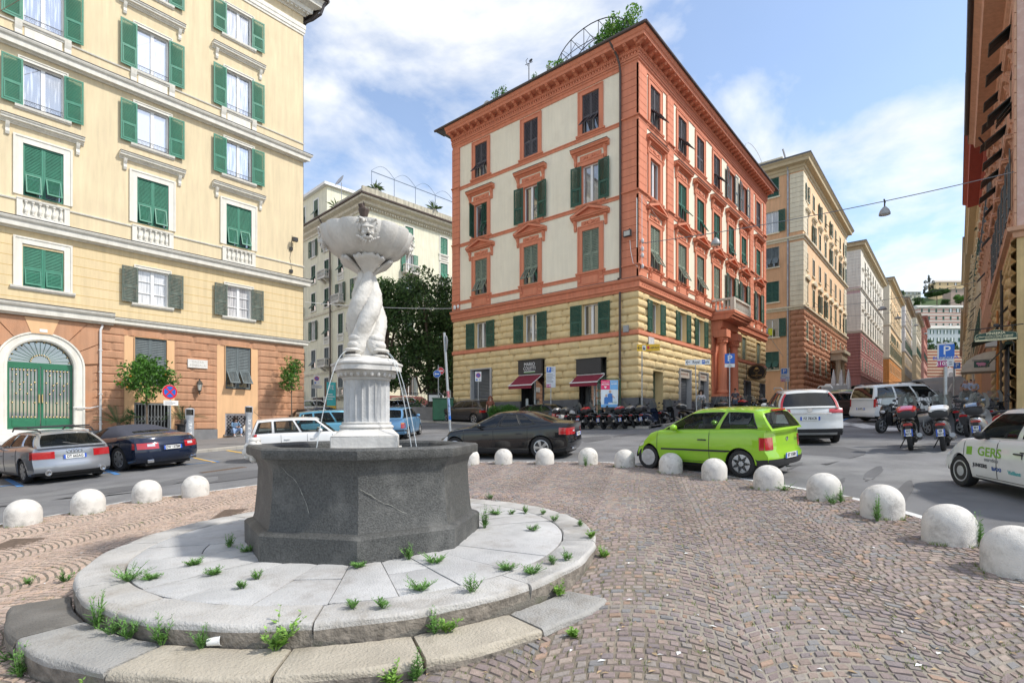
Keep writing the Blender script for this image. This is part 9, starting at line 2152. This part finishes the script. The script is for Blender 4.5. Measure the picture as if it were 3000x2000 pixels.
far_house('small pale house left of the cypresses on the hill',2651,2698,855,885,620,mat('pale_olive',(.60,.58,.46),.9,.05,1),slr,4,3,slate,2.)
def church():
 d=312.; a,b=atd(2700,1108,d),atd(2850,1108,d); w=(Vector(b[:2])-Vector(a[:2])).length; o=thing('church_wall','striped red and cream retaining wall with a round medallion and a niche at the top of the street','wall',(a[0],a[1],25.3),math.atan2(b[1]-a[1],b[0]-a[0])); red_=mat('stripe_brick',(.44,.17,.11),.9,.06,1); cr_=mat('stripe_sand',(.66,.52,.36),.9,.06,1); h=17.2; m=MB(); n=19
 for k in range(n): m.box(0,w,-.0 if k%2 else -.08,3,h*k/n,h*(k+1)/n,k%2)
 place('striped_wall',m.mesh('striped_wall',[cr_,red_]),o); cx=(2785-2700)/150*w; m=MB()
 m.prism([(cx-1.5+2.6*math.cos(2*PI*k/28),10.2+2.6*math.sin(2*PI*k/28)) for k in range(28)],-.5,-.1,axis='y')
 for k in range(14): t=2*PI*k/14; m.M=Matrix.Translation((cx-1.5,0,10.2))@Matrix.Rotation(t,4,'Y'); m.box(2.7,3.6,-.4,-.1,-.3,.3)
 m.M=None; place('medallion',m.mesh('medallion',mat('pale_medallion',(.66,.58,.48),.9,.2,.6)),o); m=MB(); m.box(cx-4.,cx+1.6,-1.6,0,0,5.4); m.prism([(cx-4.2,5.4),(cx+1.8,5.4),(cx-1.2,6.4)],-1.7,0,axis='y'); place('niche_frame',m.mesh('niche_frame',mat('niche_white',(.62,.61,.60),.9)),o); m=MB(); m.prism([(cx-2.3,0),(cx+.1,0),(cx+.1,2.6)]+[(cx-1.1+1.2*math.cos(PI*k/10),2.6+1.2*math.sin(PI*k/10)) for k in range(1,10)]+[(cx-2.3,2.6)],-1.72,-1.6,axis='y'); place('niche',m.mesh('niche',mat('niche_shade',(.30,.28,.27),.9)),o)
church()
def hill_tree(label,u,v,d,R,Hc,cols,seed,flat=.7,name='hill_tree',n=16,grp='trees on the hillside',h0=2.,leaf=.9):
 P=atd(u,v,d); tree(name,label,P[0],P[1],h0,R,Hc,n,26/ (leaf**.5),leaf,cols,seed,grp,.4,z=P[2],flat=flat,limbs=4)
G_h=[(.05,.11,.025),(.08,.16,.035),(.035,.08,.02)]
for i,(u,v,d,R,Hc,lab) in enumerate(((2728,1050,330,3.6,5.2,'round street tree left of the pale house at the street top'),(2750,1046,335,3.2,4.8,'second street tree at the street top'),(2775,1046,332,4.0,4.6,'largest street tree before the pale house'),(2800,1048,336,3.4,4.2,'street tree right of the largest one'),(2832,1046,330,3.6,5.4,'street tree against the right-hand buildings'))): hill_tree(lab,u,v,d,R,Hc,G_h,60+i,.8,h0=2.2,grp='street trees before the pale house')
hill_tree('wide umbrella pine on the hill',2745,893,540,13.,2.6,G_h,70,.45,'umbrella_pine',26,h0=10.)
hill_tree('bushy green trees under the umbrella pine, left',2690,900,520,7.,4.,G_h,71,.8)
hill_tree('green bush under the umbrella pine, right',2770,900,525,6.,3.,G_h,72,.8)
hill_tree('leafy green tree beside the dull pink house',2815,892,540,8.,5.,[(.09,.20,.03),(.12,.25,.04)],73,.8)
for i,(u,v,h) in enumerate(((2708,866,9),(2722,862,12),(2732,864,9))): hill_tree('dark cypress on the hill, %s'%['leftmost','tallest','rightmost'][i],u,v,600,3.2,h,[(.015,.035,.02),(.02,.045,.025)],75+i,1.6,'cypress',14,h0=.5)
hill_tree('dark pine crown left of the pale house on the hill',2641,872,620,5.,3.5,G_dk,79,.8)
# ================================================================ PEOPLE
skin=mat('skin',(.56,.34,.25),.6,.05,8); hairm=mat('dark_hair',(.025,.016,.012),.6,.2,20); hairg=mat('grey_hair',(.42,.40,.38),.7,.1,20)
def skinned(name,verts,edges,M,par,sub=2):
 me=bpy.data.meshes.new(name); me.from_pydata([v[:3] for v in verts],edges,[]); o=place(name,me,par); me.materials.append(M); b=o.modifiers.new('s','SKIN'); b.use_smooth_shade=True; b.use_x_symmetry=False
 for i,v in enumerate(verts): r=v[3]; me.skin_vertices[0].data[i].radius=r if isinstance(r,tuple) else (r,r)
 me.skin_vertices[0].data[0].use_root=True; s=o.modifiers.new('u','SUBSURF'); s.levels=sub; s.render_levels=sub; return o
def person(label,pos,rz,J,cols,hair='short',hm=None,extra=None,hand=1.):
 """J: joint positions; body = one skin mesh (head, neck, arms, hands, legs); clothes are skins over it"""
 o=thing('person',label,'person',pos,rz); g=lambda k:Vector(J[k]);
 V=[];E=[]
 def add(p,r,par=None): V.append((*p,r)); i=len(V)-1; E.append((par,i)) if par is not None else None; return i
 pe=add(g('pelvis'),(.12,.10)); ch=add(g('chest'),(.135,.10),pe); ne=add(g('neck'),.05,ch); hd=add(g('head')-Vector((0,0,.05)),(.072,.082),ne); add(g('head')+Vector((0,0,.07)),(.07,.085),hd)
 HN={}
 for s in ('l','r'):
  sh=add(g('sh_'+s),.05,ch); el=add(g('el_'+s),.038,sh); wr=add(g('wr_'+s),.026,el); hv=(g('wr_'+s)-g('el_'+s)).normalized(); pm=add(g('wr_'+s)+hv*.07,(.036,.02),wr); sd=hv.orthogonal().normalized(); HN[s]=(g('wr_'+s)+hv*.085,hv,sd)
  hp=add(g('hip_'+s),.085,pe); kn=add(g('kn_'+s),.056,hp); an=add(g('an_'+s),.038,kn); add(g('an_'+s)+Vector((.0,-.10,-.03)),(.04,.03),an)
 body=skinned('body',V,E,cols['skin'],o)
 for s,(p,hv,sd) in HN.items():
  for k in range(5):
   w=(k-1.5)*.017 if k<4 else 0; b=p+sd*w if k<4 else p-hv*.04+sd*.035; L=(.065,.075,.07,.055,.05)[k]; d=(hv+Vector((0,0,-.5))).normalized() if k<4 else (hv*.6+sd).normalized()
   m=MB(); m.tube([b,b+hv*L*.5+ (sd*.0),b+hv*L*.5+d*L*.5],[.009,.008,.006],6); place('finger',m.mesh('finger',cols['skin'],60),body)
 tv=[];te=[]
 def addt(p,r,par=None): tv.append((*p,r)); i=len(tv)-1; te.append((par,i)) if par is not None else None; return i
 a=addt(g('pelvis')+Vector((0,0,.06)),(.15,.125)); b=addt(g('chest')-Vector((0,0,.02)),(.17,.125),a); c_=addt(g('neck')-Vector((0,0,.03)),.07,b)
 for s in ('l','r'):
  x=addt(g('sh_'+s),.068,b); y=addt(g('el_'+s),.053,x)
  if cols.get('long'): addt(g('wr_'+s)-(g('wr_'+s)-g('el_'+s))*.15,.042,y)
  else: tv[y]=(*(g('sh_'+s)+(g('el_'+s)-g('sh_'+s))*.8),.058)
 skinned('jacket' if cols.get('long') else 'shirt',tv,te,cols['top'],o)
 tv=[];te=[]; a=addt(g('pelvis'),(.145,.125))
 for s in ('l','r'):
  x=addt(g('hip_'+s),.103,a); y=addt(g('kn_'+s),.075,x); addt(g('an_'+s)+Vector((0,0,.07)),.062,y)
 skinned('trousers',tv,te,cols['legs'],o)
 h=g('head'); m=MB(); fd=Vector(J.get('face',(0,-1,0))).normalized(); rt=fd.cross(Vector((0,0,1))).normalized(); up=rt.cross(fd)
 def fp(r,u,f): return h+rt*r+up*u+fd*f
 for s in (-1,1): m.ell(fp(s*.032,.02,.088),(.012,.010,.008),5,8)
 m.tube([fp(-.022,-.055,.088),fp(0,-.058,.093),fp(.022,-.055,.088)],.005,5); place('eyes_and_mouth',m.mesh('eyes_and_mouth',hairm),body)
 m=MB(); m.tube([fp(0,.02,.088),fp(0,-.015,.108)],[.008,.014],6); [m.ell(fp(s*.078,0,.0),(.014,.02,.03),5,8) for s in (-1,1)]; place('nose_and_ears',m.mesh('nose_and_ears',cols['skin'],60),body)
 m=MB();
 if hair=='long':
  m.ell(fp(0,.055,-.02),(.098,.105,.10),8,14)
  for s in (-1,1):
   for q in range(4): m.tube([fp(s*(.06+.01*q),.08,.03-.03*q),fp(s*(.10+.012*q),-.04,.03-.03*q),fp(s*(.105+.02*math.sin(q*2)),-.19,.02-.025*q),fp(s*.09,-.25,.03-.02*q)],[.03,.036,.034,.012],7)
 elif hair=='short': m.ell(fp(0,.05,-.022),(.086,.095,.085),8,12)
 else: m.ell(fp(0,.02,-.035),(.083,.078,.065),8,12)
 place('hair',m.mesh('hair',hm or hairm,60),o)
 m=MB();
 for s in ('l','r'): p=g('an_'+s); m.ell(p+Vector((0,-.06,-.035)),(.05,.13,.045),7,12)
 place('shoes',m.mesh('shoes',cols['shoes'],60),o); return o
def standing(step=.06,arms='front'):
 J=dict(pelvis=(0,0,.95),chest=(0,-.01,1.30),neck=(0,0,1.50),head=(0,-.02,1.63))
 for s,k in (('l',1),('r',-1)):
  J['sh_'+s]=(k*.19,0,1.42); J['el_'+s]=(k*.25,.02,1.12); J['wr_'+s]=(k*.10,-.20,1.0) if arms=='front' else (k*.27,-.06,.86); J['hip_'+s]=(k*.09,0,.9); J['kn_'+s]=(k*.10,-.03+k*step*-.6,.5); J['an_'+s]=(k*.10,.02+k*-step,.09)
 return J
wj=dict(pelvis=(0,0,.38),chest=(0,-.10,.74),neck=(0,-.16,.93),head=(.0,-.22,1.04),face=(.15,-1,-.55))
for s,k in (('l',1),('r',-1)):
 wj['sh_'+s]=(k*.17,-.11,.86); wj['el_'+s]=(k*.25,-.25,.62); wj['wr_'+s]=(k*.07+.04,-.44,.60); wj['hip_'+s]=(k*.10,-.03,.36); wj['kn_'+s]=(k*.22,-.44,.50); wj['an_'+s]=(k*.19,-.46,.10)
S,T=13.45,32.86
denim=mat('denim_jacket',(.13,.22,.34),.85,.15,12,.3,90); jeans=mat('pale_jeans',(.28,.40,.60),.85,.15,10,.3,90); wshoe=mat('white_trainers',(.75,.75,.74),.6)
zg=H(13.45,32.4)+.13
o=person('woman in a denim jacket and pale jeans sitting before the grille with a phone',(13.45,32.92,zg),0,wj,dict(skin=skin,top=denim,legs=jeans,shoes=wshoe,long=True),'long'); J=wj
o2=thing('handbag','pale round patterned bag beside the seated woman','bag',(14.05,32.85,zg+.30)); m=MB(); m.ell((0,0,.17),(.17,.08,.2),8,14); place('bag_body',m.mesh('bag_body',mat('bag_cream',(.66,.55,.42),.7,.3,14),60),o2); m=MB(); m.tube([(-.1,0,.32),(0,0,.46),(.1,0,.32)],.015,5); place('strap',m.mesh('strap',mat('strap_tan',(.3,.2,.12),.7)),o2)
m=MB(); m.box(-.035,.035,-.006,.006,-.07,.07); o3=place('phone',m.mesh('phone',blk_s),None,(13.49,32.92-.52,zg+.62),(.6,0,0)); tag(o3,'dark phone held in both hands by the seated woman','phone')
def walker(lab,u,d,rz,top,legs,hm,hair,arms='front',k=1.,z=0,shoes=None,step=.1):
 S,T,_=atd(u,1200,d); p=person(lab,(S,T,H(S,T)+.12+z),facecam(S,T)+rz,standing(step,arms),dict(skin=skin,top=top,legs=legs,shoes=shoes or black,long=(arms=='front')),hair,hm); p.scale=(k,k,k); return p
lb=mat('shirt_pale_blue',(.45,.55,.72),.8,.08,8); tan=mat('trousers_taupe',(.20,.17,.15),.85); bj=mat('jeans_blue_grey',(.10,.13,.19),.85)
o=walker('elderly man in a beige waistcoat over a pale blue shirt, walking',2853,36.,0,lb,bj,hairg,'short'); m=MB(); V=[(0,0,1.02,(.165,.135)),(0,-.01,1.28,(.185,.138)),(.12,0,1.40,.07),(-.12,0,1.40,.07)]; skinned('waistcoat',V,[(0,1),(1,2),(1,3)],mat('waistcoat_beige',(.42,.38,.28),.9,.1,9),o)
walker('man in a light blue short-sleeved shirt and taupe trousers walking beside the waistcoated man',2832,39.,.15,lb,tan,hairg,'bald','side'); walker('man in a pale shirt walking behind the two older men',2844,46.,0,mat('shirt_lilac',(.50,.52,.66),.8),bj,hairm,'short','side'); walker('man in brown half hidden behind the light blue shirt',2826,43,.0,mat('shirt_brown',(.33,.22,.17),.8),tan,hairg,'short','side')
def stander(lab,S,T,top,hair,hm=None):
 o=person(lab,(S,T,H(S,T)+.12),facecam(S,T),standing(.04,'side'),dict(skin=skin,top=top,legs=bj,shoes=black),hair,hm)
stander('long-haired woman in a white and black top behind the scooters',33.0,12.3,mat('top_white_print',(.55,.54,.55),.8,.5,16),'long'); stander('woman with short dark hair half hidden behind the scooters at the portal',38.4,11.9,mat('top_grey',(.10,.10,.12),.8),'short'); stander('woman with curly auburn hair behind the dark grey crossover',25.6,23.4,mat('top_rust',(.25,.08,.05),.8),'long',mat('auburn_hair',(.20,.06,.03),.6,.2,20))
# driver of the company van
dj=dict(pelvis=(0,0,.42),chest=(0,.06,.78),neck=(0,.05,.98),head=(0,.03,1.10))
for s,k in (('l',1),('r',-1)): dj['sh_'+s]=(k*.19,.04,.90); dj['el_'+s]=(k*.26,-.22,.76); dj['wr_'+s]=(k*.15,-.46,.86); dj['hip_'+s]=(k*.1,-.04,.40); dj['kn_'+s]=(k*.14,-.42,.55); dj['an_'+s]=(k*.14,-.62,.25)
gl=GV['o'].matrix_basis@Vector((-.10,.36,.02)); o=person('driver with bare forearms at the wheel of the company van',gl,GV['o'].rotation_euler.z+PI/2,dj,dict(skin=skin,top=mat('driver_shirt',(.06,.06,.07),.8),legs=bj,shoes=black),'short'); o.scale=(.88,.88,.88)
m=MB()
for lab,P,M in (('white cloth and dark laundry hanging on a line at the orange building',(67.05,17.6,10.9),0),):
 o=thing('laundry',lab,'laundry',P); rg=random.Random(4)
 for k,(y0,y1,h,q) in enumerate(((-.2,.4,1.25,0),(.45,.8,.5,1),(-1.1,-.6,.8,2),(-.6,-.25,.45,0),(.1,.3,.35,1))):
  mm=MB(); mm.grid([[(-.25-.06*math.sin(y*9+z),y0+(y1-y0)*y/4,-h*z/3) for y in range(5)] for z in range(4)]); place('garment',mm.mesh('garment',[mat('cloth_lavender',(.55,.54,.62),.9),mat('cloth_dark',(.05,.04,.05),.9),mat('cloth_yellow',(.60,.62,.05),.9)][q]),o)
 mm=MB(); mm.tube([(-.25,-1.4,.02),(-.25,1.,.02)],.015,4); place('line',mm.mesh('line',metal),o)
o=thing('closed_parasol','' ,'parasol',(0,0,0)) if False else None
for i,(x,y) in enumerate(((62.,9.6),(64.5,9.3),(67.,9.0))):
 o=thing('closed_parasol','furled white cafe parasol before the orange building, %s of the three'%['nearest','middle','farthest'][i],'parasol',(x,y,H(x,y)),0,'furled parasols'); m=MB(); m.tube([(0,0,0),(0,0,3.3)],.03,6); place('pole',m.mesh('pole',dark),o); m=MB(); m.lathe([(.12,1.0),(.22,1.3),(.2,2.2),(.1,3.0),(.03,3.4)],10,0,(0,0),lambda a,z:1+.18*math.cos(5*a)); place('canopy',m.mesh('canopy',mat('parasol_white',(.62,.62,.64),.9,.1,4)),o)
